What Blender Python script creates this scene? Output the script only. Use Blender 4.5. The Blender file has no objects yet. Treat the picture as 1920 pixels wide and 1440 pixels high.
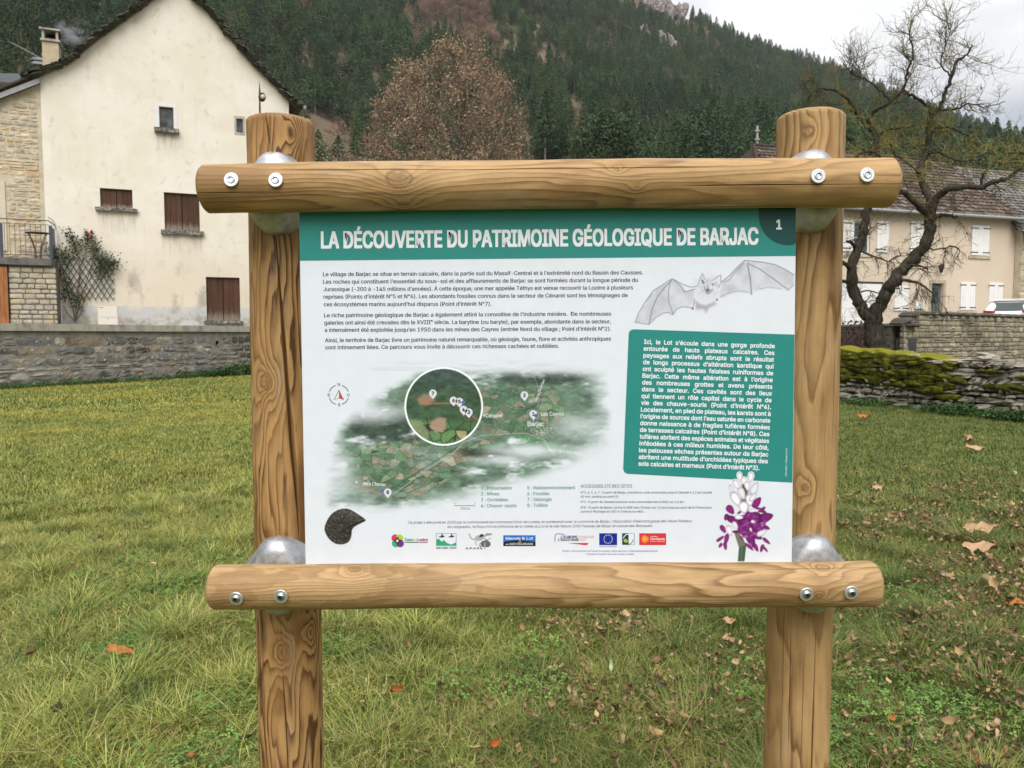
import bpy, bmesh, math, random, os
import numpy as np
from mathutils import Vector, Matrix
from mathutils.geometry import tessellate_polygon
random.seed(7); RNG = np.random.default_rng(11)
R = math.radians
SC = bpy.context.scene
COL = SC.collection

# ------------------------------------------------------------------ camera
F = 1443.0                      # focal length in photograph pixels (1920 wide)
PITCH = math.atan(92/1443)
CP, SP = math.cos(PITCH), math.sin(PITCH)
EYE = 1.6
cam_d = bpy.data.cameras.new('camera'); cam = bpy.data.objects.new('camera', cam_d); COL.objects.link(cam)
cam.location = (0, 0, EYE); cam.rotation_euler = (R(90)-PITCH, 0, 0)
cam_d.sensor_width = 36; cam_d.lens = 36*F/1920; cam_d.clip_start = .05; cam_d.clip_end = 6000
cam_d.dof.use_dof = True; cam_d.dof.focus_distance = 1.29; cam_d.dof.aperture_fstop = 20
SC.camera = cam

# ------------------------------------------------------------------ light
SC.view_settings.view_transform = 'Standard'; SC.view_settings.look = 'None'
SC.view_settings.exposure = 1.12; SC.view_settings.gamma = 1; SC.view_settings.use_curve_mapping = False
sun_d = bpy.data.lights.new('sun', 'SUN'); sun_d.energy = 1.5; sun_d.angle = R(45); sun_d.color = (1, .96, .9)
sun = bpy.data.objects.new('sun', sun_d); COL.objects.link(sun)
SUN_EL, SUN_AZ = 50, 180        # azimuth clockwise from +Y: behind the viewer, to the left
sv = Vector((math.sin(R(SUN_AZ))*math.cos(R(SUN_EL)), math.cos(R(SUN_AZ))*math.cos(R(SUN_EL)), math.sin(R(SUN_EL))))
sun.rotation_euler = sv.to_track_quat('Z', 'Y').to_euler()

# ------------------------------------------------------------------ node helpers
class G:
    def __init__(s, nt): s.nt = nt; s.cache = {}
    def n(s, t, ins=None, **props):
        nd = s.nt.nodes.new(t)
        for k, v in props.items(): setattr(nd, k, v)
        for k, v in (ins or {}).items():
            i = nd.inputs[k]
            if isinstance(v, bpy.types.NodeSocket): s.nt.links.new(v, i)
            else: i.default_value = v
        return nd
    def coord(s, w='Object'): 
        if w == 'Position': return s.n('ShaderNodeNewGeometry').outputs['Position']
        return s.n('ShaderNodeTexCoord').outputs[w]
    def m(s, op, a, b=0.0, c=0.0, clamp=False):
        nd = s.n('ShaderNodeMath', {0: a, 1: b, 2: c}, operation=op); nd.use_clamp = clamp; return nd.outputs[0]
    def vm(s, op, a, b=(0,0,0), out='Vector', scale=None):
        ins = {0: a, 1: b}
        if scale is not None: ins['Scale'] = scale
        return s.n('ShaderNodeVectorMath', ins, operation=op).outputs[out]
    def sep(s, v): 
        o = s.n('ShaderNodeSeparateXYZ', {0: v}).outputs; return o[0], o[1], o[2]
    def comb(s, x, y, z): return s.n('ShaderNodeCombineXYZ', {0: x, 1: y, 2: z}).outputs[0]
    def noise(s, v, scale=5, detail=4, rough=.55, dist=0.0, col=False):
        nd = s.n('ShaderNodeTexNoise', {'Vector': v, 'Scale': scale, 'Detail': detail, 'Roughness': rough, 'Distortion': dist})
        return nd.outputs['Color' if col else 'Fac']
    def vor(s, v, scale=5, feature='F1', out='Distance', rnd=1.0):
        return s.n('ShaderNodeTexVoronoi', {'Vector': v, 'Scale': scale, 'Randomness': rnd}, feature=feature).outputs[out]
    def ramp(s, f, stops, interp='LINEAR'):
        nd = s.n('ShaderNodeValToRGB', {0: f}); cr = nd.color_ramp; cr.interpolation = interp
        while len(cr.elements) > 1: cr.elements.remove(cr.elements[-1])
        for i, (p, c) in enumerate(stops):
            e = cr.elements[0] if i == 0 else cr.elements.new(p)
            e.position = p
            if not hasattr(c, '__len__'): c = (c, c, c)
            e.color = (*c[:3], 1)
        return nd.outputs[0]
    def step(s, f, a, b):          # smooth 0..1 between a and b
        nd = s.n('ShaderNodeMapRange', {0: f, 1: a, 2: b, 3: 0.0, 4: 1.0}, interpolation_type='SMOOTHSTEP'); return nd.outputs[0]
    def mix(s, f, a, b, bt='MIX'):
        nd = s.n('ShaderNodeMix', data_type='RGBA', blend_type=bt)
        for i, v in ((0, f), (6, a), (7, b)):
            if isinstance(v, bpy.types.NodeSocket): s.nt.links.new(v, nd.inputs[i])
            else: nd.inputs[i].default_value = v if i == 0 else ((*v[:3], 1) if hasattr(v, '__len__') else (v, v, v, 1))
        return nd.outputs[2]
    def mapv(s, v, scale=(1,1,1), loc=(0,0,0), rot=(0,0,0)):
        return s.n('ShaderNodeMapping', {'Vector': v, 'Location': loc, 'Rotation': rot, 'Scale': scale}).outputs[0]
    def attr(s, name, out='Color'): return s.n('ShaderNodeAttribute', attribute_name=name).outputs[out]
    def rand(s): return s.n('ShaderNodeObjectInfo').outputs['Random']
    def bump(s, h, strength=.5, dist=.01, normal=None):
        ins = {'Height': h, 'Strength': strength, 'Distance': dist}
        if normal: ins['Normal'] = normal
        return s.n('ShaderNodeBump', ins).outputs[0]

def mat(name, fn, rough=.8, spec=.4, metal=0.0, **kw):
    m = bpy.data.materials.new(name); m.use_nodes = True; nt = m.node_tree; nt.nodes.clear(); g = G(nt)
    out = g.n('ShaderNodeOutputMaterial'); b = g.n('ShaderNodeBsdfPrincipled')
    b.inputs['Roughness'].default_value = rough; b.inputs['Specular IOR Level'].default_value = spec; b.inputs['Metallic'].default_value = metal
    for k, v in kw.items(): b.inputs[k.replace('_', ' ')].default_value = v
    r = fn(g) if callable(fn) else {'Base Color': (*fn, 1)}
    if not isinstance(r, dict): r = {'Base Color': r}
    for k, v in r.items():
        if isinstance(v, bpy.types.NodeSocket): nt.links.new(v, b.inputs[k])
        else: b.inputs[k].default_value = v
    nt.links.new(b.outputs[0], out.inputs[0])
    return m
def srgb(*c):
    c = [x/255 for x in c]; return tuple(x/12.92 if x <= .04045 else ((x+.055)/1.055)**2.4 for x in c)
def vary(base, amt=.25, scale=6, bump=.0, bscale=60, rough=.85, coord='Object', dark=None, bdist=.004):
    def f(g):
        v = g.coord(coord); n = g.noise(v, scale, 5, .6)
        c2 = dark or tuple(x*(1-amt*1.6) for x in base)
        c1 = tuple(min(1, x*(1+amt)) for x in base)
        d = {'Base Color': g.ramp(n, [(.25, c2), (.5, base), (.75, c1)]), 'Roughness': rough}
        if bump: d['Normal'] = g.bump(g.noise(v, bscale, 4, .6), bump, bdist)
        return d
    return f

# ------------------------------------------------------------------ world: bright overcast sky
W = bpy.data.worlds.new('World'); SC.world = W; W.use_nodes = True; W.node_tree.nodes.clear()
g = G(W.node_tree)
sky = g.n('ShaderNodeTexSky', sky_type='NISHITA'); sky.sun_disc = False
sky.sun_elevation = R(SUN_EL); sky.sun_rotation = R(SUN_AZ); sky.dust_density = 2.0
dv = g.coord('Generated'); dx, dy, dz = g.sep(dv)
den = g.m('ADD', g.m('MAXIMUM', dz, 0.0), .12)
cv = g.comb(g.m('DIVIDE', dx, den), g.m('DIVIDE', dy, den), 0.0)
n1 = g.noise(g.mapv(cv, (1, 1, 1), (3.1, 1.4, 0)), .75, 6, .5, .6)
n2 = g.noise(g.mapv(cv, (1, 1, 1), (7.1, 2.4, 0)), 2.2, 5, .5, .4)
nn = g.m('ADD', g.m('MULTIPLY', n1, .7), g.m('MULTIPLY', n2, .3))
cloud = g.ramp(nn, [(.40, (3.2, 3.4, 3.7)), (.46, (4.1, 4.2, 4.4)), (.52, (5.0, 5.0, 5.0)), (.60, (6.6, 6.5, 6.2))])
col = g.mix(.90, sky.outputs[0], cloud)
grad = g.m('MULTIPLY_ADD', g.m('MAXIMUM', dz, 0.0), 1.15, .52)   # an overcast sky brightens towards the zenith
col = g.vm('SCALE', col, scale=grad)
bg = g.n('ShaderNodeBackground', {'Color': col, 'Strength': .1})
wo = g.n('ShaderNodeOutputWorld'); W.node_tree.links.new(bg.outputs[0], wo.inputs[0])

# ------------------------------------------------------------------ geometry helpers
def ray(px, py):
    a = (np.asarray(px, float)-960)/F; b = (720-np.asarray(py, float))/F
    return a, CP+b*SP, -SP+b*CP
def at(px, py, Y):
    dx, dy, dz = ray(px, py); k = Y/dy
    return Vector((float(dx*k), float(Y), float(EYE+dz*k)))
def atn(px, py, Y):
    dx, dy, dz = ray(px, py); k = Y/dy
    return np.stack([dx*k, np.full_like(dx*k, Y), EYE+dz*k], -1)
def ground_pt(px, py, z=0.0):
    dx, dy, dz = ray(px, py); k = (z-EYE)/dz; return Vector((float(dx*k), float(dy*k), z))

def link(o, parent=None):
    COL.objects.link(o)
    if parent is not None:
        o.parent = parent; o.matrix_parent_inverse = parent.matrix_basis.inverted()
    return o
def mk(name, verts, faces, m=None, parent=None, smooth=False, mw=None, attrs=None, uvs=None):
    me = bpy.data.meshes.new(name)
    me.from_pydata([tuple(v) for v in verts] if not isinstance(verts, np.ndarray) else verts.tolist(), [], [tuple(f) for f in faces] if not isinstance(faces, np.ndarray) else faces.tolist())
    for k, arr in (attrs or {}).items():
        arr = np.asarray(arr, float)
        if arr.ndim == 2:
            a = me.color_attributes.new(k, 'FLOAT_COLOR', 'POINT'); full = np.ones((len(arr), 4)); full[:, :3] = arr[:, :3]; a.data.foreach_set('color', full.ravel())
        else:
            a = me.attributes.new(k, 'FLOAT', 'POINT'); a.data.foreach_set('value', arr)
    if smooth: me.polygons.foreach_set('use_smooth', [True]*len(me.polygons))
    if m: me.materials.append(m)
    me.update()
    o = bpy.data.objects.new(name, me)
    if mw is not None: o.matrix_world = mw
    link(o, parent)
    return o
def thing(name, label, cat, loc=(0,0,0), group=None, kind=None):
    o = bpy.data.objects.new(name, None); o.location = loc; o.empty_display_size = .1; COL.objects.link(o)
    return tag(o, label, cat, group, kind)
def tag(o, label=None, cat=None, group=None, kind=None):
    if label: o['label'] = label
    if cat: o['category'] = cat
    if group: o['group'] = group
    if kind: o['kind'] = kind
    return o
class MB:
    def __init__(s): s.v = []; s.f = []
    def add(s, v, f):
        k = len(s.v); s.v += [tuple(x) for x in v]; s.f += [tuple(i+k for i in q) for q in f]; return s
    def box(s, o, ex, ey, ez):      # corner and three edge vectors
        o, ex, ey, ez = map(Vector, (o, ex, ey, ez))
        v = [o, o+ex, o+ex+ey, o+ey, o+ez, o+ex+ez, o+ex+ey+ez, o+ey+ez]
        f = [(0,3,2,1), (4,5,6,7), (0,1,5,4), (1,2,6,5), (2,3,7,6), (3,0,4,7)]
        if ex.cross(ey).dot(ez) < 0: f = [q[::-1] for q in f]
        return s.add(v, f)
    def tube(s, pts, rad, n=8, cap=True, jit=0.0):
        pts = [Vector(p) for p in pts]; N = len(pts)
        if not hasattr(rad, '__len__'): rad = [rad]*N
        t0 = (pts[1]-pts[0]).normalized(); up = Vector((0,0,1)) if abs(t0.z) < .9 else Vector((1,0,0))
        a = t0.cross(up).normalized(); v = []
        for i, p in enumerate(pts):
            t = (pts[min(i+1, N-1)]-pts[max(i-1, 0)]).normalized()
            a = (a-t*a.dot(t)).normalized(); b = t.cross(a)
            for k in range(n):
                an = 2*math.pi*k/n; r = rad[i]*(1+jit*(random.random()-.5))
                v.append(p+a*(math.cos(an)*r)+b*(math.sin(an)*r))
        f = [(i*n+k, i*n+(k+1)%n, (i+1)*n+(k+1)%n, (i+1)*n+k) for i in range(N-1) for k in range(n)]
        if cap: f += [tuple(range(n))[::-1], tuple((N-1)*n+k for k in range(n))]
        return s.add(v, f)
    def build(s, name, m, parent=None, smooth=False): return mk(name, s.v, s.f, m, parent, smooth)

def vnoise(x, y, seed=0):          # smooth value noise, numpy
    x = np.asarray(x, float); y = np.asarray(y, float)
    xi = np.floor(x).astype(np.int64); yi = np.floor(y).astype(np.int64); fx = x-xi; fy = y-yi
    fx = fx*fx*(3-2*fx); fy = fy*fy*(3-2*fy)
    def h(a, b):
        n = (a*374761393+b*668265263+seed*362437) & 0x7fffffff
        n = ((n ^ (n >> 13))*1274126177) & 0x7fffffff
        return ((n ^ (n >> 16)) & 0xffff)/65535.0
    return (h(xi, yi)*(1-fx)+h(xi+1, yi)*fx)*(1-fy)+(h(xi, yi+1)*(1-fx)+h(xi+1, yi+1)*fx)*fy
def fbm(x, y, seed=0, oct=4, g_=.5):
    t = 0; a = 1; s = 0
    for i in range(oct): t = t+a*vnoise(x*2**i, y*2**i, seed+i*17); s += a; a *= g_
    return t/s

def scatter(name, pts, rotz, scale, idx, protos, parent=None, tilt=None):
    """many instances of a few prototype meshes, one object"""
    n = len(pts)
    me = bpy.data.meshes.new(name); me.from_pydata(np.asarray(pts, float).tolist(), [], [])
    a = me.attributes.new('rot', 'FLOAT_VECTOR', 'POINT'); rr = np.zeros((n, 3)); rr[:, 2] = rotz
    if tilt is not None: rr[:, :2] = tilt
    a.data.foreach_set('vector', rr.ravel())
    a = me.attributes.new('scl', 'FLOAT_VECTOR', 'POINT'); sc = np.asarray(scale, float)
    if sc.ndim == 1: sc = np.stack([sc]*3, 1)
    a.data.foreach_set('vector', sc.ravel())
    a = me.attributes.new('pick', 'INT', 'POINT'); a.data.foreach_set('value', np.asarray(idx, int))
    o = bpy.data.objects.new(name, me); link(o, parent)
    c = bpy.data.collections.new(name+'_kinds')
    for k, p in enumerate(protos):
        q = bpy.data.objects.new('%s_kind_%02d' % (name, k), p); c.objects.link(q)
    ng = bpy.data.node_groups.new(name, 'GeometryNodeTree')
    ng.interface.new_socket('Geometry', in_out='INPUT', socket_type='NodeSocketGeometry')
    ng.interface.new_socket('Geometry', in_out='OUTPUT', socket_type='NodeSocketGeometry')
    N = ng.nodes; L = ng.links
    gi = N.new('NodeGroupInput'); go = N.new('NodeGroupOutput'); ip = N.new('GeometryNodeInstanceOnPoints')
    ci = N.new('GeometryNodeCollectionInfo'); ci.inputs['Collection'].default_value = c
    ci.inputs['Separate Children'].default_value = True; ci.inputs['Reset Children'].default_value = True
    def na(nm, t):
        x = N.new('GeometryNodeInputNamedAttribute'); x.data_type = t; x.inputs['Name'].default_value = nm; return x.outputs['Attribute']
    L.new(gi.outputs[0], ip.inputs['Points']); L.new(ci.outputs[0], ip.inputs['Instance'])
    ip.inputs['Pick Instance'].default_value = True
    L.new(na('pick', 'INT'), ip.inputs['Instance Index']); 
    er = N.new('FunctionNodeEulerToRotation'); L.new(na('rot', 'FLOAT_VECTOR'), er.inputs[0]); L.new(er.outputs[0], ip.inputs['Rotation'])
    L.new(na('scl', 'FLOAT_VECTOR'), ip.inputs['Scale']); L.new(ip.outputs[0], go.inputs[0])
    md = o.modifiers.new('scatter', 'NODES'); md.node_group = ng
    return o
def proto(name, verts, faces, m, attrs=None, smooth=False):
    o = mk(name, verts, faces, m, attrs=attrs, smooth=smooth); me = o.data; bpy.data.objects.remove(o); return me
# ------------------------------------------------------------------ terrain
RIDGE = [(-900, -330), (0, -330), (600, -250), (900, -150), (1100, -60), (1240, 5), (1276, 18), (1340, 48), (1412, 77), (1458, 97), (1503, 106), (1575, 131), (1639, 159), (1730, 195), (1843, 231), (1920, 270), (2300, 420), (3200, 470)]
def ridge_e(px):
    y = np.interp(px, [a for a, b in RIDGE], [b for a, b in RIDGE]) + np.interp(px, [1000, 1240, 1950], [0, 26, 34]); return (628-y)/1443
D0, DR = 42.0, 600.0
def hill(X, Y):
    X = np.asarray(X, float); Y = np.asarray(Y, float)
    D = np.hypot(X, Y); az = np.arctan2(X, Y)
    px = 960+1443*np.tan(np.clip(az, -1.05, 1.0))
    e = ridge_e(px)*np.cos(np.clip(az, -1.05, 1.0))
    back = np.clip((np.abs(az)-1.05)/.7, 0, 1); e = e*(1-back)+.12*back
    t = np.clip((D-D0)/(DR-D0), 0, 1)
    S = t**.55
    z = D*e*S
    sp = (fbm(X/90+5, Y/90+9, 3, 4)-.5)*2
    z = z+sp*26*np.clip(t*4, 0, 1)*np.clip((1-t)*2.2, 0, 1)
    over = np.clip(D-DR, 0, None); z = z-over*.25*(e > .1)
    return z
def lawn_z(X, Y):
    return (fbm(np.asarray(X)*.8+20, np.asarray(Y)*.8+20, 5, 3)-.5)*.04
def ground_z(X, Y):
    D = np.hypot(X, Y); k = np.clip((D-34)/10, 0, 1)
    return lawn_z(X, Y)*(1-k)+hill(X, Y)*(D > D0)

def ground_col(g):
    p = g.coord('Position')
    n = g.noise(p, .5, 5, .6); n2 = g.noise(p, 5, 5, .65); n3 = g.noise(p, 40, 3, .6)
    c = g.ramp(n, [(.3, (.075, .095, .022)), (.5, (.13, .14, .035)), (.68, (.19, .17, .05))])
    c = g.mix(g.m('MULTIPLY', n2, .75), c, (.05, .062, .018))
    c = g.mix(g.step(n3, .5, .75), c, (.08, .055, .03))
    x, y, z = g.sep(p)
    far = g.step(g.vm('LENGTH', p, out='Value'), 42, 60)
    s = g.noise(p, .045, 6, .65)
    slope = g.ramp(s, [(.3, (.12, .085, .055)), (.5, (.16, .125, .08)), (.7, (.09, .085, .045))])
    c = g.mix(far, c, slope)
    return {'Base Color': c, 'Roughness': .95, 'Normal': g.bump(n3, .6, .03)}
M_ground = mat('ground_earth', ground_col, spec=.1)

# polar sheet from the viewer out past the ridge
rads = list(np.linspace(0, 30, 61))[1:] + list(np.geomspace(31, 1500, 110))
angs = np.linspace(-math.pi, math.pi, 361)
dense = np.concatenate([np.linspace(-math.pi, -.75, 70), np.linspace(-.74, .74, 240), np.linspace(.75, math.pi, 70)])
V = [(0, 0, float(lawn_z(0, 0)))]; A = len(dense)-1; dense = dense[:-1]
for r_ in rads:
    X = r_*np.sin(dense); Y = r_*np.cos(dense); Z = ground_z(X, Y)
    V += list(zip(X.tolist(), Y.tolist(), Z.tolist()))
Fc = [(0, 1+(k+1) % A, 1+k) for k in range(A)]
for i in range(len(rads)-1):
    a = 1+i*A; b = a+A
    Fc += [(a+k, a+(k+1) % A, b+(k+1) % A, b+k) for k in range(A)]
tag(mk('ground', V, Fc, M_ground, smooth=True), kind='structure')

# ------------------------------------------------------------------ woodland on the mountain
def leafmat(name, cols, trans=.15, rough=.7, coord='Position', ns=.05, hue=.5):
    def f(g):
        r = g.rand(); c = g.ramp(r, [(i/(len(cols)-1), c) for i, c in enumerate(cols)])
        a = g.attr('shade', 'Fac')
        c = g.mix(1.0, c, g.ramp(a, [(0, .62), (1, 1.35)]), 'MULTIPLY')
        n = g.noise(g.coord('Position'), ns, 3, .5)
        c = g.mix(1.0, c, g.ramp(n, [(.3, .75), (.7, 1.3)]), 'MULTIPLY')
        return {'Base Color': c, 'Roughness': rough}
    return mat(name, f, spec=.15)
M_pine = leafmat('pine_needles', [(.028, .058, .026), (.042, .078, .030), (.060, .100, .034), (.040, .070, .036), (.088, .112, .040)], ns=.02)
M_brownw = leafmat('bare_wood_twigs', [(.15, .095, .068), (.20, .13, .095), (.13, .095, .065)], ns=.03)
M_pbark = mat('pine_bark', vary((.16, .13, .11), .3, 3))
def tree_proto(kind, seed):
    rs = random.Random(seed); v = []; f = []; sh = []; mi = []
    def quad(c, s, t, shade):
        n = Vector((rs.gauss(0, 1), rs.gauss(0, 1), rs.gauss(.6, 1))).normalized()
        a = n.orthogonal().normalized(); b = n.cross(a); an = rs.random()*6.28
        a, b = a*math.cos(an)+b*math.sin(an), b*math.cos(an)-a*math.sin(an)
        k = len(v); 
        for (i, j) in ((-1, -.4), (.2, -1), (1, .3), (-.1, 1)):
            v.append(c+a*i*s*(.7+.6*rs.random())+b*j*t*(.7+.6*rs.random())); sh.append(shade)
        f.append((k, k+1, k+2, k+3)); mi.append(0)
    H = 12
    if kind == 'pine':
        w = rs.uniform(1.6, 2.4); base = rs.uniform(.18, .42)
        for i in range(780):
            t = rs.random()**.9; z = H*(base+(1-base)*t)
            rr = w*(1-t)**.75*(.75+.5*vnoise(i*.37, t*9, seed)) + .12
            an = rs.random()*6.28; q = math.sqrt(rs.random()); r2 = rr*q
            droop = -.25*r2*.5
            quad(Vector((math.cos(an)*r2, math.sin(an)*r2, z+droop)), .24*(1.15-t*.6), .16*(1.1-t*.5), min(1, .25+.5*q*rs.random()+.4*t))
    elif kind == 'round':
        w = rs.uniform(2.2, 3.2); H = rs.uniform(8, 10.5)
        for i in range(1100):
            d = Vector((rs.gauss(0, 1), rs.gauss(0, 1), rs.gauss(0, 1))).normalized(); q = rs.random()**.35
            lump = .75+.5*vnoise(d.x*2+seed, d.y*2+d.z*1.7, seed)
            c = Vector((d.x*w*q*lump, d.y*w*q*lump, H*.58+d.z*H*.42*q*lump))
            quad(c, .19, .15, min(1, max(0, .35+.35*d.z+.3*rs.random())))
    else:                                # leafless
        H = rs.uniform(7, 10)
        for i in range(520):
            d = Vector((rs.gauss(0, 1), rs.gauss(0, 1), rs.gauss(.4, 1))).normalized(); q = rs.random()**.45
            c = Vector((d.x*2.6*q, d.y*2.6*q, H*.55+d.z*H*.42*q)); k = len(v)
            e = (d+Vector((rs.gauss(0, .4), rs.gauss(0, .4), .5))).normalized()*rs.uniform(.5, 1.1); s_ = Vector((rs.gauss(0, 1), rs.gauss(0, 1), 0)).normalized()*.07
            for p in (c-s_, c+s_, c+e): v.append(p); sh.append(.3+.6*rs.random())
            f.append((k, k+1, k+2)); mi.append(0)
    n = 5; k = len(v); rb = .17
    for z, r_ in ((-1.5, rb), (H*.92, .04)):
        for j in range(n): v.append(Vector((math.cos(j*6.283/n)*r_, math.sin(j*6.283/n)*r_, z))); sh.append(.5)
    for j in range(n): f.append((k+j, k+(j+1) % n, k+n+(j+1) % n, k+n+j)); mi.append(1)
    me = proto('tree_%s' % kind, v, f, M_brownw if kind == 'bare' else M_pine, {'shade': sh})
    me.materials.append(M_pbark); me.polygons.foreach_set('material_index', mi); return me
PROT = [tree_proto('pine', i) for i in range(6)]+[tree_proto('round', 20+i) for i in range(3)]+[tree_proto('bare', 40+i) for i in range(3)]

def xy_of(px, D): 
    az = np.arctan((np.asarray(px)-960)/1443); return D*np.sin(az), D*np.cos(az)
def sample_wood():
    n = 42000
    D = np.sqrt(RNG.uniform(125**2, 640**2, n)); az = RNG.uniform(-.86, .80, n)
    keep = RNG.random(n) < np.interp(D, [95, 250, 640], [.95, .6, .42])
    D, az = D[keep], az[keep]; X, Y = D*np.sin(az), D*np.cos(az); px = 960+1443*np.tan(az)
    z = hill(X, Y); py = 628-(z-EYE)/Y*1443     # where its foot would be seen
    # brown clearing with scrub behind the house, scree gully high up and the rock outcrop
    clear = ((px > 470) & (px < 1010) & (D < 150+25*vnoise(px/60, D*0, 2)+62*np.exp(-((px-625)/75)**2)))
    dens = vnoise(X/30, Y/30, 8)
    keep = ~clear & (RNG.random(len(D)) < .45+dens)
    # rock outcrop
    rock = (np.abs(py-(30+(px-1190)*.35)) < 20) & (px > 1110) & (px < 1285)
    keep &= ~rock
    gully = (px > 780-py*.1) & (px < 900+py*.35) & (py < 125)
    brownpatch = vnoise(X/45+3, Y/45+7, 19) > .8
    X, Y, z, px, py, D = [q[keep] for q in (X, Y, z, px, py, D)]
    g_, bp = gully[keep], brownpatch[keep]
    r = RNG.random(len(X)); idx = RNG.integers(0, 6, len(X))
    rd = (r < .22) | ((px > 980) & (px < 1450) & (D < 190) & (r < .4)); idx[rd] = RNG.integers(6, 9, rd.sum())
    b = (g_ & (r < .93)) | (bp & (r < .25)) | (r > .985); idx[b] = RNG.integers(9, 12, b.sum())
    sc = RNG.uniform(.65, 1.25, len(X))*np.interp(D, [95, 300, 640], [.95, 1.0, .95])
    sc3 = np.stack([sc*RNG.uniform(.8, 1.25, len(X)), sc*RNG.uniform(.8, 1.25, len(X)), sc], 1)
    return np.stack([X, Y, z-.4], 1), sc3, idx
P, S_, I_ = sample_wood()
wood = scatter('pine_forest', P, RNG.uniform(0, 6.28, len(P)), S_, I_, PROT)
tag(wood, 'dark green pine forest with bare brown patches covering the mountainside', 'forest', kind='stuff')

# rock outcrop near the ridge
def rock_col(g):
    p = g.coord('Position'); n = g.noise(p, .35, 6, .7)
    return {'Base Color': g.ramp(n, [(.3, (.10, .08, .075)), (.5, (.25, .215, .20)), (.7, (.42, .375, .35))]), 'Normal': g.bump(g.noise(p, 1.2, 4, .7), .8, .6)}
M_rock = mat('limestone_cliff', rock_col, spec=.1)
def boulder(c, sx, sy, sz, seed, amp=.35, sub=3):
    bm = bmesh.new(); bmesh.ops.create_icosphere(bm, subdivisions=sub, radius=1)
    for v in bm.verts:
        d = v.co.normalized(); k = 1+amp*(vnoise(d.x*2.3+seed, d.y*2.3+d.z*1.9, seed)-.5)*2+amp*.6*(vnoise(d.x*6+seed, d.z*6+d.y*4, seed+3)-.5)*2
        v.co = Vector((d.x*sx*k, d.y*sy*k, d.z*sz*k))+Vector(c)
    V = [v.co.copy() for v in bm.verts]; Fa = [[v.index for v in f.verts] for f in bm.faces]; bm.free(); return V, Fa
mb = MB()
for i in range(120):
    px = random.uniform(1125, 1275); py = 22+(px-1190)*.42+random.uniform(-14, 14)
    if px < 1165 and random.random() < .75: continue
    Dk = 470
    for D in range(380, 600, 6):
        X, Y = xy_of(px, D); z = hill(X, Y)
        if 628-(z-EYE)/Y*1443 < py: Dk = D; break
    X, Y = xy_of(px, Dk); z = float(hill(X, Y))
    mb.add(*boulder((float(X), float(Y)-3, z+4), random.uniform(1.2, 3.4), random.uniform(2, 3), random.uniform(1.8, 5.2), i, .55, 2))
tag(mb.build('rock_outcrop', M_rock), kind='structure')
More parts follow.
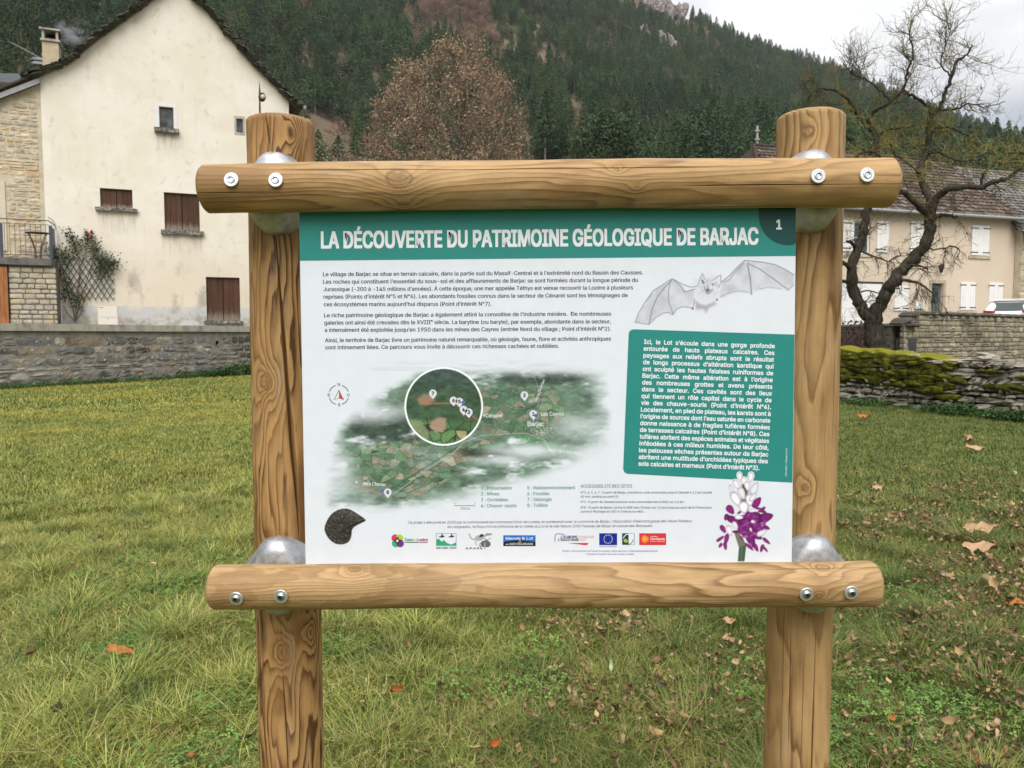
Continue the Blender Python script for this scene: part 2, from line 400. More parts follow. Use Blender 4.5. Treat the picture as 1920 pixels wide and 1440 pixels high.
# ------------------------------------------------------------------ information board of round logs
def wood(name, knots, seed, light=(.50, .32, .145), dark=(.25, .13, .048), freq=210, zs=.9, off=(.014, -.008), contrast=1.0, stain=.5, st_col=(.25, .14, .055), marks=0.0):
    """knots: (x, y, z, size) on the log surface in its own coordinates"""
    def f(g):
        p = g.coord('Object'); x, y, z = g.sep(p)
        q = g.mapv(p, (1, 1, .16), (seed*3.1, seed*1.7, seed*.9))
        w1 = g.noise(q, 9, 3, .5); w2 = g.noise(q, 34, 3, .55)
        wob = g.m('MULTIPLY', g.m('SINE', g.m('MULTIPLY_ADD', z, 2.6*zs, seed)), .006)
        qx = g.m('SUBTRACT', x, g.m('ADD', wob, off[0])); qy = g.m('SUBTRACT', y, off[1])
        rad = g.m('SQRT', g.m('ADD', g.m('MULTIPLY', qx, qx), g.m('MULTIPLY', qy, qy)))
        rad = g.m('ADD', rad, g.m('MULTIPLY', g.m('SUBTRACT', w1, .5), .055))
        rad = g.m('ADD', rad, g.m('MULTIPLY', g.m('SUBTRACT', w2, .5), .008))
        core = None
        for (kx, ky, kz, s) in knots:
            d = g.vm('MULTIPLY', g.vm('SUBTRACT', p, (kx, ky, kz)), (1, 1, .72))
            dl = g.m('DIVIDE', g.vm('LENGTH', g.vm('ADD', d, g.vm('SCALE', g.noise(p, 60, 2, .5, col=True), (0, 0, 0), scale=.004)), out='Value'), s)
            bumpf = g.m('DIVIDE', 1.0, g.m('MULTIPLY_ADD', g.m('MULTIPLY', dl, dl), .6, 1.0))
            rad = g.m('ADD', rad, g.m('MULTIPLY', bumpf, .017))
            core = dl if core is None else g.m('MINIMUM', core, dl)
        ring = g.m('FRACT', g.m('MULTIPLY', rad, freq))
        rc = g.ramp(ring, [(0, .02), (.3, .12), (.62, .5), (.84, 1), (.9, .9), (1, .02)])
        fib = g.noise(g.mapv(p, (1, 1, .03)), 420, 3, .6)
        amt = g.m('MULTIPLY', rc, g.ramp(g.noise(q, 14, 3, .5), [(.3, .25*contrast), (.7, 1.0*contrast)]))
        c = g.mix(amt, light, dark)
        c = g.mix(1.0, c, g.ramp(fib, [(.3, .86), (.7, 1.1)]), 'MULTIPLY')
        big = g.noise(g.mapv(p, (1, 1, .5), (seed, 0, 0)), 7, 4, .6)
        c = g.mix(g.m('MULTIPLY', g.step(big, .5, .68), stain), c, st_col)
        if marks: mk_ = g.noise(g.mapv(p, (1, 1, .55), (3, seed, 1)), 17, 3, .5, .3); c = g.mix(g.m('MULTIPLY', g.m('MULTIPLY', g.step(mk_, .52, .545), g.step(z, .75, .35)), marks), c, (.25, .145, .062))
        c = g.mix(g.m('MULTIPLY', g.step(big, .45, .25), .3), c, (.52, .35, .17))
        gz = g.noise(g.mapv(p, (1, 1, .2), (9, seed, 0)), 22, 5, .65)
        c = g.mix(g.m('MULTIPLY', g.step(gz, .56, .72), .35), c, (.36, .30, .22))
        if core is not None:
            kn = g.m('MULTIPLY_ADD', g.noise(p, 110, 3, .6), .5, g.m('SUBTRACT', core, .25))
            c = g.mix(g.ramp(kn, [(.0, .55), (.3, .2), (.5, .35), (.66, .1), (.76, .6), (.84, .5), (1.0, .0)]), c, (.13, .07, .032))
        chk = g.noise(g.mapv(p, (1, 1, .014), (seed, 2, 0)), 150, 2, .5); c = g.mix(g.m('MULTIPLY', g.step(chk, .64, .70), .55), c, (.09, .05, .024))
        wth = g.noise(g.mapv(p, (1, 1, .4), (2, seed, 5)), 38, 5, .7); c = g.mix(1.0, c, g.ramp(wth, [(.3, .86), (.7, 1.1)]), 'MULTIPLY')
        spots = g.vor(p, 95, 'F1'); c = g.mix(g.m('MULTIPLY', g.step(spots, .09, .05), .7), c, (.1, .05, .025))
        h = g.m('ADD', g.m('MULTIPLY', rc, .5), g.m('MULTIPLY', fib, .5))
        return {'Base Color': c, 'Roughness': g.ramp(ring, [(0, .62), (1, .5)]), 'Normal': g.bump(h, .35, .0012)}
    return mat(name, f, spec=.25)

def log(name, p0, p1, r0, r1, m, parent, cracks=(), nz=260, nb=64, chamfer=.006, seed=0, wander=.0028, horizontal=False, extra=None):
    """cracks: (phi0, phi1, t0, t1, width, depth, wobble); phi 0 faces the viewer; t along the log"""
    p0, p1 = Vector(p0), Vector(p1); zz = (p1-p0).normalized(); L = (p1-p0).length
    yy = Vector((0, 1, 0)); yy = (yy-zz*yy.dot(zz)).normalized(); xx = yy.cross(zz)
    M = Matrix((xx, yy, zz)).transposed().to_4x4(); M.translation = p0
    ts = np.linspace(0, 1, nz)
    ends = np.array([0, chamfer*.3/L, chamfer/L]); ts = np.concatenate([ends, ts[(ts > chamfer/L*1.3) & (ts < 1-chamfer/L*1.3)], 1-ends[::-1]])
    ck = sorted(cracks, key=lambda c: (c[0]+c[1])/2)
    offs = np.array([-2.2, -1.3, -.9, -.45, 0, .45, .9, 1.3, 2.2])
    verts = []; ncol = None
    for t in ts:
        anchors = []
        for (a0, a1, t0, t1, wd, dp, wob) in ck:
            u = np.clip((t-t0)/(t1-t0), -.2, 1.2)
            ph = a0+(a1-a0)*u+wob*(fbm(np.array(t*9+seed), np.array(a0*7.0), seed, 3)-.5)*2
            open_ = max(0, min(1, min((t-t0), (t1-t))/.06))**.6 if t0 < t < t1 else 0
            open_ *= .55+.9*float(vnoise(t*16, a0*3, seed+5))
            anchors.append((float(ph), wd*max(open_, .12), dp*open_))
        cols = []; deps = []
        edges = [-math.pi]+[a[0] for a in anchors]+[math.pi]
        per = max(8, nb//(len(anchors)+1))
        for i in range(len(edges)-1):
            lo = edges[i]+(anchors[i-1][1]/.06*2.3 if i > 0 else 0); hi = edges[i+1]-(anchors[i][1]/.06*2.3 if i < len(anchors) else 0)
            s_ = np.linspace(lo, hi, per, endpoint=(i < len(anchors)) or True)
            if i == len(edges)-2: s_ = s_[:-1]
            cols += list(s_); deps += [0]*len(s_)
            if i < len(anchors):
                ph, w, d = anchors[i]
                for o in offs: cols.append(ph+o*w/.06); deps.append(d*max(0, 1-abs(o)/1.0))
        cols = np.array(cols); deps = np.array(deps)
        r = r0+(r1-r0)*t
        e = min(t, 1-t)*L
        if e < chamfer: r = r-(chamfer-e)*.9 if e > 0 else r-chamfer*1.2
        bulge = wander*(fbm(np.cos(cols)*1.2+3+seed, t*5+np.sin(cols)*1.2, seed, 3)-.5)*2
        if extra: bulge = bulge+extra(cols, t*L)
        rr = r+bulge-deps
        verts.append(np.stack([rr*np.sin(cols), -rr*np.cos(cols), np.full_like(cols, t*L)], 1)); ncol = len(cols)
    V = np.concatenate(verts); nt_ = len(ts)
    i, k = np.meshgrid(np.arange(nt_-1), np.arange(ncol), indexing='ij'); k2 = (k+1) % ncol
    Fq = np.stack([i*ncol+k, i*ncol+k2, (i+1)*ncol+k2, (i+1)*ncol+k], -1).reshape(-1, 4).tolist()
    Fq += [list(range(ncol))[::-1], [(nt_-1)*ncol+j for j in range(ncol)]]
    o = mk(name, V, Fq, m, None, smooth=True)
    for p_ in o.data.polygons[-2:]: p_.use_smooth = False
    o.matrix_world = M
    if parent is not None: o.parent = parent; o.matrix_parent_inverse = parent.matrix_basis.inverted()
    return o, M

BOARD = thing('information_board', 'information board on two round wooden posts with log crossbars and printed panel', 'sign', (0.05, 1.37, 0))
PD, BD, PANEL_Y = 1.37, 1.25, 1.262
pl0, pl1 = at(549, 1560, PD), at(526, 226, PD)
dirl = (pl1-pl0); pl0 = pl1-dirl*((pl1.z+.25)/dirl.z)
pr0, pr1 = at(1490, 1560, PD), at(1520, 216, PD)
dirr = (pr1-pr0); pr0 = pr1-dirr*((pr1.z+.25)/dirr.z)
def knot_on(px, py, Y, M, s):
    p = M.inverted() @ at(px, py, Y); return (p.x, p.y, p.z, s)
def frame_m(p0, p1):
    p0, p1 = Vector(p0), Vector(p1); zz = (p1-p0).normalized(); yy = Vector((0, 1, 0)); yy = (yy-zz*yy.dot(zz)).normalized(); xx = yy.cross(zz)
    M = Matrix((xx, yy, zz)).transposed().to_4x4(); M.translation = p0; return M
PRr = .0567
ML, MR = frame_m(pl0, pl1), frame_m(pr0, pr1)
m1 = wood('pine_post_grain', [knot_on(500, 712, 1.315, ML, .012), knot_on(559, 243, 1.32, ML, .013), knot_on(532, 1222, 1.31, ML, .014), knot_on(590, 1185, 1.33, ML, .010)], 1.3, (.44, .255, .10), (.095, .042, .014), freq=300, contrast=1.5, stain=1.0, st_col=(.20, .10, .034))
m2 = wood('pine_post_grain_pale', [knot_on(1523, 240, 1.31, MR, .011), knot_on(1513, 912, 1.31, MR, .011)], 4.7, (.44, .28, .122), (.155, .078, .026), freq=170, contrast=1.2, stain=.6, zs=1.6)
tz = lambda py, p0, p1, Y: 0
Ll = (pl1-pl0).length
def tt(py, p0, p1, Y=1.31):
    z = at(900, py, Y).z; return (z-p0.z)/(p1.z-p0.z)
postL, _ = log('post', pl0, pl1, PRr, PRr*1.0, m1, BOARD, [
    (.62, .10, tt(1016, pl0, pl1), tt(425, pl0, pl1), .0032, .022, .05),
    (.02, -.18, tt(300, pl0, pl1), tt(200, pl0, pl1), .0022, .016, .03),
    (-.62, -.40, tt(1150, pl0, pl1), tt(1900, pl0, pl1), .0022, .014, .05) if False else (-.55, -.66, tt(1900, pl0, pl1), tt(1140, pl0, pl1), .0020, .014, .05),
    (.20, .02, tt(1500, pl0, pl1), tt(1160, pl0, pl1), .0010, .008, .04)], seed=1, nz=420)
postR, _ = log('post', pr0, pr1, PRr, PRr, m2, BOARD, [
    (.05, .13, tt(1900, pr0, pr1), tt(1170, pr0, pr1), .0014, .010, .04),
    (-.62, -.60, tt(1420, pr0, pr1), tt(1150, pr0, pr1), .0007, .005, .02)], seed=2, nz=420)
bt0, bt1 = at(382, 353, BD), at(1673, 341, BD)
bb0, bb1 = at(398, 1101, BD), at(1642, 1094, BD)
MT, MBm = frame_m(bt0, bt1), frame_m(bb0, bb1)
m3 = wood('pine_beam_grain', [knot_on(752, 338, 1.215, MT, .017), knot_on(760, 392, 1.225, MT, .011), knot_on(1160, 322, 1.22, MT, .005), knot_on(1195, 353, 1.22, MT, .004)], 7.9, (.46, .29, .128), (.16, .08, .028), freq=190, contrast=1.1, stain=.7, zs=1.3)
m4 = wood('pine_beam_grain_water_marked', [knot_on(667, 1064, 1.235, MBm, .011), knot_on(1545, 1062, 1.235, MBm, .010), knot_on(1538, 1120, 1.215, MBm, .006)], 2.2, (.47, .305, .145), (.21, .115, .044), freq=230, contrast=1.0, stain=.55, marks=.5, zs=1.2)
def swell(cols, z):
    d2 = ((z-.31)/.05)**2+((cols+.15)/.7)**2; return .0018*np.exp(-d2)
log('beam', bt0, bt1, .0383, .0388, m3, BOARD, [(-.52, -.50, .11, .74, .0011, .009, .02), (.27, .27, .68, 1.1, .0010, .009, .02), (.38, .36, -.1, .13, .0009, .007, .02)], seed=3, nz=420, nb=56, extra=swell)
log('beam', bb0, bb1, .0352, .0368, m4, BOARD, [(.35, .75, .60, 1.12, .0009, .008, .06), (.30, .34, .05, .17, .0007, .005, .03)], seed=4, nz=420, nb=56)

# cast metal saddles between beam and post
def alu(g):
    p = g.coord('Object'); n = g.noise(p, 60, 5, .65); n2 = g.noise(p, 260, 3, .6)
    return {'Base Color': g.ramp(n, [(.3, (.33, .335, .345)), (.6, (.54, .55, .57))]), 'Roughness': g.ramp(n, [(.3, .36), (.7, .52)]), 'Normal': g.bump(n2, .35, .0008)}
M_alu = mat('cast_aluminium', alu, metal=.8, spec=.5)
def saddle(cx, cz, flip=1):
    NU, NW = 40, 36; V = []
    for i in range(NU+1):
        t = -1+2*i/NU                      # along the post
        z = cz+t*.0695
        a = abs(t)
        w = .078*(1-a**1.5)**.75+.0 if a < 1 else 0
        w = .038*math.sqrt(max(0, 1-a**6))+.044*max(0, 1-a/.86)**1.3
        d = .028*math.sqrt(max(0, 1-a**5))+.004
        for k in range(NW+1):
            s = -1+2*k/NW
            x = cx+w*s
            py_ = PD-math.sqrt(max(PRr**2-(min(abs(w*s), PRr*.98))**2, 0))+.0012
            fr = PD-PRr-d*(1-abs(s)**2.6)
            y = fr if k not in (0, NW) else min(py_, PD-.012)
            if abs(s) > .6: y = y+(min(py_, PD-.02)-y)*((abs(s)-.6)/.4)**2.2
            V.append((x, y, z))
    n = NW+1; Fa = [(i*n+k, i*n+k+1, (i+1)*n+k+1, (i+1)*n+k) for i in range(NU) for k in range(NW)]
    k0 = len(V)
    # back skin so that it is a closed casting
    for i in range(NU+1):
        for k in range(NW+1):
            x, y, z = V[i*n+k]; V.append((x, max(y+.003, PD-.055+.0*x) if k in (0, NW) else y+.006, z))
    Fa += [(k0+i*n+k, k0+(i+1)*n+k, k0+(i+1)*n+k+1, k0+i*n+k+1) for i in range(NU) for k in range(NW)]
    Fa += [(i*n, (i+1)*n, k0+(i+1)*n, k0+i*n) for i in range(NU)]+[(i*n+NW, k0+i*n+NW, k0+(i+1)*n+NW, (i+1)*n+NW) for i in range(NU)]
    o = mk('bracket', V, Fa, M_alu, BOARD, smooth=True); return o
for (cx, cy) in ((513, 361), (1527, 357), (521, 1082), (1527, 1078)):
    P_ = at(cx, cy, 1.30); saddle(P_.x, P_.z)

M_zinc = mat('zinc_washer', lambda g: {'Base Color': g.ramp(g.noise(g.coord('Object'), 300, 3), [(.3, (.62, .64, .67)), (.7, (.8, .82, .84))]), 'Roughness': .38}, metal=.85)
M_bolt = mat('bolt_steel', (.55, .57, .60), rough=.22, metal=1.0)
M_dark = mat('dark_recess', (.02, .02, .02), rough=.7)
def disc(mb, c, n, r, h, seg=28, bevel=.0):
    n = Vector(n).normalized(); a = n.orthogonal().normalized(); b = n.cross(a); rings = [(0, r), (h-bevel, r), (h, r-bevel)]
    V = []; 
    for (hh, rr) in rings:
        for k in range(seg): an = 6.28318*k/seg; V.append(Vector(c)+n*hh+a*math.cos(an)*rr+b*math.sin(an)*rr)
    Fa = [(i*seg+k, i*seg+(k+1) % seg, (i+1)*seg+(k+1) % seg, (i+1)*seg+k) for i in range(2) for k in range(seg)]+[tuple(2*seg+k for k in range(seg))]
    mb.add(V, Fa)
def bolt(px, py, top, M):
    q = M.inverted() @ at(px, py, 1.212); rr = .0395; rr = .0384 if top else .0360; ph = math.atan2(q.x, -q.y)
    z = q.z; n_l = Vector((math.sin(ph), -math.cos(ph), 0)); c = M @ (n_l*(rr+.0012)+Vector((0, 0, z))); n = (M.to_3x3() @ n_l)
    pass
    mb = MB(); disc(mb, c, n, .0112, .0032, 32, .0006); w = mb.build('washer', M_zinc, BOARD, smooth=False)
    b = MB(); a = n.orthogonal().normalized(); bb = n.cross(a)
    # domed button head with a hexagon socket
    rr_ = [(0, .0068), (.0014, .0066), (.0028, .0055), (.0036, .0040), (.0038, .0033)] if not top else [(0, .0064), (.0008, .0062), (.0010, .0050), (.0008, .0040), (.0006, .0034)]
    V = []; seg = 24; c2 = c+n*.0032
    for (hh, r_) in rr_:
        for k in range(seg): an = 6.28318*k/seg; V.append(c2+n*hh+a*math.cos(an)*r_+bb*math.sin(an)*r_)
    b.add(V, [(i*seg+k, i*seg+(k+1) % seg, (i+1)*seg+(k+1) % seg, (i+1)*seg+k) for i in range(len(rr_)-1) for k in range(seg)])
    o = b.build('bolt', M_bolt, w, smooth=True); o.parent = w
    s = MB(); V = []; h0 = rr_[-1][0]
    for (hh, r_) in ((h0, .0034), (h0-.0024, .0030)):
        for k in range(6): an = 6.28318*k/6; V.append(c2+n*hh+a*math.cos(an)*r_+bb*math.sin(an)*r_)
    s.add(V, [(k, k+6, (k+1) % 6+6, (k+1) % 6) for k in range(6)]+[tuple(range(6, 12))])
    s.build('socket', M_dark, w)
for px, py in ((435, 338), (518, 338.5), (1532.5, 331), (1624, 329)): bolt(px, py, True, MT)
for px, py in ((443, 1122), (527, 1118), (1512, 1114), (1596, 1111)): bolt(px, py, False, MBm)

# ------------------------------------------------------------------ printed panel
WHITE = (.69, .735, .81)
def panel_white(g):
    n = g.noise(g.coord('Object'), 30, 4, .6); s = g.vor(g.coord('Object'), 60, 'F1')
    c = g.mix(1.0, WHITE, g.ramp(n, [(.3, .975), (.7, 1.02)]), 'MULTIPLY')
    c = g.mix(g.m('MULTIPLY', g.step(s, .05, .02), .25), c, (.5, .5, .5))
    return {'Base Color': c, 'Normal': g.bump(g.noise(g.coord('Object'), 900, 2), .12, .0004)}
WHITE = (.69, .735, .81)
PK = dict(rough=.42, spec=.35)
M_white = mat('panel_white', panel_white, **PK)
TEAL = srgb(38, 128, 122)
M_teal = mat('print_teal', lambda g: {'Base Color': g.mix(g.noise(g.coord('Object'), 40, 3), TEAL, tuple(x*1.12 for x in TEAL)), 'Normal': g.bump(g.noise(g.coord('Object'), 500, 2), .3, .0006)}, **PK)
M_tealdk = mat('print_dark_teal', srgb(18, 70, 70), **PK)
M_ink = mat('print_ink', srgb(30, 36, 46), **PK)
M_inkw = mat('print_white', (.78, .81, .86), **PK)
M_inkt = mat('print_teal_text', srgb(62, 132, 130), **PK)
M_inkb = mat('print_blue_text', srgb(70, 70, 150), **PK)
M_pic = mat('print_picture', lambda g: {'Base Color': g.mix(1.0, g.attr('Col'), g.ramp(g.noise(g.coord('Object'), 30, 4, .6), [(.3, .975), (.7, 1.02)]), 'MULTIPLY'), 'Normal': g.bump(g.noise(g.coord('Object'), 900, 2), .12, .0004)}, **PK)
c4 = [at(560.5, 386, PANEL_Y), at(1493, 380, PANEL_Y), at(1484.2, 1068, PANEL_Y), at(573.5, 1072, PANEL_Y)]
mb = MB(); v8 = c4+[p+Vector((0, .008, 0)) for p in c4]
mb.add(v8, [(0, 1, 2, 3)[::-1], (4, 5, 6, 7), (0, 4, 5, 1)[::-1], (1, 5, 6, 2)[::-1], (2, 6, 7, 3)[::-1], (3, 7, 4, 0)[::-1]])
PANEL = mb.build('panel', M_white, BOARD)
PF = PANEL_Y-.0001
LAY = .00005
def poly_px(name, pts, m, lay, parent=None):
    v = [at(x, y, PF-LAY*lay) for x, y in pts]
    tr = tessellate_polygon([[Vector((p[0], -p[1], 0)) for p in pts]])
    fs = []
    for t in tr:
        a, b, c = [Vector((pts[i][0], -pts[i][1])) for i in t]
        cr = (b-a).x*(c-a).y-(b-a).y*(c-a).x
        fs.append(tuple(t) if cr > 0 else tuple(t)[::-1])
    return mk(name, v, fs, m, parent or PANEL)
poly_px('title_band', [(560.9, 386.5), (1492.6, 380.5), (1491.8, 480), (562, 489)], M_teal, 1)
arc = [(1477+54.5*math.cos(a), 404+56*math.sin(a)) for a in np.linspace(0, math.pi, 33)]
arc = [(min(x, 1492.3), y) for x, y in arc if True]
arc = [p for p in arc]; arc[0] = (1492.3, 404); pts = [(1492.4, 381), (1492.2, 455)]+[(x, y) for x, y in arc if x < 1489]+[(1422.5, 386), (1426, 381)]
poly_px('corner_badge', pts, M_tealdk, 2)
def rnd(c, p, q, r=9, n=6):
    c, p, q = Vector(c), Vector(p), Vector(q); a = c+(p-c).normalized()*r; b = c+(q-c).normalized()*r
    return [tuple((a*(1-t)**2+c*2*t*(1-t)+b*t*t)) for t in np.linspace(0, 1, n)]
q = [(1179, 617), (1489.6, 627.3), (1485.8, 905), (1168, 888)]
poly_px('text_box', rnd(q[0], q[3], q[1], 11)+[q[1], q[2]]+rnd(q[3], q[2], q[0], 11), M_teal, 1)

try: FONT = bpy.data.fonts.load(os.path.join(bpy.utils.system_resource('DATAFILES'), 'fonts', 'Inter.woff2'))
except Exception: FONT = None
_tc = bpy.data.curves.new('lettering', 'FONT'); _to = bpy.data.objects.new('lettering', _tc)
if FONT: _tc.font = FONT
def glyphs(s, bold=0, shear=0, sw=1.0, res=2):
    _tc.body = s; _tc.offset = bold; _tc.shear = shear; _tc.space_word = sw; _tc.resolution_u = res
    me = bpy.data.meshes.new_from_object(_to); n = len(me.vertices); co = np.zeros(n*3); me.vertices.foreach_get('co', co)
    fs = [tuple(p.vertices) for p in me.polygons]; bpy.data.meshes.remove(me); return co.reshape(-1, 3)[:, :2], fs
CAP = float(glyphs('H')[0][:, 1].max())
class Txt:
    def __init__(s, name, m, lay=3, parent=None): s.name, s.m, s.lay, s.v, s.f, s.n, s.parent = name, m, lay, [], [], 0, parent
    def line(s, t, x0, y0, x1, y1, cap, bold=0.0, shear=0.0, just=False, res=4, fn=None):
        bd = bold; bold = 0.0
        co, fs = glyphs(t, bold, shear, 1.0, res); k = cap/CAP; w = co[:, 0].max()-co[:, 0].min(); L = math.hypot(x1-x0, y1-y0)
        if just and ' ' in t:
            co2, _ = glyphs(t, bold, shear, 2.0, res); w2 = co2[:, 0].max()-co2[:, 0].min()
            sw = 1+(L/k-w)/max(w2-w, 1e-6)
            if sw > .7: co, fs = glyphs(t, bold, shear, min(sw, 9), res); w = co[:, 0].max()-co[:, 0].min()
        co = co.copy(); co[:, 0] -= co[:, 0].min(); kx = L/w
        ux, uy = (x1-x0)/L, (y1-y0)/L
        if fn: co = fn(co)
        X = x0+co[:, 0]*kx*ux+co[:, 1]*k*uy; Y = y0+co[:, 0]*kx*uy-co[:, 1]*k*ux
        st = [(0, 0)]
        if bd: b_ = bd*k*.9; st = [(-b_, 0), (b_, 0)]+([(0, b_), (0, -b_), (-b_, b_), (b_, -b_), (b_, b_), (-b_, -b_)] if bd > .02 else [])
        ix = [i for q_ in fs for i in q_]; jit = np.array([(j % 3)*.000005 for j, q_ in enumerate(fs) for _ in q_]); ends = np.cumsum([0]+[len(q_) for q_ in fs])
        X, Y = X[ix], Y[ix]
        for i_, (ox, oy) in enumerate(st):
            v_ = atn(X+ox, Y+oy, PF-LAY*s.lay-.00002*i_); v_[:, 1] -= jit; s.v.append(v_); s.f += [tuple(range(s.n+ends[j], s.n+ends[j+1])) for j in range(len(fs))]; s.n += len(X)
        return s
    def build(s): 
        return mk(s.name, np.concatenate(s.v), s.f, s.m, s.parent or PANEL)
T = Txt('title_text', M_inkw)
T.line('LA DÉCOUVERTE DU PATRIMOINE GÉOLOGIQUE DE BARJAC', 603, 465, 1421, 457.6, 30, bold=.024, res=4); T.build()
T = Txt('number', M_inkw); T.line('1', 1456.5, 429.5, 1465, 429.4, 17, bold=.03); T.build()
B = .017
T = Txt('introduction_text', M_ink)
for a in (('Le village de Barjac se situe en terrain calcaire, dans la partie sud du Massif-Central et à l’extrémité nord du Bassin des Causses.', 605.8, 517.8, 1205.6, 514.4),
    ('Les roches qui constituent l’essentiel du sous-sol et des affleurements de Barjac se sont formées durant la longue période du', 606, 531.9, 1196, 528.5),
    ('Jurassique (-200 à -145 millions d’années). À cette époque, une mer appelée Téthys est venue recouvrir la Lozère à plusieurs', 606.5, 546, 1186.7, 542.6),
    ('reprises (Points d’intérêt N°5 et N°6). Les abondants fossiles connus dans le secteur de Cénaret sont les témoignages de', 606.8, 560, 1176.8, 557),
    ('ces écosystèmes marins aujourd’hui disparus (Point d’intérêt N°7).', 607.2, 574.2, 921.4, 573.2),
    ('Le riche patrimoine géologique de Barjac a également attiré la convoitise de l’industrie minière.  De nombreuses', 607.8, 594.8, 1145.5, 591.7),
    ('galeries ont ainsi été creusées dès le XVIIIᵉ siècle. La barytine (ou baryte), par exemple, abondante dans le secteur,', 608.2, 608.6, 1145.5, 606.2),
    ('a intensément été exploitée jusqu’en 1950 dans les mines des Cayres (entrée Nord du village ; Point d’intérêt N°2).', 608.9, 622.3, 1145.5, 619.9),
    ('Ainsi, le territoire de Barjac livre un patrimoine naturel remarquable, où géologie, faune, flore et activités anthropiques', 609.6, 641.6, 1145.5, 638.5),
    ('sont intimement liées. Ce parcours vous invite à découvrir ces richesses cachées et oubliées.', 609.9, 655, 1048.2, 651.9)):
    T.line(*a, 7.4, bold=B)
T.build()
BOX = """Ici, le Lot s’écoule dans une gorge profonde
entourée de hauts plateaux calcaires. Ces
paysages aux reliefs abrupts sont le résultat
de longs processus d’altération karstique qui
ont sculpté les hautes falaises ruiniformes de
Barjac. Cette même altération est à l’origine
des nombreuses grottes et avens présents
dans le secteur. Ces cavités sont des lieux
qui tiennent un rôle capital dans le cycle de
vie des chauve-souris (Point d’intérêt N°4).
Localement, en pied de plateau, les karsts sont à
l’origine de sources dont l’eau saturée en carbonate
donne naissance à de fragiles tufières formées
de terrasses calcaires (Point d’intérêt N°8). Ces
tufières abritent des espèces animales et végétales
inféodées à ces milieux humides. De leur côté,
les pelouses sèches présentes autour de Barjac
abritent une multitude d’orchidées typiques des
sols calcaires et marneux (Point d’intérêt N°3).""".split('\n')
T = Txt('text_box_lettering', M_inkw)
for i, s_ in enumerate(BOX):
    x0 = 1207.6-10.4*i/18; y0 = 644.6+12.69*i; x1 = 1452.4-13.9*i/18; y1 = y0+8.3
    if i == 18: x1 = 1423.7
    T.line(s_, x0, y0, x1, y1, 7.9, bold=.022, just=(i != 18))
T.build()
T = Txt('credit_text', M_inkw); T.line('Conception : Fabrega.com.fr', 1475.2, 893, 1476.2, 840, 3.4); T.build()
T = Txt('legend_text', M_inkt)
for i, (a, xa, b, xb) in enumerate((('1 : Présentation', 959.2, '5 : Paléoenvironnement', 1078.2), ('2 : Mines', 936.2, '6 : Fossiles', 1029.9), ('3 : Orchidées', 952.5, '7 : Géologie', 1034.1), ('4 : Chauve-souris', 968.2, '8 : Tufière', 1026.6))):
    y = 918+11.05*i; T.line(a, 901.8, y, xa, y-.2, 6.3, bold=.012); T.line(b, 988.8, y-.4, xb, y-.8, 6.3, bold=.012)
T.line('ACCESSIBILITÉ DES SITES', 1088.8, 914.5, 1185, 914.2, 5.9, bold=.012)
T.build()
T = Txt('access_text', M_ink)
for a in (('N°3, 4, 5, 6, 7 : À partir de Barjac, prendre la route communale jusqu’à Cénaret à 2,2 km (à pied', 1088.8, 925.3, 1334.5, 925.3), ('45 min, parking au point 5).', 1088.8, 933, 1160.5, 933), ('N°2 : À partir de Cénaret suivre la route communale vers la D42 sur 1,8 km.', 1088.8, 943, 1283.8, 943), ('N°8 : À partir de Barjac suivre la N88 vers Chanac sur 3,4 km jusqu’au pont de la France puis', 1088.8, 953.5, 1334.5, 953.5), ('suivre le fléchage sur 400 m (voiture ou vélo).', 1088.8, 961, 1207.5, 961)):
    T.line(*a, 4.2, bold=.004, res=1)
T.line('Ce projet a été porté en 2020 par la communauté de communes Cœur de Lozère, en partenariat avec la commune de Barjac, l’Association Paléontologique des Hauts Plateaux', 765, 982, 1298, 979, 4.9, shear=.22, res=1)
T.line('du Languedoc, le Pays d’Art et d’Histoire de la Vallée du Lot et le site Natura 2000 Falaises de Barjac et causse des Blanquets.', 839, 990, 1223.8, 988, 4.9, shear=.22, res=1)
T.line('200 m', 864, 955.5, 880.5, 955.4, 4.4, res=1)
T.line('UNION EUROPÉENNE', 1124, 1025.7, 1156.5, 1025.7, 2.3, res=1); T.line('NATURA 2000', 818.5, 1029.5, 855.5, 1029.2, 4.2, bold=.02, res=1)
T.line('A. P. H. P. L.', 873, 1029.5, 905, 1029.5, 3.2, bold=.03, shear=.3, res=1); T.line('Communauté de communes', 759, 1017.7, 801.6, 1017.6, 2.2, bold=.03, res=1)
for s_, x, y in (('N', 633, 723.3), ('S', 633.6, 761.3), ('E', 614.6, 743.2), ('O', 650.6, 743.2)): T.line(s_, x, y, x+4.6, y, 5.2, bold=.01)
T.build()
T = Txt('funding_text', M_inkb); T.line('Projet cofinancé par le Fonds Européen Agricole pour le Développement Rural', 1055, 1034.6, 1233, 1034.6, 3.3, res=1)
T.line('L’Europe investit dans les zones rurales', 1098.8, 1040.4, 1189, 1040.4, 3.3, res=1); T.build()

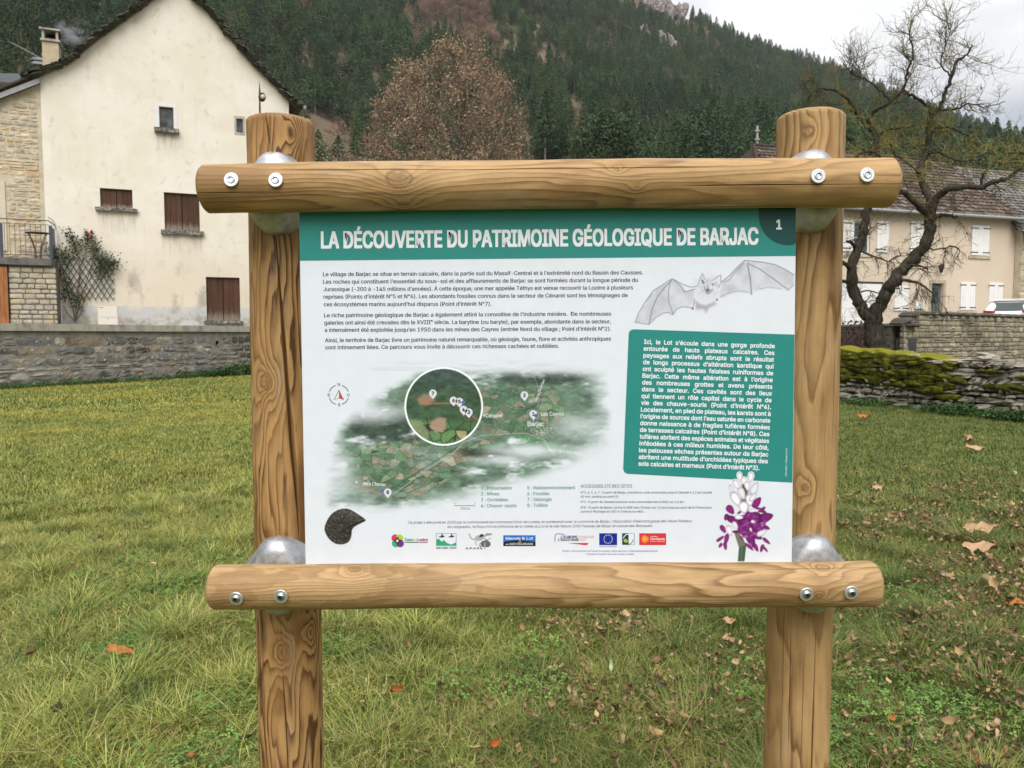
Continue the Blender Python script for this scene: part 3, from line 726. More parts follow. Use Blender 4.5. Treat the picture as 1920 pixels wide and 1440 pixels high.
# pictures on the panel: flat print, painted point by point on a fine sheet
class Pic:
    def __init__(s, x0, y0, x1, y1, st, base=None):
        s.x = np.arange(x0, x1+st*.5, st); s.y = np.arange(y0, y1+st*.5, st); s.st = st
        s.X, s.Y = np.meshgrid(s.x, s.y); s.I = np.zeros(s.X.shape+(3,)); s.I[:] = PW if base is None else base; s.K = np.zeros(s.X.shape)
    def put(s, a, c): s.I += (np.asarray(c)-s.I)*a[..., None]; s.K = np.maximum(s.K, a)
    def poly(s, pts, c, a=1.0, soft=None):
        soft = soft or s.st*.6; ins = np.zeros(s.X.shape, bool); d = np.full(s.X.shape, 1e9); n = len(pts)
        for i in range(n):
            (xa, ya), (xb, yb) = pts[i], pts[(i+1) % n]
            cr = ((ya > s.Y) != (yb > s.Y)) & (s.X < (xb-xa)*(s.Y-ya)/((yb-ya) if yb != ya else 1e-9)+xa); ins ^= cr
            d = np.minimum(d, s.sd(xa, ya, xb, yb))
        s.put(np.clip(np.where(ins, .5+d/soft/2, .5-d/soft/2), 0, 1)*a, c)
    def sd(s, xa, ya, xb, yb):
        dx, dy = xb-xa, yb-ya; t = np.clip(((s.X-xa)*dx+(s.Y-ya)*dy)/(dx*dx+dy*dy+1e-9), 0, 1); return np.hypot(s.X-xa-t*dx, s.Y-ya-t*dy)
    def line(s, pts, w, c, a=1.0, soft=None):
        soft = soft or s.st*.7; d = np.full(s.X.shape, 1e9)
        for i in range(len(pts)-1): d = np.minimum(d, s.sd(*pts[i], *pts[i+1]))
        s.put(np.clip((w/2-d)/soft+.5, 0, 1)*a, c)
    def disc(s, cx, cy, r, c, a=1.0, ry=None, rot=0, soft=None):
        soft = soft or s.st*.7; ry = ry or r; co, si = math.cos(rot), math.sin(rot); dx, dy = s.X-cx, s.Y-cy
        u = (dx*co+dy*si)/r; v = (-dx*si+dy*co)/ry; d = (np.hypot(u, v)-1)*min(r, ry); s.put(np.clip(-d/soft+.5, 0, 1)*a, c)
    def build(s, name, lay=2, thr=None):
        V = atn(s.X.ravel(), s.Y.ravel(), PF-LAY*lay); h, w = s.X.shape
        if thr is None and name in ('aerial_view', 'bat_drawing'): s.K = np.abs(s.I-PW).max(-1); thr = .015
        i, k = np.meshgrid(np.arange(h-1), np.arange(w-1), indexing='ij')
        Fq = np.stack([(i+1)*w+k, (i+1)*w+k+1, i*w+k+1, i*w+k], -1).reshape(-1, 4)
        if thr is not None:
            kk = s.K; q_ = np.maximum.reduce([kk[:-1, :-1], kk[1:, :-1], kk[:-1, 1:], kk[1:, 1:]]).ravel(); Fq = Fq[q_ > thr]
            used = np.unique(Fq); mp = -np.ones(len(V), int); mp[used] = np.arange(len(used)); V = V[used]; Fq = mp[Fq]; C = s.I.reshape(-1, 3)[used]
        else: C = s.I.reshape(-1, 3)
        C = np.where(C <= .04045, C/12.92, ((np.clip(C, 0, 1)+.055)/1.055)**2.4)
        return mk(name, V, Fq, M_pic, PANEL, attrs={'Col': C})
def S8(*c): return np.array(c)/255.0
lin2s = lambda c: 1.055*c**(1/2.4)-.055
PW = np.array([lin2s(c) for c in WHITE])
# --- aerial view
P = Pic(604, 662, 1152, 966, 1.0); X, Y = P.X, P.Y
base = S8(92, 114, 100)[None, None]*np.ones(X.shape+(3,)); nz = fbm(X/14, Y/7, 31, 5, .6); base = base*(.7+.8*nz[..., None])
def voronoi(X, Y, n, seed, sx=1, sy=1, bx=None):
    r = np.random.default_rng(seed); a0, a1, b0, b1 = bx or (X.min(), X.max(), Y.min(), Y.max()); px = r.uniform(a0, a1, n); py = r.uniform(b0, b1, n)
    d1 = np.full(X.shape, 1e9); d2 = d1.copy(); idx = np.zeros(X.shape, int)
    wx = X+5*fbm(X/12, Y/12, seed+1, 2); wy = Y+5*fbm(X/12, Y/12, seed+2, 2)
    for i in range(n):
        d = np.hypot((wx-px[i])*sx, (wy-py[i])*sy); m_ = d < d1; d2 = np.where(m_, d1, np.minimum(d2, d)); idx = np.where(m_, i, idx); d1 = np.where(m_, d, d1)
    return idx, d2-d1, r
def fields(P, region, n, seed, pal, sx=1, sy=1.7, gap=1.2, bx=None):
    idx, e, r = voronoi(P.X, P.Y, n, seed, sx, sy, bx); cs = np.array([S8(*pal[r.integers(len(pal))])*r.uniform(.85, 1.1) for _ in range(n)])
    c = cs[idx]*(.85+.3*fbm(P.X/4, P.Y/3, seed+7, 3))[..., None]; a = np.clip((e-gap)/1.2, 0, 1)*region; P.I += (c-P.I)*a[..., None]; P.I *= (1-.45*np.clip(1-np.abs(e)/1.3, 0, 1)*region)[..., None]
P.I = base.copy()
pal = [(92, 124, 96), (100, 130, 102), (120, 138, 112), (136, 140, 118), (84, 116, 92), (108, 126, 104), (146, 142, 122), (90, 120, 96)]
def blob(cx, cy, rx, ry, rot=0, s=1.0):
    dx, dy = P.X-cx, P.Y-cy; co, si = math.cos(rot), math.sin(rot); u = (dx*co+dy*si)/rx; v = (-dx*si+dy*co)/ry
    return np.clip((1-np.hypot(u, v)+.35*(fbm(P.X/25, P.Y/18, 55, 3)-.5))*3*s, 0, 1)
reg = np.maximum(blob(960, 770, 110, 52), np.maximum(blob(760, 870, 120, 55, -.1), blob(830, 880, 120, 26, -.55)))
fields(P, np.clip(reg*1.6, 0, 1), 1000, 3, pal, gap=.5)
fields(P, blob(1010, 835, 70, 16, .25), 12, 9, [(80, 128, 92), (92, 136, 100), (74, 116, 84)])
P.I *= (1-.35*blob(1000, 700, 130, 26, .05))[..., None]
P.I *= (1-.35*blob(720, 800, 110, 34, .1))[..., None]
P.I *= (1-.4*blob(900, 850, 60, 10, .1))[..., None]
P.line([(740, 925), (800, 880), (850, 850), (868, 830), (900, 817), (960, 813), (985, 812), (1020, 824), (1040, 855)], 1.7, S8(165, 170, 165), .8)
P.line([(700, 940), (760, 900), (820, 862), (858, 838)], 2.2, S8(52, 78, 66), .7)
P.line([(1000, 700), (1012, 735), (1008, 770), (996, 800), (1030, 825)], 1.3, S8(160, 165, 160), .6)
for i in range(90):
    a, b = random.gauss(1015, 13), random.gauss(808, 9); P.disc(a, b, .9, S8(205, 205, 200), .7)
for i in range(50): P.disc(random.gauss(800, 30), random.gauss(870, 12), .8, S8(190, 190, 180), .5)
P.line([(655, 908), (680, 914), (705, 924), (722, 930)], 2.0, S8(190, 105, 95), .7)
# fading mist
ed = np.minimum.reduce([(X-612)/95, (X-640)/60+(Y-800)/60, (1144-X)/85, (Y-664)/55+.25*fbm(X/60, Y/5, 71, 3)-.1, (962-Y)/75])
core = np.clip(ed+.8*(fbm(X/60, Y/20, 77, 5, .6)-.42), 0, 1)
diag = np.clip(((X-604)*.42-(Y-760))/60+.4, 0, 1) if False else 1
low = np.clip(1-(Y-(985-.34*(X-640)))/40, 0, 1)
up = np.clip((Y-(735-.0*(X))-np.clip((790-X), 0, 200)*.35+48)/34, 0, 1)
a = core*low*up; a = np.clip(a*1.5, 0, 1); a = a*a*(3-2*a)
mist = np.clip((fbm(X/40+4, Y/15+2, 91, 5, .55)-.56)*5, 0, 1)*np.clip(1-reg*.7, .1, 1)
for (cx, cy, rx, ry, s) in ((1000, 845, 80, 12, .9), (940, 862, 50, 10, .8), (1080, 800, 45, 22, .6), (700, 775, 55, 15, .85), (680, 760, 60, 8, .5), (1090, 850, 60, 14, .7), (640, 900, 40, 30, .5)): mist = np.maximum(mist, s*blob(cx, cy, rx*1.5, ry*1.7, 0, .42))
a = a*(1-np.clip(mist, 0, 1)); P.I = PW+(P.I-PW)*a[..., None]
g0 = np.clip((fbm(X/60, Y/6, 17, 3)-.45)*2.5, 0, 1)*np.clip(1-np.abs(Y-690)/24, 0, 1)*np.clip(1-np.abs(X-900)/230, 0, 1); P.I += (S8(150, 165, 162)-P.I)*(g0*.6)[..., None]
# edge exactly panel white
edge = np.clip(np.minimum.reduce([X-605, 1151-X, Y-663, 965-Y])/14, 0, 1); P.I = PW+(P.I-PW)*edge[..., None]
# inset circle
cx, cy, r = 832, 762, 72
Q = np.hypot(X-cx, Y-cy); ins = np.clip((r-Q)/.8+.5, 0, 1); save = P.I.copy()
t = np.clip((Y-(cy-r))/(2*r), 0, 1)[..., None]; P.I = S8(66, 82, 84)*(1-np.clip(t*2.6, 0, 1))+S8(62, 86, 64)*np.clip(t*2.6, 0, 1); P.I = P.I*(.6+.8*fbm(X/10, Y/6, 101, 5, .6))[..., None]
fields(P, np.clip((Y-782)/12, 0, 1), 46, 12, [(92, 130, 84), (100, 140, 92), (84, 120, 78), (150, 140, 108), (88, 124, 84)], 1, 1.1, 1.0, (750, 915, 765, 845))
P.poly([(768, 785), (790, 790), (806, 812), (800, 828), (775, 812)], S8(136, 146, 112), .8, 2); P.poly([(808, 792), (822, 782), (836, 784), (836, 806), (818, 812), (806, 800)], S8(168, 142, 122), .9, 2)
P.poly([(782, 748), (794, 738), (812, 740), (816, 752), (800, 760), (786, 758)], S8(150, 128, 104), .9, 3)
P.line([(790, 757), (808, 748), (812, 745)], 1.8, S8(205, 100, 85), .9); P.line([(795, 758), (830, 756), (850, 757), (868, 762), (880, 775), (895, 788)], 1.8, S8(200, 110, 95), .8)
P.I = save+(P.I-save)*ins[..., None]
ring = np.clip((1.7-np.abs(Q-r))/.8+.5, 0, 1); P.put(ring, S8(240, 245, 250))
P.build('aerial_view', 2)
# pins and labels as flat shapes
def pin(x, y, n, r=7.2):
    pts = [(x+r*math.cos(t_), y+r*math.sin(t_)) for t_ in np.linspace(math.radians(140), math.radians(400), 22)]+[(x+.5, y+r*1.55)]
    poly_px('map_pin', pts, M_pin, 3); T_pin.line(n, x-2.1, y+3, x+2.1, y+3, 6.2, bold=.03)
M_pin = mat('print_pin_grey', srgb(208, 212, 222), **PK); M_park = mat('print_parking_blue', srgb(92, 108, 165), **PK)
T_pin = Txt('pin_numbers', M_ink, 4)
for x, y, n in ((811.7, 737.5, '7'), (850.3, 750.8, '6'), (861.5, 753, '5'), (869.2, 768, '4'), (879, 773, '3'), (983.3, 741, '2'), (1000, 776.3, '1'), (727, 923, '8')): pin(x, y, n)
T_pin.build()
for x, y in ((868.5, 754.5), (1005, 779), (716.3, 920.5)): poly_px('parking_mark', [(x+3.6*math.cos(t_), y+3.6*math.sin(t_)) for t_ in np.linspace(0, 6.28, 18)[:-1]], M_park, 4.6)
T = Txt('map_text', M_inkw, 4)
T.line('Cénaret', 910.5, 783, 942.5, 782.4, 7, bold=.008); T.line('Les Cayres', 1014.5, 779.5, 1057, 779.2, 7, bold=.008); T.line('Barjac', 989.5, 799, 1020, 798.6, 8.6, bold=.012)
T.line('vers Chanac', 680, 909, 724, 911.5, 6, bold=.012); T.line('vers Balsièges', 1046, 848, 1092, 853.5, 6); T.line('vers Oulriac', 1006, 754, 1022, 712, 5); T.build()
for pts in ([(905.5, 779.5), (908.5, 777.3), (908.5, 781.7)], [(665.8, 903.8), (670, 901.5), (670, 906)]): poly_px('map_arrow', pts, M_inkw, 4)
# compass and scale bar
mb = MB()
def stroke(name, pts, w, m, lay=3, closed=False):
    V = []; Fa = []
    n = len(pts); 
    for i in range(n):
        a, b = pts[max(i-1, 0)], pts[min(i+1, n-1)]; dx, dy = b[0]-a[0], b[1]-a[1]; l = math.hypot(dx, dy) or 1; nx, ny = -dy/l*w/2, dx/l*w/2
        V += [at(pts[i][0]+nx, pts[i][1]+ny, PF-LAY*lay), at(pts[i][0]-nx, pts[i][1]-ny, PF-LAY*lay)]
    Fa = [(2*i, 2*i+1, 2*i+3, 2*i+2) for i in range(n-1)]; return mk(name, V, Fa, m, PANEL)
for k in range(4):
    a0 = k*math.pi/2+.32; stroke('compass_ring', [(635.3+18.6*math.cos(t_), 740.3+18.6*math.sin(t_)) for t_ in np.linspace(a0, a0+math.pi/2-.64, 14)], 1.2, M_ink)
stroke('compass_needle', [(635.3, 731.5), (626.8, 749.5), (635.6, 746.3), (644.3, 749.7), (635.3, 731.5)], .9, M_ink)
poly_px('compass_needle_red', [(635.5, 732.5), (643.3, 748.6), (635.7, 745.6)], mat('print_red', srgb(205, 60, 60), **PK), 4)
stroke('scale_bar', [(852.2, 942), (852.2, 948.2), (890.3, 948), (890.3, 942)], .8, M_ink)
# --- bat drawing
P = Pic(1183, 486, 1489, 611, .9); INK = S8(128, 126, 138)
zc = lambda pts: [(1180+x/6, 480+y/6) for x, y in pts]
wl = zc([(480, 255), (380, 320), (270, 390), (170, 530), (100, 650), (65, 745), (220, 770), (300, 690), (380, 640), (440, 635), (490, 660), (530, 600), (590, 570), (700, 580), (720, 470), (735, 370), (640, 400), (600, 340), (500, 270)])
wr = zc([(1020, 460), (1040, 290), (1130, 230), (1200, 150), (1305, 55), (1500, 75), (1640, 100), (1750, 150), (1856, 215), (1856, 330), (1790, 380), (1700, 365), (1560, 350), (1470, 375), (1390, 400), (1375, 430), (1350, 410), (1230, 395), (1140, 415), (1050, 470)])
P.poly(wl, PW*.93, .9, 2); P.poly(wr, PW*.93, .9, 2)
hat = fbm(P.X/18, P.Y/18, 5, 3); hl = (np.sin((P.X*.55+P.Y*1.05)*1.5+hat*6)*.5+.5)**2
sh = P.K*np.clip(hat*1.6-.45, 0, 1); P.I += (S8(150, 146, 156)-P.I)*(sh*(.25+.6*hl))[..., None]
def sk(pts, w=1.3, a=.85, c=INK): P.line(zc(pts), w, c, a, 1.0)
sk([(480, 255), (380, 320), (270, 390), (170, 530), (100, 650), (65, 745), (220, 770), (300, 690), (380, 640), (440, 635), (490, 660), (530, 600), (590, 570), (700, 580)])
sk([(480, 270), (400, 350), (310, 470), (255, 600), (222, 760)], 1.9); sk([(460, 280), (440, 400), (440, 500), (478, 610), (495, 655)], 1.5); sk([(490, 260), (570, 330), (620, 405), (735, 375)], 1.7); sk([(500, 262), (600, 320), (690, 350), (760, 345)], 1.5); sk([(180, 520), (260, 420)], 1)
sk([(1020, 460), (1100, 420), (1230, 392), (1350, 410)], 1); sk([(1040, 290), (1130, 220), (1200, 140), (1300, 50)], 1.8); sk([(1060, 300), (1130, 265), (1180, 190), (1290, 80)], 1.4); sk([(1300, 50), (1500, 70), (1640, 98), (1750, 150), (1856, 215)], 1.8); sk([(1330, 100), (1360, 250), (1375, 430)], 2.4); sk([(1330, 80), (1470, 150), (1640, 270), (1790, 382)], 1.9); sk([(1790, 382), (1856, 320)], .8); sk([(1470, 370), (1560, 350), (1700, 365)], .9)
P.poly(zc([(760, 340), (790, 270), (820, 200), (850, 260), (930, 260), (985, 235), (1025, 215), (1030, 320), (1010, 440), (960, 500), (870, 545), (790, 510), (740, 450)]), PW*.97, 1, 2)
fur = fbm(P.X/3.2, P.Y/4.5, 8, 4, .6); hd = np.zeros_like(P.K); 
m_ = np.exp(-(((P.X-1328)/22)**2+((P.Y-536)/16)**2)*1.1); P.I += (S8(140, 136, 146)-P.I)*(m_*np.clip(fur*2-.75, 0, 1)*.9)[..., None]
sk([(765, 340), (790, 270), (822, 198), (850, 262)], 1.3); sk([(940, 275), (985, 235), (1027, 215), (1030, 300), (1000, 360)], 1.3)
P.poly(zc([(740, 500), (800, 540), (860, 555), (960, 515), (975, 540), (900, 580), (860, 640), (840, 600), (750, 600)]), S8(150, 146, 152), .75, 3)
for (x, y, r_) in ((885, 385, 3.6), (835, 300, 2.2), (940, 320, 2), (822, 278, 2), (712, 590, 2.2), (985, 492, 2)): P.disc(*zc([(x, y)])[0], r_, S8(70, 66, 72), .7, soft=1.6)
sk([(730, 480), (722, 570)], 1.6); sk([(840, 340), (870, 420), (900, 425), (930, 380)], 1.4, .9, S8(100, 95, 105))
P.K = np.clip(P.K+1, 0, 1); e_ = np.clip(np.minimum.reduce([P.X-1183, P.Y-486, 611-P.Y])/5, 0, 1)
wob_ = .97+.03*fbm(P.X/20, P.Y/20, 3, 3); P.build('bat_drawing', 1.5)
# --- ammonite
def smooth2(pts, n=4):
    P_ = [Vector(p) for p in pts]; m = len(P_); o_ = []
    for i in range(m):
        a, b, c, d = P_[i-1], P_[i], P_[(i+1) % m], P_[(i+2) % m]
        for k in range(n): t = k/n; o_.append(.5*((2*b)+(c-a)*t+(2*a-5*b+4*c-d)*t*t+(-a+3*b-3*c+d)*t**3))
    return o_
P = Pic(604, 949, 688, 1024, .8); z4 = lambda pts: [(590+x/4.085, 890+y/4.085) for x, y in pts]
out = z4([(75, 420), (90, 360), (130, 300), (190, 265), (260, 262), (330, 300), (390, 345), (370, 365), (330, 385), (300, 405), (285, 430), (282, 470), (260, 515), (210, 535), (150, 525), (100, 480)])
out = [(v.x, v.y) for v in smooth2(out)]; P.poly(out, S8(46, 45, 44), 1); sp = fbm(P.X/1.6, P.Y/1.6, 44, 3, .7); a = P.K.copy()
P.I += (S8(150, 142, 118)-P.I)*(a*np.clip((sp-.56)*5, 0, 1)*.75)[..., None]; up_ = np.clip((985-P.Y+.4*(P.X-640))/30, 0, 1); P.I += (S8(110, 108, 96)-P.I)*(a*up_*np.clip(fbm(P.X/3, P.Y/3, 4, 3)*1.6-.5, 0, 1)*.8)[..., None]
for k in range(9):
    an = 3.3+k*.36; P.line([(640+7*math.cos(an), 990+7*math.sin(an)), (640+27*math.cos(an+.25), 990+27*math.sin(an+.25))], 1.1, S8(22, 22, 24), .6)
P.line(z4([(385, 350), (310, 375), (235, 420), (215, 430), (250, 455), (280, 440)]), 2.2, S8(15, 15, 17), .9, 1.5); P.line([(640+(3+2.6*t_)*math.cos(t_*1.0+.6), 992+(2.6+2.3*t_)*math.sin(t_+.6)) for t_ in np.linspace(0, 7.6, 46)], 1.3, S8(12, 12, 14), .8, 1.2)
P.I += (PW-P.I)*(1-a)[..., None]; P.build('ammonite_picture', 3, .02)
# --- orchid
P = Pic(1338, 882, 1452, 1053, .75); z7 = lambda x, y: (1330+x/7.2, 860+y/7.2)
def petal(x, y, L, w, an, c, a=1.0, edge=None):
    cx, cy = z7(x, y); pts = []
    for t_ in np.linspace(0, 2*math.pi, 22)[:-1]:
        u = math.cos(t_)*L/2; v = math.sin(t_)*w/2*(1-.35*math.cos(t_)); pts.append((cx+(u*math.cos(an)-v*math.sin(an))/7.2, cy+(u*math.sin(an)+v*math.cos(an))/7.2))
    P.poly(pts, S8(*(edge or (190, 180, 195))), a, 1.0)
    ps = [(cx+(p[0]-cx)*.78, cy+(p[1]-cy)*.78) for p in pts]; P.poly(ps, S8(*c), a, 1.8)
P.poly([z7(400, 1200), z7(500, 1150), z7(475, 1385), z7(385, 1385)], S8(66, 88, 70)); P.line([z7(440, 1200), z7(425, 1385)], 3, S8(98, 120, 92), .6, 3)
P.poly([z7(330, 980), z7(380, 960), z7(500, 1160), z7(400, 1200)], S8(112, 110, 98)); P.poly([z7(440, 340), z7(520, 340), z7(520, 700), z7(430, 700)], S8(70, 72, 58), .9, 3)
r7 = random.Random(5)
for (x, y, L, w, an) in ((600, 1010, 260, 120, .6), (520, 880, 300, 170, .3), (560, 1090, 240, 110, 1.2), (640, 800, 260, 150, .2), (430, 940, 240, 100, 1.2), (770, 790, 190, 120, -.3), (330, 830, 200, 90, .4), (590, 770, 220, 120, .1), (640, 920, 220, 120, .5), (700, 700, 160, 50, .4), (230, 790, 90, 60, 2), (770, 930, 100, 50, .4)):
    petal(x, y, L, w, an, (118, 30, 112), 1, (70, 22, 66))
for i in range(60):
    x, y = r7.gauss(570, 95), r7.gauss(920, 110); petal(x, y, r7.uniform(50, 120), r7.uniform(18, 42), r7.uniform(0, 3.14), r7.choice([(150, 50, 148), (128, 34, 120), (172, 84, 170), (92, 22, 84), (196, 140, 196), (140, 44, 130)]), .85, (96, 26, 92))
for (x, y, L, w, an) in ((640, 590, 170, 95, -.9), (285, 690, 140, 90, .9), (540, 1190, 150, 34, .7), (630, 1200, 120, 50, 1.1), (710, 1210, 110, 44, 1.9), (770, 1110, 130, 40, .7), (150, 1080, 130, 36, -.6), (215, 1180, 110, 44, 1.4), (230, 1090, 160, 54, 1.8), (150, 1170, 70, 36, 2.2), (760, 1225, 90, 26, .9), (185, 950, 120, 60, 1.0)):
    petal(x, y, L, w, an, (138, 36, 122), 1, (84, 22, 76))
for (x, y, L, w, an) in ((410, 245, 130, 60, 1.45), (560, 250, 140, 70, 1.65), (470, 300, 100, 90, 1.5), (365, 350, 150, 70, 1.1), (610, 400, 190, 100, -1.1), (510, 370, 130, 70, 1.4), (300, 430, 170, 50, 1.3), (440, 470, 180, 90, 1.2), (360, 550, 240, 110, 1.05), (545, 560, 170, 110, 1.5), (465, 660, 170, 130, 1.4), (590, 520, 150, 60, -.8), (400, 790, 120, 60, .1), (600, 700, 150, 40, -.1), (270, 970, 150, 80, 1.2), (710, 1000, 160, 70, -.5), (560, 960, 60, 26, 1.2), (350, 900, 120, 60, 1.0), (590, 850, 60, 40, .3)):
    petal(x, y, L, w, an, r7.choice([(236, 236, 244), (228, 226, 238), (240, 228, 240), (222, 222, 234)]), 1, (172, 168, 184))
P.line([z7(450, 345), z7(470, 400), z7(500, 450)], 2.2, S8(78, 78, 60), .9, 2); P.disc(*z7(440, 330), 3, S8(214, 214, 170), .8, soft=2)
P.build('orchid_picture', 2, .04)
# --- logos
P = Pic(732, 998, 758, 1028, .55); z = PW
for (x, y, c) in ((741, 1009, (214, 32, 98)), (749, 1009, (160, 205, 60)), (741.8, 1019, (40, 165, 120)), (750.3, 1019, (98, 46, 130))): P.disc(x, y, 7.1, S8(*c), .95)
for (x, y) in ((745, 1009.5), (741.5, 1014), (749.5, 1014), (745.5, 1018.5)): P.disc(x, y, 3.0, S8(95, 40, 50), .8, soft=1.2)
P.disc(745, 1014.3, 1.9, S8(240, 240, 240)); P.build('community_logo', 2, .05)
P = Pic(817, 999, 857, 1025.5, .6); P.poly([(818, 1000), (855.6, 1000), (855.6, 1023.5), (818, 1023.5)], PW, 1); 
P.poly([(818.5, 1012), (823, 1010), (828, 1016), (832, 1012.5), (838, 1018), (846, 1021), (855, 1017), (855.5, 1023.5), (818.5, 1023.5)], S8(44, 160, 110)); P.line([(818.3, 1023.5), (818.3, 1000.3), (855.3, 1000.3), (855.3, 1023.5)], .8, S8(60, 100, 90))
for x0 in (822, 840): P.poly([(x0, 1006.5), (x0+5, 1005), (x0+7, 999.5), (x0+8.5, 1004.5), (x0+13, 1005), (x0+8, 1008), (x0+3, 1007.5)], S8(30, 45, 50))
P.build('nature_logo', 2)
P = Pic(872, 998, 926, 1031, .6); Gy = S8(165, 165, 168)
P.line([(879.5, 1001), (883, 1009), (889, 1012), (896, 1010)], 2.4, Gy); P.disc(899, 1008.5, 9, Gy, 1, 5.5, -.2); P.line([(906, 1007), (912, 1003), (915, 1001.5)], 4, Gy); P.poly([(911, 1000), (922, 1000), (923, 1002.5), (915, 1004.5), (911, 1004)], S8(140, 140, 145)); P.line([(895, 1012), (891, 1017), (894, 1022)], 1.8, Gy); P.line([(908, 1009), (914, 1013)], 1, S8(60, 60, 65)); P.poly([(898, 1007), (902, 1001), (908, 1003), (904, 1007)], S8(40, 42, 48))
P.disc(910.5, 1020, 9.5, S8(96, 98, 104), 1, 7); P.poly([(899, 1026), (921, 1026), (921, 1031), (899, 1031)], PW, 1); P.line([(899, 1019), (920, 1009)], .8, S8(70, 70, 75)); P.line([(899, 1022), (903, 1029)], 1.5, S8(70, 70, 75)); P.line([(909, 1018), (909, 1029)], 2, Gy); P.build('dinosaur_logo', 2, .05)
P = Pic(943.6, 1003.6, 1004.2, 1024.2, .6, S8(40, 105, 190)); P.poly([(943, 1016.5), (955, 1014.5), (968, 1013), (974, 1010.5), (981, 1014), (1005, 1016), (1005, 1025), (943, 1025)], S8(20, 24, 30)); P.line([(972, 1018), (975, 1012.5), (978, 1019)], .8, S8(220, 220, 190)); P.build('valley_logo', 2)
T = Txt('valley_logo_text', M_inkw, 3); T.line('Mende & Lot', 948.5, 1012, 999.5, 1011.8, 5.2, bold=.015, res=1); T.line('GÉVAUDAN', 955.5, 1022, 999, 1021.8, 4.0, bold=.004, res=1); T.line('en', 948.3, 1021.8, 953.6, 1021.8, 3, res=1); T.build()
T = Txt('community_logo_text', mat('print_green_text', srgb(60, 165, 110), **PK)); T.line('Cœur', 758.9, 1014, 775.5, 1014, 4.6, bold=.03); T.build()
T = Txt('community_logo_text', mat('print_lime_text', srgb(190, 205, 120), **PK)); T.line('de', 776, 1014, 782, 1014, 4.6, bold=.01); T.build()
T = Txt('community_logo_text', mat('print_pink_text', srgb(205, 60, 120), **PK)); T.line('Lozère', 782.5, 1014, 801.8, 1014, 4.6, bold=.03); T.build()
NAVY = mat('print_navy', srgb(34, 38, 96), **PK); SAL = mat('print_salmon', srgb(222, 120, 120), **PK)
T = Txt('europe_text', NAVY); T.line('L’EUROPE', 1051.8, 1008.8, 1082, 1008.8, 4.3, bold=.025); T.line('L’OCCITANIE', 1046.8, 1014.2, 1085, 1014.2, 4.3, bold=.025); T.build()
T = Txt('europe_text', SAL); T.line('S’ENGAGE', 1083.5, 1008.8, 1113.8, 1008.8, 4.3); T.line('AGIT', 1087, 1014.2, 1099.5, 1014.2, 4.3); T.build()
stroke('europe_bracket', [(1040.6, 1015.5), (1040.6, 1008), (1041.4, 1002.5), (1044, 1001), (1050, 1001), (1058, 1002)], 1.1, NAVY)
poly_px('europe_swoosh', [(1064, 1018), (1085, 1018.2), (1103.5, 1018), (1101.5, 1021.6), (1096, 1022)], mat('print_red_swoosh', srgb(196, 50, 60), **PK), 3)
P = Pic(1123.5, 999.8, 1156.9, 1021.8, .6, S8(16, 40, 145))
for k in range(12): P.disc(1140.2+7.9*math.cos(k*math.pi/6), 1010.8+7.9*math.sin(k*math.pi/6), .95, S8(235, 235, 200))
P.build('european_flag', 2)
P = Pic(1166, 999.4, 1190, 1022, .55); P.poly([(1166.5, 999.8), (1178.5, 999.8), (1178.5, 1021.6), (1166.5, 1021.6)], S8(34, 60, 60)); P.line([(1178.5, 1000), (1189.3, 1000), (1189.3, 1021.4), (1178.5, 1021.4)], .7, S8(60, 80, 80))
P.line([(1178+9*math.cos(t_), 1011+9.5*math.sin(t_)) for t_ in np.linspace(-2.9, -1.4, 10)], 1.5, S8(230, 235, 235)); P.line([(1178+9*math.cos(t_), 1011+9.5*math.sin(t_)) for t_ in np.linspace(.1, 1.5, 10)], 1.3, S8(60, 80, 80)); P.disc(1173, 1014, 4.2, S8(176, 206, 120), 1, 3, .6); P.line([(1170, 1011.5), (1176.5, 1017)], .9, S8(34, 60, 60)); P.build('leader_logo', 2)
P = Pic(1198.6, 999.8, 1249, 1021.8, .6, S8(205, 52, 58)); 
for k in range(12):
    a_ = k*math.pi/6; P.line([(1209.5, 1010.8), (1209.5+6.8*math.cos(a_), 1010.8+7.2*math.sin(a_))], 1.3, S8(245, 185, 70)) if 2 < k < 10 else None
for k in range(4): P.line([(1210+k*1.7, 1005+k*.7), (1210+k*1.7, 1016.6-k*.7)], .9, S8(245, 185, 70))
P.build('region_logo', 2)
T = Txt('region_logo_text', M_inkw, 3); T.line('Occitanie', 1219.5, 1012.6, 1246.5, 1012.6, 4.4, bold=.02); T.line('La Région', 1219.5, 1007, 1233.5, 1007, 2.2, bold=.01, res=1); T.line('Pyrénées - Méditerranée', 1219.5, 1016, 1246.5, 1016, 1.8, res=1); T.build()
# ------------------------------------------------------------------ vertical frames for facades and walls
class Fr:
    def __init__(s, p0, p1):           # two ground-plan points (x, y)
        s.o = Vector((p0[0], p0[1], 0)); s.u = Vector((p1[0]-p0[0], p1[1]-p0[1], 0)).normalized()
        s.n = Vector((-s.u.y, s.u.x, 0))
        if s.n.y < 0: s.n = -s.n
    def pt(s, u, z, d=0.0): return s.o+s.u*u+s.n*d+Vector((0, 0, z))
    def uz(s, px, py, d=0.0):
        dx, dy, dz = ray(px, py); r = Vector((float(dx), float(dy), float(dz))); c = Vector((0, 0, EYE)); o = s.o+s.n*d
        k = (o-c).dot(s.n)/r.dot(s.n); p = c+r*k; return (p-o).dot(s.u), p.z
    def box(s, mb, u0, u1, z0, z1, d0, d1):
        return mb.box(s.pt(u0, z0, d0), s.u*(u1-u0), s.n*(d1-d0), (0, 0, z1-z0))
    def mat4(s, u, z, d): 
        M = Matrix((s.u, s.n, Vector((0, 0, 1)))).transposed().to_4x4(); M.translation = s.pt(u, z, d); return M
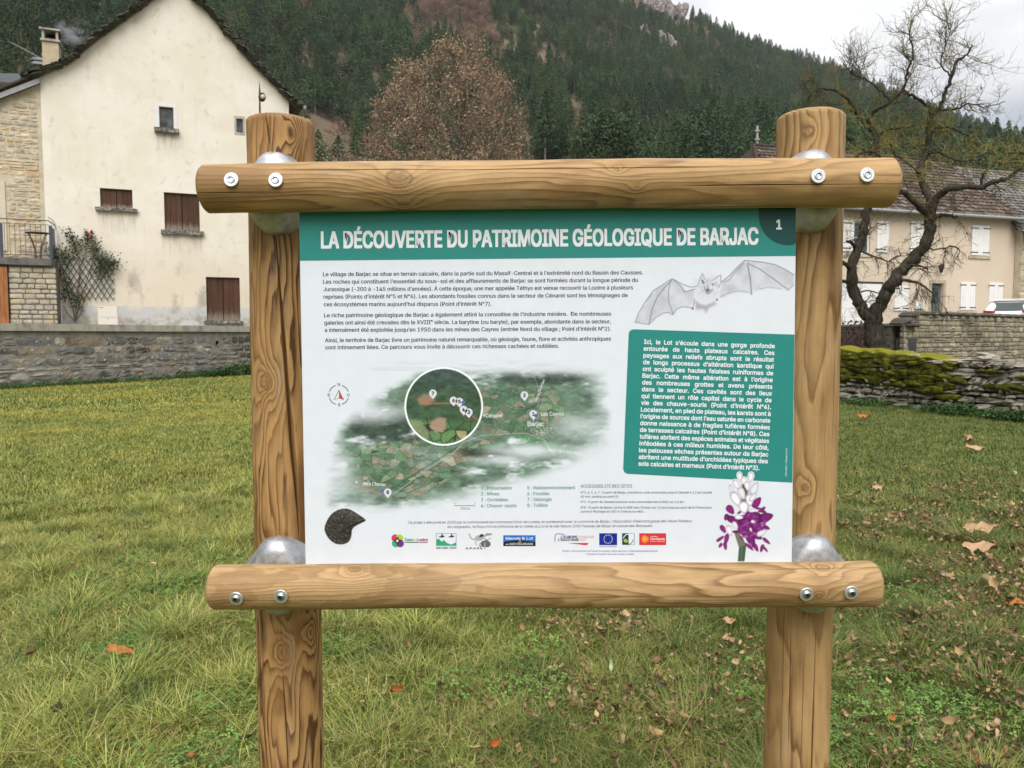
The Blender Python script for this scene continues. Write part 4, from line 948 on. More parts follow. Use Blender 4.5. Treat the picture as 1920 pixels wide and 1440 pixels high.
def rect(fr, x0, y0, x1, y1, d=0):
    a = fr.uz(x0, y0, d); b = fr.uz(x1, y1, d); return a[0], b[0], b[1], a[1]     # u0,u1,z0,z1
def wall_with_holes(name, fr, outer, holes, m, parent, d=0.0, reveal=.18, bot=0.0):
    loops = [outer]+[[(a, c), (b, c), (b, e), (a, e)] for a, b, c, e in holes]
    v = []; pl = []
    for L in loops:
        pl.append([Vector((p[0], p[1], 0)) for p in L]); v += [fr.pt(p[0], p[1], d) for p in L]
    tr = tessellate_polygon(pl); fl = [p for L in loops for p in L]; fs = []
    for t in tr:
        a, b, c = [Vector(fl[i]) for i in t]; cr = (b-a).x*(c-a).y-(b-a).y*(c-a).x
        fs.append(tuple(t) if cr > 0 else tuple(t)[::-1])
    for a, b, c, e in holes:
        k = len(v); q = [(a, c), (b, c), (b, e), (a, e)]; v += [fr.pt(x, y, d) for x, y in q]+[fr.pt(x, y, d+reveal) for x, y in q]
        fs += [(k+i, k+4+i, k+4+(i+1) % 4, k+(i+1) % 4) for i in range(4)]
    return mk(name, v, fs, m, parent)

# stones: a dozen rough blocks shared by all walls
def rough_block(seed, round_=.18, amp=.07, n=4):
    rs = np.random.default_rng(seed); V = []; Fa = []
    g_ = np.linspace(-.5, .5, n)
    idx = {}
    for i, x in enumerate(g_):
        for k, z in enumerate(g_):
            ex = max(abs(x), abs(z))*2; cor = (abs(x)*2)**4*(abs(z)*2)**4
            y = -.5+round_*ex**6*.6+amp*rs.uniform(-1, 1)
            xx = x*(1-cor*round_*.7)+rs.uniform(-amp, amp)*.35; zz = z*(1-cor*round_*.9)+rs.uniform(-amp, amp)*.45
            idx[(i, k)] = len(V); V.append((xx, y, zz))
    for i in range(n-1):
        for k in range(n-1): Fa.append((idx[i, k], idx[i+1, k], idx[i+1, k+1], idx[i, k+1]))
    per = [(i, 0) for i in range(n)]+[(n-1, k) for k in range(1, n)]+[(i, n-1) for i in range(n-2, -1, -1)]+[(0, k) for k in range(n-2, 0, -1)]
    b0 = len(V)
    for p in per: x, y, z = V[idx[p]]; V.append((x*.97, .5, z*.97))
    m = len(per)
    for i in range(m): Fa.append((idx[per[i]], b0+i, b0+(i+1) % m, idx[per[(i+1) % m]]))
    return V, Fa
def stone_meshes(prefix, m, count, smooth=False, **k):
    out = []
    for i in range(count):
        V, Fa = rough_block(100+i, **k); out.append(proto(prefix, V, Fa, m, smooth=smooth))
    return out
def lay_stone(name, me, parent, fr, u, z, d, w, h, dep, tilt=0.0):
    o = bpy.data.objects.new(name, me); M = fr.mat4(u, z, d) @ Matrix.Rotation(tilt, 4, 'Y') @ Matrix.Diagonal((w, dep, h, 1))
    COL.objects.link(o); o.parent = parent; o.matrix_parent_inverse = parent.matrix_basis.inverted(); o.matrix_basis = M
    return o
def courses(fr, parent, meshes, u0, u1, z0f, z1f, hr, wr, dep, proud, gap=.012, avoid=(), d=0.0, seed=1, tilt=.0, name='stone', merge=.12):
    rs = random.Random(seed); z = min(z0f(u0), z0f(u1)); n = 0; zt = max(z1f(u) for u in np.linspace(u0, u1, 12))
    while z < zt:
        h = rs.uniform(*hr); u = u0+rs.uniform(-.2, 0)*wr[0]
        while u < u1:
            w = rs.uniform(*wr)
            if u+w > u1-.09: w = max(.05, u1-u)
            uc = u+w/2; zc = z+h/2+rs.uniform(-.12, .12)*h*tilt*4
            hh = h*rs.uniform(.86, 1.0); sub = rs.random() < merge
            lo, hi = z0f(uc), z1f(uc)
            if zc+hh*.3 > lo and zc+hh*.45 < hi and not any(a-.02 < uc+w*.3 and uc-w*.3 < b+.02 and c-.02 < zc+hh*.4 and zc-hh*.4 < e+.02 for a, b, c, e in avoid) and w > .06:
                parts = [(zc, hh)] if not sub else [(zc-hh*.26, hh*.46), (zc+hh*.26, hh*.46)]
                for zc_, h_ in parts:
                    lay_stone(name, rs.choice(meshes), parent, fr, uc, zc_, d+dep/2-proud*rs.uniform(.5, 1.3), (w-gap)*rs.choice((-1, 1)) if False else (w-gap), h_-gap, dep, rs.uniform(-tilt, tilt)); n += 1
            u += w
        z += h
    return n

# ------------------------------------------------------------------ materials
def plaster(g):
    p = g.coord('Position'); x, y, z = g.sep(p)
    n = g.noise(p, .9, 6, .6); n2 = g.noise(p, 3.2, 5, .6); n3 = g.noise(p, 14, 4, .6)
    c = g.mix(g.step(n, .35, .7), (.735, .68, .575), (.79, .75, .67))
    c = g.mix(g.m('MULTIPLY', g.step(n2, .55, .74), .5), c, (.55, .51, .43))
    low = g.step(z, 6.6, 3.0)
    c = g.mix(g.m('MULTIPLY', low, .6), c, (.60, .51, .385))
    st = g.m('MULTIPLY', g.step(g.noise(g.mapv(p, (1, 1, .6), (4, 0, 0)), 1.1, 6, .65), .5, .66), g.step(z, 5.2, 3.4))
    c = g.mix(g.m('MULTIPLY', st, .7), c, (.27, .25, .21))
    st2 = g.m('MULTIPLY', g.step(g.noise(g.mapv(p, (1.4, 1.4, .8), (9, 3, 2)), 1.0, 5, .7), .6, .72), g.step(z, 4, 9))
    c = g.mix(g.m('MULTIPLY', st2, .55), c, (.40, .40, .36))
    ul_ = g.vm('DOT_PRODUCT', g.vm('SUBTRACT', p, tuple(HF.o)), tuple(HF.u), out='Value')
    stk = g.noise(g.mapv(p, (1, 1, .12), (1, 5, 0)), 7, 4, .65)
    for (a_, b_, zz_, ln) in ((w_[0]-.12, w_[1]+.12, w_[2]-.12, 1.15) for w_ in WINS):
        mk_ = g.m('MULTIPLY', g.m('MULTIPLY', g.step(ul_, a_-.05, a_+.1), g.step(ul_, b_+.05, b_-.1)), g.m('MULTIPLY', g.step(z, zz_-ln, zz_-.1), g.step(z, zz_+.02, zz_)))
        c = g.mix(g.m('MULTIPLY', mk_, g.m('MULTIPLY_ADD', g.step(stk, .42, .62), .5, .12)), c, (.40, .355, .27))
    drip = g.m('MULTIPLY', g.step(g.noise(g.mapv(p, (1, 1, .1)), 4, 4, .6), .6, .72), .16); c = g.mix(drip, c, (.45, .40, .30))
    band = g.m('MULTIPLY', g.step(z, 2.78, 2.70), g.step(n2, .75, .4)); c = g.mix(g.m('MULTIPLY', band, .85), c, (.47, .49, .52))
    c = g.mix(g.m('MULTIPLY', g.m('MULTIPLY', g.step(z, 2.7, 2.1), g.step(n2, .40, .62)), .8), c, (.27, .25, .19))
    return {'Base Color': c, 'Normal': g.bump(g.noise(p, 26, 4, .6), .35, .02), 'Roughness': .92}
M_plaster_fn = plaster
M_plaster = None  #, plaster, spec=.1)
def stone_mat(name, cols, moss=0.0, dirt=.3, lich=.0, sc=5, dark=(.05, .045, .035)):
    def f(g):
        p = g.coord('Position'); r = g.rand(); c = g.ramp(r, [(i/(len(cols)-1), k) for i, k in enumerate(cols)])
        n = g.noise(p, sc, 6, .65); n2 = g.noise(p, sc*6, 4, .65)
        c = g.mix(1.0, c, g.ramp(n, [(.3, .68), (.5, 1.0), (.7, 1.25)]), 'MULTIPLY'); c = g.mix(1.0, c, g.ramp(n2, [(.3, .75), (.7, 1.2)]), 'MULTIPLY')
        if dirt: c = g.mix(g.m('MULTIPLY', g.step(g.noise(p, .8, 5, .65), .48, .64), dirt), c, dark)
        if lich: c = g.mix(g.m('MULTIPLY', g.step(g.vor(g.vm('ADD', p, g.vm('SCALE', g.noise(p, 12, 2, .5, col=True), (0, 0, 0), scale=.12)), 5.5), .20, .12), lich), c, (.55, .55, .50))
        return {'Base Color': c, 'Normal': g.bump(n2, .7, .02), 'Roughness': .95}
    return mat(name, f, spec=.1)
M_rubble = stone_mat('grey_rubble_stone', [(.14, .13, .115), (.25, .23, .20), (.18, .175, .17), (.30, .235, .165), (.40, .375, .31), (.20, .18, .15)], dirt=.8, lich=1.0)
M_rubblemortar = mat('old_mortar', vary((.27, .25, .215), .3, 3, .6, 20, .95, 'Position', bdist=.02), spec=.1)
M_cutstone = stone_mat('cut_limestone', [(.46, .40, .29), (.54, .48, .36), (.40, .36, .28), (.50, .42, .28), (.36, .34, .30)], dirt=.35, dark=(.2, .18, .14))
M_joint = mat('dark_joint', vary((.16, .145, .12), .3, 6, .4, 30, .95, 'Position'), spec=.1)
M_ochre = stone_mat('ochre_rubble', [(.48, .40, .28), (.56, .42, .25), (.42, .38, .31), (.50, .45, .35), (.60, .50, .34), (.36, .33, .28), (.54, .36, .20)], dirt=.2, dark=(.28, .24, .2), sc=3)
M_limejoint = mat('lime_mortar', vary((.54, .48, .36), .18, 2.5, .6, 18, .95, 'Position', bdist=.02), spec=.1)
M_lauze = stone_mat('dark_roof_slate', [(.035, .033, .03), (.06, .055, .045), (.09, .08, .065), (.045, .05, .035), (.13, .10, .085)], dirt=.3)
M_conc = mat('weathered_concrete', lambda g: {'Base Color': g.mix(g.m('MULTIPLY', g.step(g.noise(g.mapv(g.coord('Position'), (1, 1, .5)), 2.2, 6, .7), .42, .68), .75), (.42, .385, .32), (.17, .16, .14)), 'Normal': g.bump(g.noise(g.coord('Position'), 30, 4), .5, .01)}, rough=.9, spec=.15)
M_concd = mat('dark_concrete', vary((.13, .125, .12), .3, 4, .4, 30, .9, 'Position'), spec=.15)
def boards(base, worn, sc=1.0):
    def f(g):
        o = g.coord('Object'); r = g.rand(); p = g.coord('Position')
        n = g.noise(g.mapv(p, (9, 9, .5)), 3.5*sc, 4, .6); x, y, z = g.sep(g.coord('Generated'))
        c = g.mix(g.step(n, .35, .7), base, tuple(k*.62 for k in base)); c = g.mix(1.0, c, g.ramp(r, [(0, .8), (1, 1.15)]), 'MULTIPLY')
        w = g.m('ADD', g.m('MULTIPLY', z, -1.0), g.m('MULTIPLY', g.noise(g.mapv(p, (16, 16, 1)), 2, 3, .6), .45))
        c = g.mix(g.step(w, -.02, .18), c, worn)
        return {'Base Color': c, 'Roughness': .75, 'Normal': g.bump(n, .3, .01)}
    return mat('weathered_boards', f, spec=.2)
M_shut = boards((.10, .050, .030), (.20, .165, .135))
M_door = boards((.42, .17, .06), (.36, .16, .07))
M_galv = mat('grey_metal', vary((.30, .31, .32), .1, 6), rough=.5, spec=.5)
M_anth = mat('anthracite_metal', (.045, .055, .08), rough=.5, spec=.5)
M_rust = mat('dark_iron', vary((.05, .038, .032), .4, 20), rough=.7, spec=.3)
M_pvc = mat('white_pvc', (.66, .68, .70), rough=.4)
M_whitep = mat('white_paint', vary((.78, .77, .75), .04, 3), rough=.5)
M_glass = mat('window_glass', lambda g: {'Base Color': g.ramp(g.noise(g.coord('Position'), 3.5, 3, .6), [(.4, (.02, .024, .028)), (.7, (.10, .12, .13))])}, rough=.12, spec=.6)
M_black = mat('dark_inside', (.012, .012, .014), rough=.9, spec=.1)

# ------------------------------------------------------------------ cream house on the left
YL, YR = 29.8, 33.2
HF = Fr(((95-960)/F*YL, YL), ((545-960)/F*YR, YR))
UW = HF.uz(545, 400)[0]
TERR = 1.93
HOUSE = thing('cream_house', 'cream rendered gable house with brown board shutters above the terrace wall', 'house', HF.pt(0, TERR))
edge_px = [(84.6, 144), (134, 117), (163, 90), (204, 60), (254, 25), (286, 0), (331, -36), (364.6, 0), (391, 25), (423, 64), (467, 114), (496, 143), (525, 172), (541, 190)]
edge = [HF.uz(*p) for p in edge_px]; edge[0] = (0, edge[0][1]); edge[-1] = (UW, edge[-1][1])
win = {'attic': rect(HF, 298, 199, 326, 243), 'slit': rect(HF, 443, 222, 456, 249), 'small': rect(HF, 187, 352, 249, 392), 'large': rect(HF, 307, 360, 375, 434), 'lower': rect(HF, 386, 519, 451, 602)}
WINS = [win[k] for k in ('small', 'large', 'attic')]
M_plaster = mat('cream_plaster', plaster, spec=.1)
outer = [(0, TERR-.4), (UW, TERR-.4)]+edge[::-1]
wall_with_holes('wall', HF, outer, list(win.values()), M_plaster, HOUSE)
mb = MB()                                     # the other three walls
b = 9.0
for a, c in (((0, 0), (0, b)), ((UW, b), (UW, 0)), ((0, b), (UW, b))):
    (u0, d0), (u1, d1) = a, c; zt0 = edge[0][1] if u0 == 0 else edge[-1][1]; zt1 = edge[0][1] if u1 == 0 else edge[-1][1]
    mb.add([HF.pt(u0, TERR-.4, d0+.001), HF.pt(u1, TERR-.4, d1), HF.pt(u1, zt1, d1), HF.pt(u0, zt0, d0+.001)], [(0, 1, 2, 3)])
mb.build('side_wall', M_plaster, HOUSE)
# roof skin following the verge
top = [(-.55, edge[0][1]-.28)]+edge+[(UW+.28, edge[-1][1]-.22), (UW+.5, edge[-1][1]-.3)]
mb = MB(); v = [HF.pt(u, z+.10, -.16) for u, z in top]+[HF.pt(u, z+.10, b+.3) for u, z in top]+[HF.pt(u, z-.02, -.16) for u, z in top]+[HF.pt(u, z-.02, b+.3) for u, z in top]
n = len(top); mb.add(v, [(i, i+1, n+i+1, n+i) for i in range(n-1)]+[(2*n+i, 3*n+i, 3*n+i+1, 2*n+i+1) for i in range(n-1)]+[(i, 2*n+i, 2*n+i+1, i+1) for i in range(n-1)])
ROOF = mb.build('roof', M_lauze, HOUSE)
SL = stone_meshes('slate', M_lauze, 6, round_=.3, amp=.16)
rs = random.Random(3)
for i in range(n-1):
    (u0, z0), (u1, z1) = top[i], top[i+1]; L = math.hypot(u1-u0, z1-z0); k = max(1, round(L/.27)); an = math.atan2(z1-z0, u1-u0)
    for j in range(k):
        t = (j+.5)/k; u = u0+(u1-u0)*t; z = z0+(z1-z0)*t
        for lay in range(2):
            lay_stone('slate', rs.choice(SL), ROOF, HF, u+rs.uniform(-.05, .05), z+.075+lay*.085+rs.uniform(-.02, .02), -.12+rs.uniform(-.05, .03), rs.uniform(.26, .5), rs.uniform(.07, .17), .5, -an*.55+rs.uniform(-.1, .1))
# lime bedding under the verge
mb = MB()
for i in range(1, n-3):
    (u0, z0), (u1, z1) = top[i], top[i+1]
    mb.add([HF.pt(u0, z0-.09, -.03), HF.pt(u1, z1-.09, -.03), HF.pt(u1, z1+.02, -.03), HF.pt(u0, z0+.02, -.03)], [(0, 1, 2, 3)])
mb.build('verge_mortar', M_limejoint, HOUSE)
def shutter(fr, r, parent, m, n=4, leaves=2, d=.10, hinge=None):
    u0, u1, z0, z1 = r; fb = MB(); fr.box(fb, u0+.002, u1-.002, z0+.002, z1-.002, d+.03, d+.05); S_ = fb.build('shutter', M_black, parent)
    for L in range(leaves):
        a = u0+(u1-u0)*L/leaves+.012; c = u0+(u1-u0)*(L+1)/leaves-.012; w = (c-a)/n
        for k in range(n):
            q = MB(); fr.box(q, a+w*k+.004, a+w*(k+1)-.004, z0+.01, z1-.01, d, d+.028); q.build('plank', m, S_)
    return S_
def sill(r, fr, parent, m, over=.12, h=.13, out=.16, name='sill', drop=0):
    u0, u1, z0, z1 = r; q = MB(); k = 14; U = np.linspace(u0-over, u1+over, k); rs_ = random.Random(int(u0*100))
    V = []
    for u in U:
        e = rs_.uniform(-.012, .012)
        V += [fr.pt(u, z0-h+e-drop, -out+e), fr.pt(u, z0-.002-drop, -out+rs_.uniform(-.01, .01)), fr.pt(u, z0-.002-drop, .05), fr.pt(u, z0-h-drop, .05)]
    f = [(4*i+j, 4*i+4+j, 4*i+4+(j+1) % 4, 4*i+(j+1) % 4) for i in range(k-1) for j in range(4)]+[(3, 2, 1, 0), (4*k-4, 4*k-3, 4*k-2, 4*k-1)]
    q.add(V, f); return q.build(name, m, parent)
M_sill = mat('lichen_stone_sill', lambda g: {'Base Color': g.ramp(g.noise(g.coord('Position'), 9, 5, .7), [(.38, (.06, .055, .05)), (.55, (.22, .21, .19)), (.68, (.5, .49, .46))])}, spec=.1, rough=.95)
shutter(HF, win['small'], HOUSE, M_shut, 3); sill(win['small'], HF, HOUSE, M_sill, .17, .13)
shutter(HF, win['large'], HOUSE, M_shut, 3); sill(win['large'], HF, HOUSE, M_sill, .14, .17)
shutter(HF, win['lower'], HOUSE, M_shut, 3); sill(win['lower'], HF, HOUSE, M_sill, .12, .10)
def pane(fr, r, parent, d=.14, fw=.045, fm=None, bars=()):
    u0, u1, z0, z1 = r; q = MB()
    for a, c, e, f in ((u0, u0+fw, z0, z1), (u1-fw, u1, z0, z1), (u0+fw, u1-fw, z0, z0+fw), (u0+fw, u1-fw, z1-fw, z1)): fr.box(q, a+.001, c-.001, e+.001, f-.001, d-.03, d+.03)
    for b_ in bars: fr.box(q, u0+fw, u1-fw, z0+(z1-z0)*b_-.015, z0+(z1-z0)*b_+.015, d-.025, d+.02)
    W_ = q.build('window', fm or M_whitep, parent); q = MB(); fr.box(q, u0+fw*.5, u1-fw*.5, z0+fw*.5, z1-fw*.5, d, d+.012); q.build('pane', M_glass, W_); return W_
M_frame = mat('brown_frame', (.13, .08, .05), rough=.6)
pane(HF, win['attic'], HOUSE, fm=M_frame); sill(win['attic'], HF, HOUSE, M_sill, .19, .17, .2)
pane(HF, win['slit'], HOUSE, .12, .02, fm=M_frame)
M_surr = mat('white_render', vary((.72, .72, .71), .06, 5), spec=.1)
q = MB(); u0, u1, z0, z1 = win['attic']
for a, c, e, f in ((u0-.13, u0-.002, z0, z1+.14), (u1+.002, u1+.13, z0, z1+.14), (u0-.002, u1+.002, z1+.002, z1+.14)): HF.box(q, a, c, e, f, -.012, .02)
q.build('surround', M_surr, HOUSE)
q = MB(); u0, u1, z0, z1 = win['slit']
for a, c, e, f in ((u0-.08, u0-.002, z0-.1, z1+.1), (u1+.002, u1+.08, z0-.1, z1+.1), (u0-.002, u1+.002, z1+.002, z1+.1), (u0-.002, u1+.002, z0-.1, z0-.002)): HF.box(q, a, c, e, f, -.012, .02)
q.build('surround', mat('grey_stone_trim', vary((.40, .38, .34), .2, 8), spec=.1), HOUSE)
# gutter bracket at the right eave
q = MB(); e_ = top[-1]; pts = [HF.pt(e_[0]+.12, e_[1]+.05, d) for d in np.linspace(-.3, b, 6)]; q.tube(pts, .07, 10); q.build('gutter', M_galv, HOUSE)
# chimney behind the left slope
CH = at(106, 130, 31.4)
cu, cz_ = HF.uz(106, 130); cd = 1.6
def chx(px): return HF.uz(px, 120, cd)[0]
cu0, cu1 = chx(80), chx(111); zt = HF.uz(96, 78, cd)[1]; zb = HF.uz(96, 190, cd)[1]
q = MB(); HF.box(q, cu0, cu1, zb, zt, cd, cd+.65); CHM = q.build('chimney', mat('chimney_render', vary((.50, .42, .29), .12, 4, .3, 20, .9, 'Position'), spec=.1), HOUSE)
q = MB(); HF.box(q, cu0-.05, cu1+.06, zt, zt+.09, cd-.06, cd+.72); q.build('chimney_ledge', M_conc, CHM)
zc = HF.uz(96, 54, cd)[1]
q = MB()
for a, c in ((cu0, cu0+.09), (cu1-.09, cu1)):
    for d0 in (cd, cd+.56): HF.box(q, a, c, zt+.09, zc-.07, d0, d0+.09)
q.build('chimney_pillar', M_conc, CHM)
q = MB(); HF.box(q, cu0+.1, cu1-.1, zt+.091, zt+.2, cd+.1, cd+.55); q.build('flue', M_black, CHM)
q = MB(); HF.box(q, cu0+.09, cu1-.05, zt+.09, zc-.07, cd+.5, cd+.56); HF.box(q, cu1-.05, cu1-.01, zt+.09, zc-.07, cd+.09, cd+.56); q.build('flue_screen', M_black, CHM)
q = MB(); HF.box(q, cu0-.07, cu1+.08, zc-.07, zc, cd-.08, cd+.74); q.build('chimney_cap', M_conc, CHM)
# aerial
AER = thing('roof_aerial', 'grey comb-shaped television aerial beside the smoking chimney', 'aerial', HF.pt(cu0-.05, zt-1.4, cd))
def hp(px, py, d): u, z = HF.uz(px, py, d); return HF.pt(u, z, d)
q = MB(); q.tube([hp(84, 134, cd+.1), hp(82, 112, cd+.1), hp(78, 100, cd+.1)], .014, 6); q.build('mast', M_galv, AER)
q = MB(); q.tube([hp(22, 80, cd-.5), hp(82, 112, cd+.2)], .013, 6); q.build('boom', M_galv, AER)
for i in range(13):
    t = i/12; a = hp(22+58*t, 80+31*t, cd-.5+.7*t); q = MB(); q.tube([a-HF.n*.16-Vector((0, 0, .02))-HF.u*.1, a+HF.n*.16+HF.u*.1+Vector((0, 0, .02))], .007, 4); q.build('element', M_galv, AER)
for s_ in (-1, 1):
    q = MB(); c_ = hp(72, 113, cd); q.box(c_-HF.u*.28+Vector((0, 0, .02*s_-.12*(s_ < 0))), HF.u*.42, HF.n*.02, Vector((0, 0, .1))+HF.u*.14); q.build('reflector', M_galv, AER)

# stone wing at far left, under the metal verge
WING = thing('stone_house', 'ochre rubble stone house wing with balcony and metal roof edge at far left', 'house', HF.pt(-2.2, TERR))
zl = lambda u: HF.uz(83, 152)[1]+(u)*((HF.uz(83, 152)[1]-HF.uz(0, 184)[1])/(HF.uz(83, 152)[0]-HF.uz(0, 184)[0]))
q = MB(); uL = -6.0
q.add([HF.pt(uL, TERR-.4, .03), HF.pt(-.003, TERR-.4, .03), HF.pt(-.003, zl(0)-.12, .03), HF.pt(uL, zl(uL)-.12, .03)], [(0, 1, 2, 3)])
q.add([HF.pt(uL, TERR-.4, .03), HF.pt(uL, zl(uL), .03), HF.pt(uL, zl(uL), 8), HF.pt(uL, TERR-.4, 8)], [(0, 1, 2, 3)]); q.build('wall', M_limejoint, WING)
ST_O = stone_meshes('rubble_stone', M_ochre, 10, round_=.14, amp=.07)
opening = rect(HF, -70, 335, 14, 470)
courses(HF, WING, ST_O, -2.75, -.14, lambda u: HF.uz(50, 500)[1], lambda u: zl(u)-.3, (.13, .24), (.2, .55), .14, .022, .03, avoid=[opening], d=.03, seed=5, tilt=.05)
q = MB(); HF.box(q, opening[1]-.28, opening[1], opening[2], opening[3], -.02, .05); q.build('jamb', mat('pale_dressed_stone', vary((.60, .54, .42), .1, 3), spec=.1), WING)
q = MB(); 
v0 = (uL-.3, zl(uL-.3)); v1 = (.02, zl(.02))
q.add([HF.pt(v0[0], v0[1]-.16, -.22), HF.pt(v1[0], v1[1]-.16, -.22), HF.pt(v1[0], v1[1]+.04, -.22), HF.pt(v0[0], v0[1]+.04, -.22), HF.pt(v0[0], v0[1]-.16, -.18), HF.pt(v1[0], v1[1]-.16, -.18), HF.pt(v1[0], v1[1]+.04, -.18), HF.pt(v0[0], v0[1]+.04, -.18)],
      [(0, 1, 2, 3), (7, 6, 5, 4), (0, 4, 5, 1), (3, 2, 6, 7), (1, 5, 6, 2)]); q.build('fascia', M_galv, WING)
q = MB(); q.add([HF.pt(v0[0], v0[1]+.05, -.3), HF.pt(v1[0]-.3, v1[1]+.0, -.3), HF.pt(v1[0]-.3, v1[1]+.0, 7), HF.pt(v0[0], v0[1]+.05, 7), HF.pt(v0[0], v0[1]+.12, -.3), HF.pt(v1[0]-.3, v1[1]+.08, -.3), HF.pt(v1[0]-.3, v1[1]+.08, 7), HF.pt(v0[0], v0[1]+.12, 7)],
      [(3, 2, 1, 0), (4, 5, 6, 7), (0, 1, 5, 4), (1, 2, 6, 5)]); q.build('roof', M_lauze, WING)
# masonry base and balcony
BD_ = -1.35
bx0, bx1 = HF.uz(18, 550, BD_)[0], HF.uz(105, 550, BD_)[0]; bzt = HF.uz(50, 497, BD_)[1]
BASE = WING
q = MB(); HF.box(q, uL, bx1-.03, TERR-.3, bzt, BD_+.05, .02); q.build('plinth', M_joint, WING)
ST_C = stone_meshes('cut_stone', M_cutstone, 10, round_=.10, amp=.045)
courses(HF, WING, ST_C, bx0, bx1+.02, lambda u: TERR-.1, lambda u: bzt+.03, (.155, .21), (.22, .5), .14, .03, .032, d=BD_+.05, seed=8, tilt=.01, merge=.0)
q = MB(); sz0, sz1 = bzt, HF.uz(50, 484, BD_)[1]; HF.box(q, uL, HF.uz(97, 490, BD_-.1)[0], sz0+.002, sz1, BD_-.12, .0); q.build('balcony_slab', M_concd, WING)
DOOR = MB(); dx0, dx1 = HF.uz(-60, 550, BD_)[0], HF.uz(17.5, 550, BD_)[0]; HF.box(DOOR, dx0, dx1-.005, TERR-.1, bzt-.06, BD_-.02, BD_+.045); DOOR = DOOR.build('door', M_black, WING)
nb_ = 10
for k in range(nb_):
    w = (dx1-dx0-.03)/nb_; q = MB(); HF.box(q, dx0+w*k+.004, dx0+w*(k+1)-.004, TERR-.08, bzt-.09, BD_-.045, BD_-.02); q.build('plank', M_door, DOOR)
RAIL = thing('balcony_railing', 'thin black metal railing round the balcony of the stone wing', 'railing', HF.pt(-1.5, sz1, BD_))
rd = BD_-.02; ur1 = HF.uz(92, 440, rd)[0]; zr_t = HF.uz(50, 412, rd)[1]; zr_2 = HF.uz(50, 420, rd)[1]; zr_b = HF.uz(50, 478, rd)[1]
for z_, r_ in ((zr_t, .018), (zr_2, .011), (zr_b, .011)):
    q = MB(); q.tube([HF.pt(-3.6, z_, rd), HF.pt(ur1, z_, rd)], r_, 6); q.build('rail', M_rust, RAIL)
q = MB(); q.tube([HF.pt(ur1, zr_t, rd), HF.pt(ur1, zr_t, 0)], .018, 6); q.build('rail', M_rust, RAIL)
for px in np.arange(-40, 92, 9.7):
    u = HF.uz(px, 440, rd)[0]; q = MB(); q.tube([HF.pt(u, zr_b, rd), HF.pt(u, zr_2, rd)], .008, 5); q.build('bar', M_rust, RAIL)
for d_ in np.arange(rd+.12, -.1, .12):
    q = MB(); q.tube([HF.pt(ur1, zr_b, d_), HF.pt(ur1, zr_2, d_)], .008, 5); q.build('bar', M_rust, RAIL)
for px in (2, 95):
    u = HF.uz(px, 440, rd)[0]; q = MB(); HF.box(q, u-.05, u+.05, sz1, HF.uz(50, 421, rd)[1], rd-.03, rd+.03); q.build('post', M_anth, RAIL)
# small table on the balcony
TB = thing('bistro_table', 'small dark metal bistro table with curved legs on the balcony', 'table', HF.pt(HF.uz(70, 476, -.7)[0], sz1, -.7))
tu, tz_ = HF.uz(70, 436, -.7); q = MB(); V = []; 
for h_ in (0, -.03):
    for k in range(18): V.append(HF.pt(tu+.42*math.cos(k*.349), tz_+h_, -.7+.3*math.sin(k*.349)))
q.add(V, [tuple(range(18)), tuple(range(35, 17, -1))]+[(k, 18+k, 18+(k+1) % 18, (k+1) % 18) for k in range(18)]); q.build('table_top', M_rust, TB)
for s_, dd in ((-1, -.12), (1, -.12), (-1, .12), (1, .12)):
    H_ = tz_-sz1; q = MB(); q.tube([HF.pt(tu+s_*(.30-.22*math.sin(t*3.14*.62)), tz_-.02-H_*t, -.7+dd) for t in np.linspace(0, 1, 9)], .014, 5); q.build('leg', M_rust, TB)
# far roof behind the wing
FB = thing('grey_roofed_building', 'low building with dark grey roof behind the stone wing', 'building', at(10, 200, 44))
q = MB(); a, b_ = at(-80, 152, 42), at(75, 158, 42); q.box(a-Vector((0, 0, 6)), b_-a, (0, 8, 0), (0, 0, 6)); q.build('wall', M_plaster, FB)
q = MB(); q.add([at(-80, 147, 41.4), at(78, 159, 41.4), at(60, 139, 45), at(-80, 134, 45), at(-80, 152, 41.4), at(78, 163, 41.4)], [(0, 1, 2, 3), (4, 5, 1, 0)]); q.build('roof', mat('grey_roof', vary((.055, .06, .065), .15, 2), rough=.6), FB)

# downpipe, cabinet
DP = thing('downpipe', 'white plastic pipe running down the corner of the cream house', 'pipe', HF.pt(.15, TERR, -.1))
q = MB(); q.tube([hp(90, 407, -.2), hp(98, 412, -.15), hp(103, 420, -.12), hp(105, 432, -.12)], .018, 6); q.build('bend', M_galv, DP)
q = MB(); q.tube([hp(105, 432, -.12), hp(108, 480, -.12)], .045, 10); q.build('pipe_length', M_pvc, DP)
q = MB(); q.tube([hp(108, 480, -.12), hp(115.5, 606, -.12)], .035, 10); q.build('pipe_length', M_pvc, DP)
q = MB(); q.tube([hp(109.5, 568, -.2), hp(111, 608, -.2)], .04, 8); q.build('pipe_guard', M_galv, DP)
CB = thing('meter_cabinet', 'cream plastic meter cabinet on the terrace beneath the trellis', 'cabinet', HF.pt(HF.uz(202, 600, -1)[0], TERR, -1))
r_ = rect(HF, 183, 574, 221.5, 613, -1.0); M_cab = mat('cream_plastic', (.66, .62, .55), rough=.5)
q = MB(); HF.box(q, r_[0], r_[1], TERR-.05, r_[3], -1.0, -.75); q.build('body', M_cab, CB)
zm = HF.uz(202, 595, -1)[1]
for a, c in ((TERR+.0, zm-.008), (zm+.008, r_[3]-.02)):
    q = MB(); HF.box(q, r_[0]+.015, r_[1]-.015, a, c, -1.018, -1.0); q.build('cabinet_door', M_cab, CB)
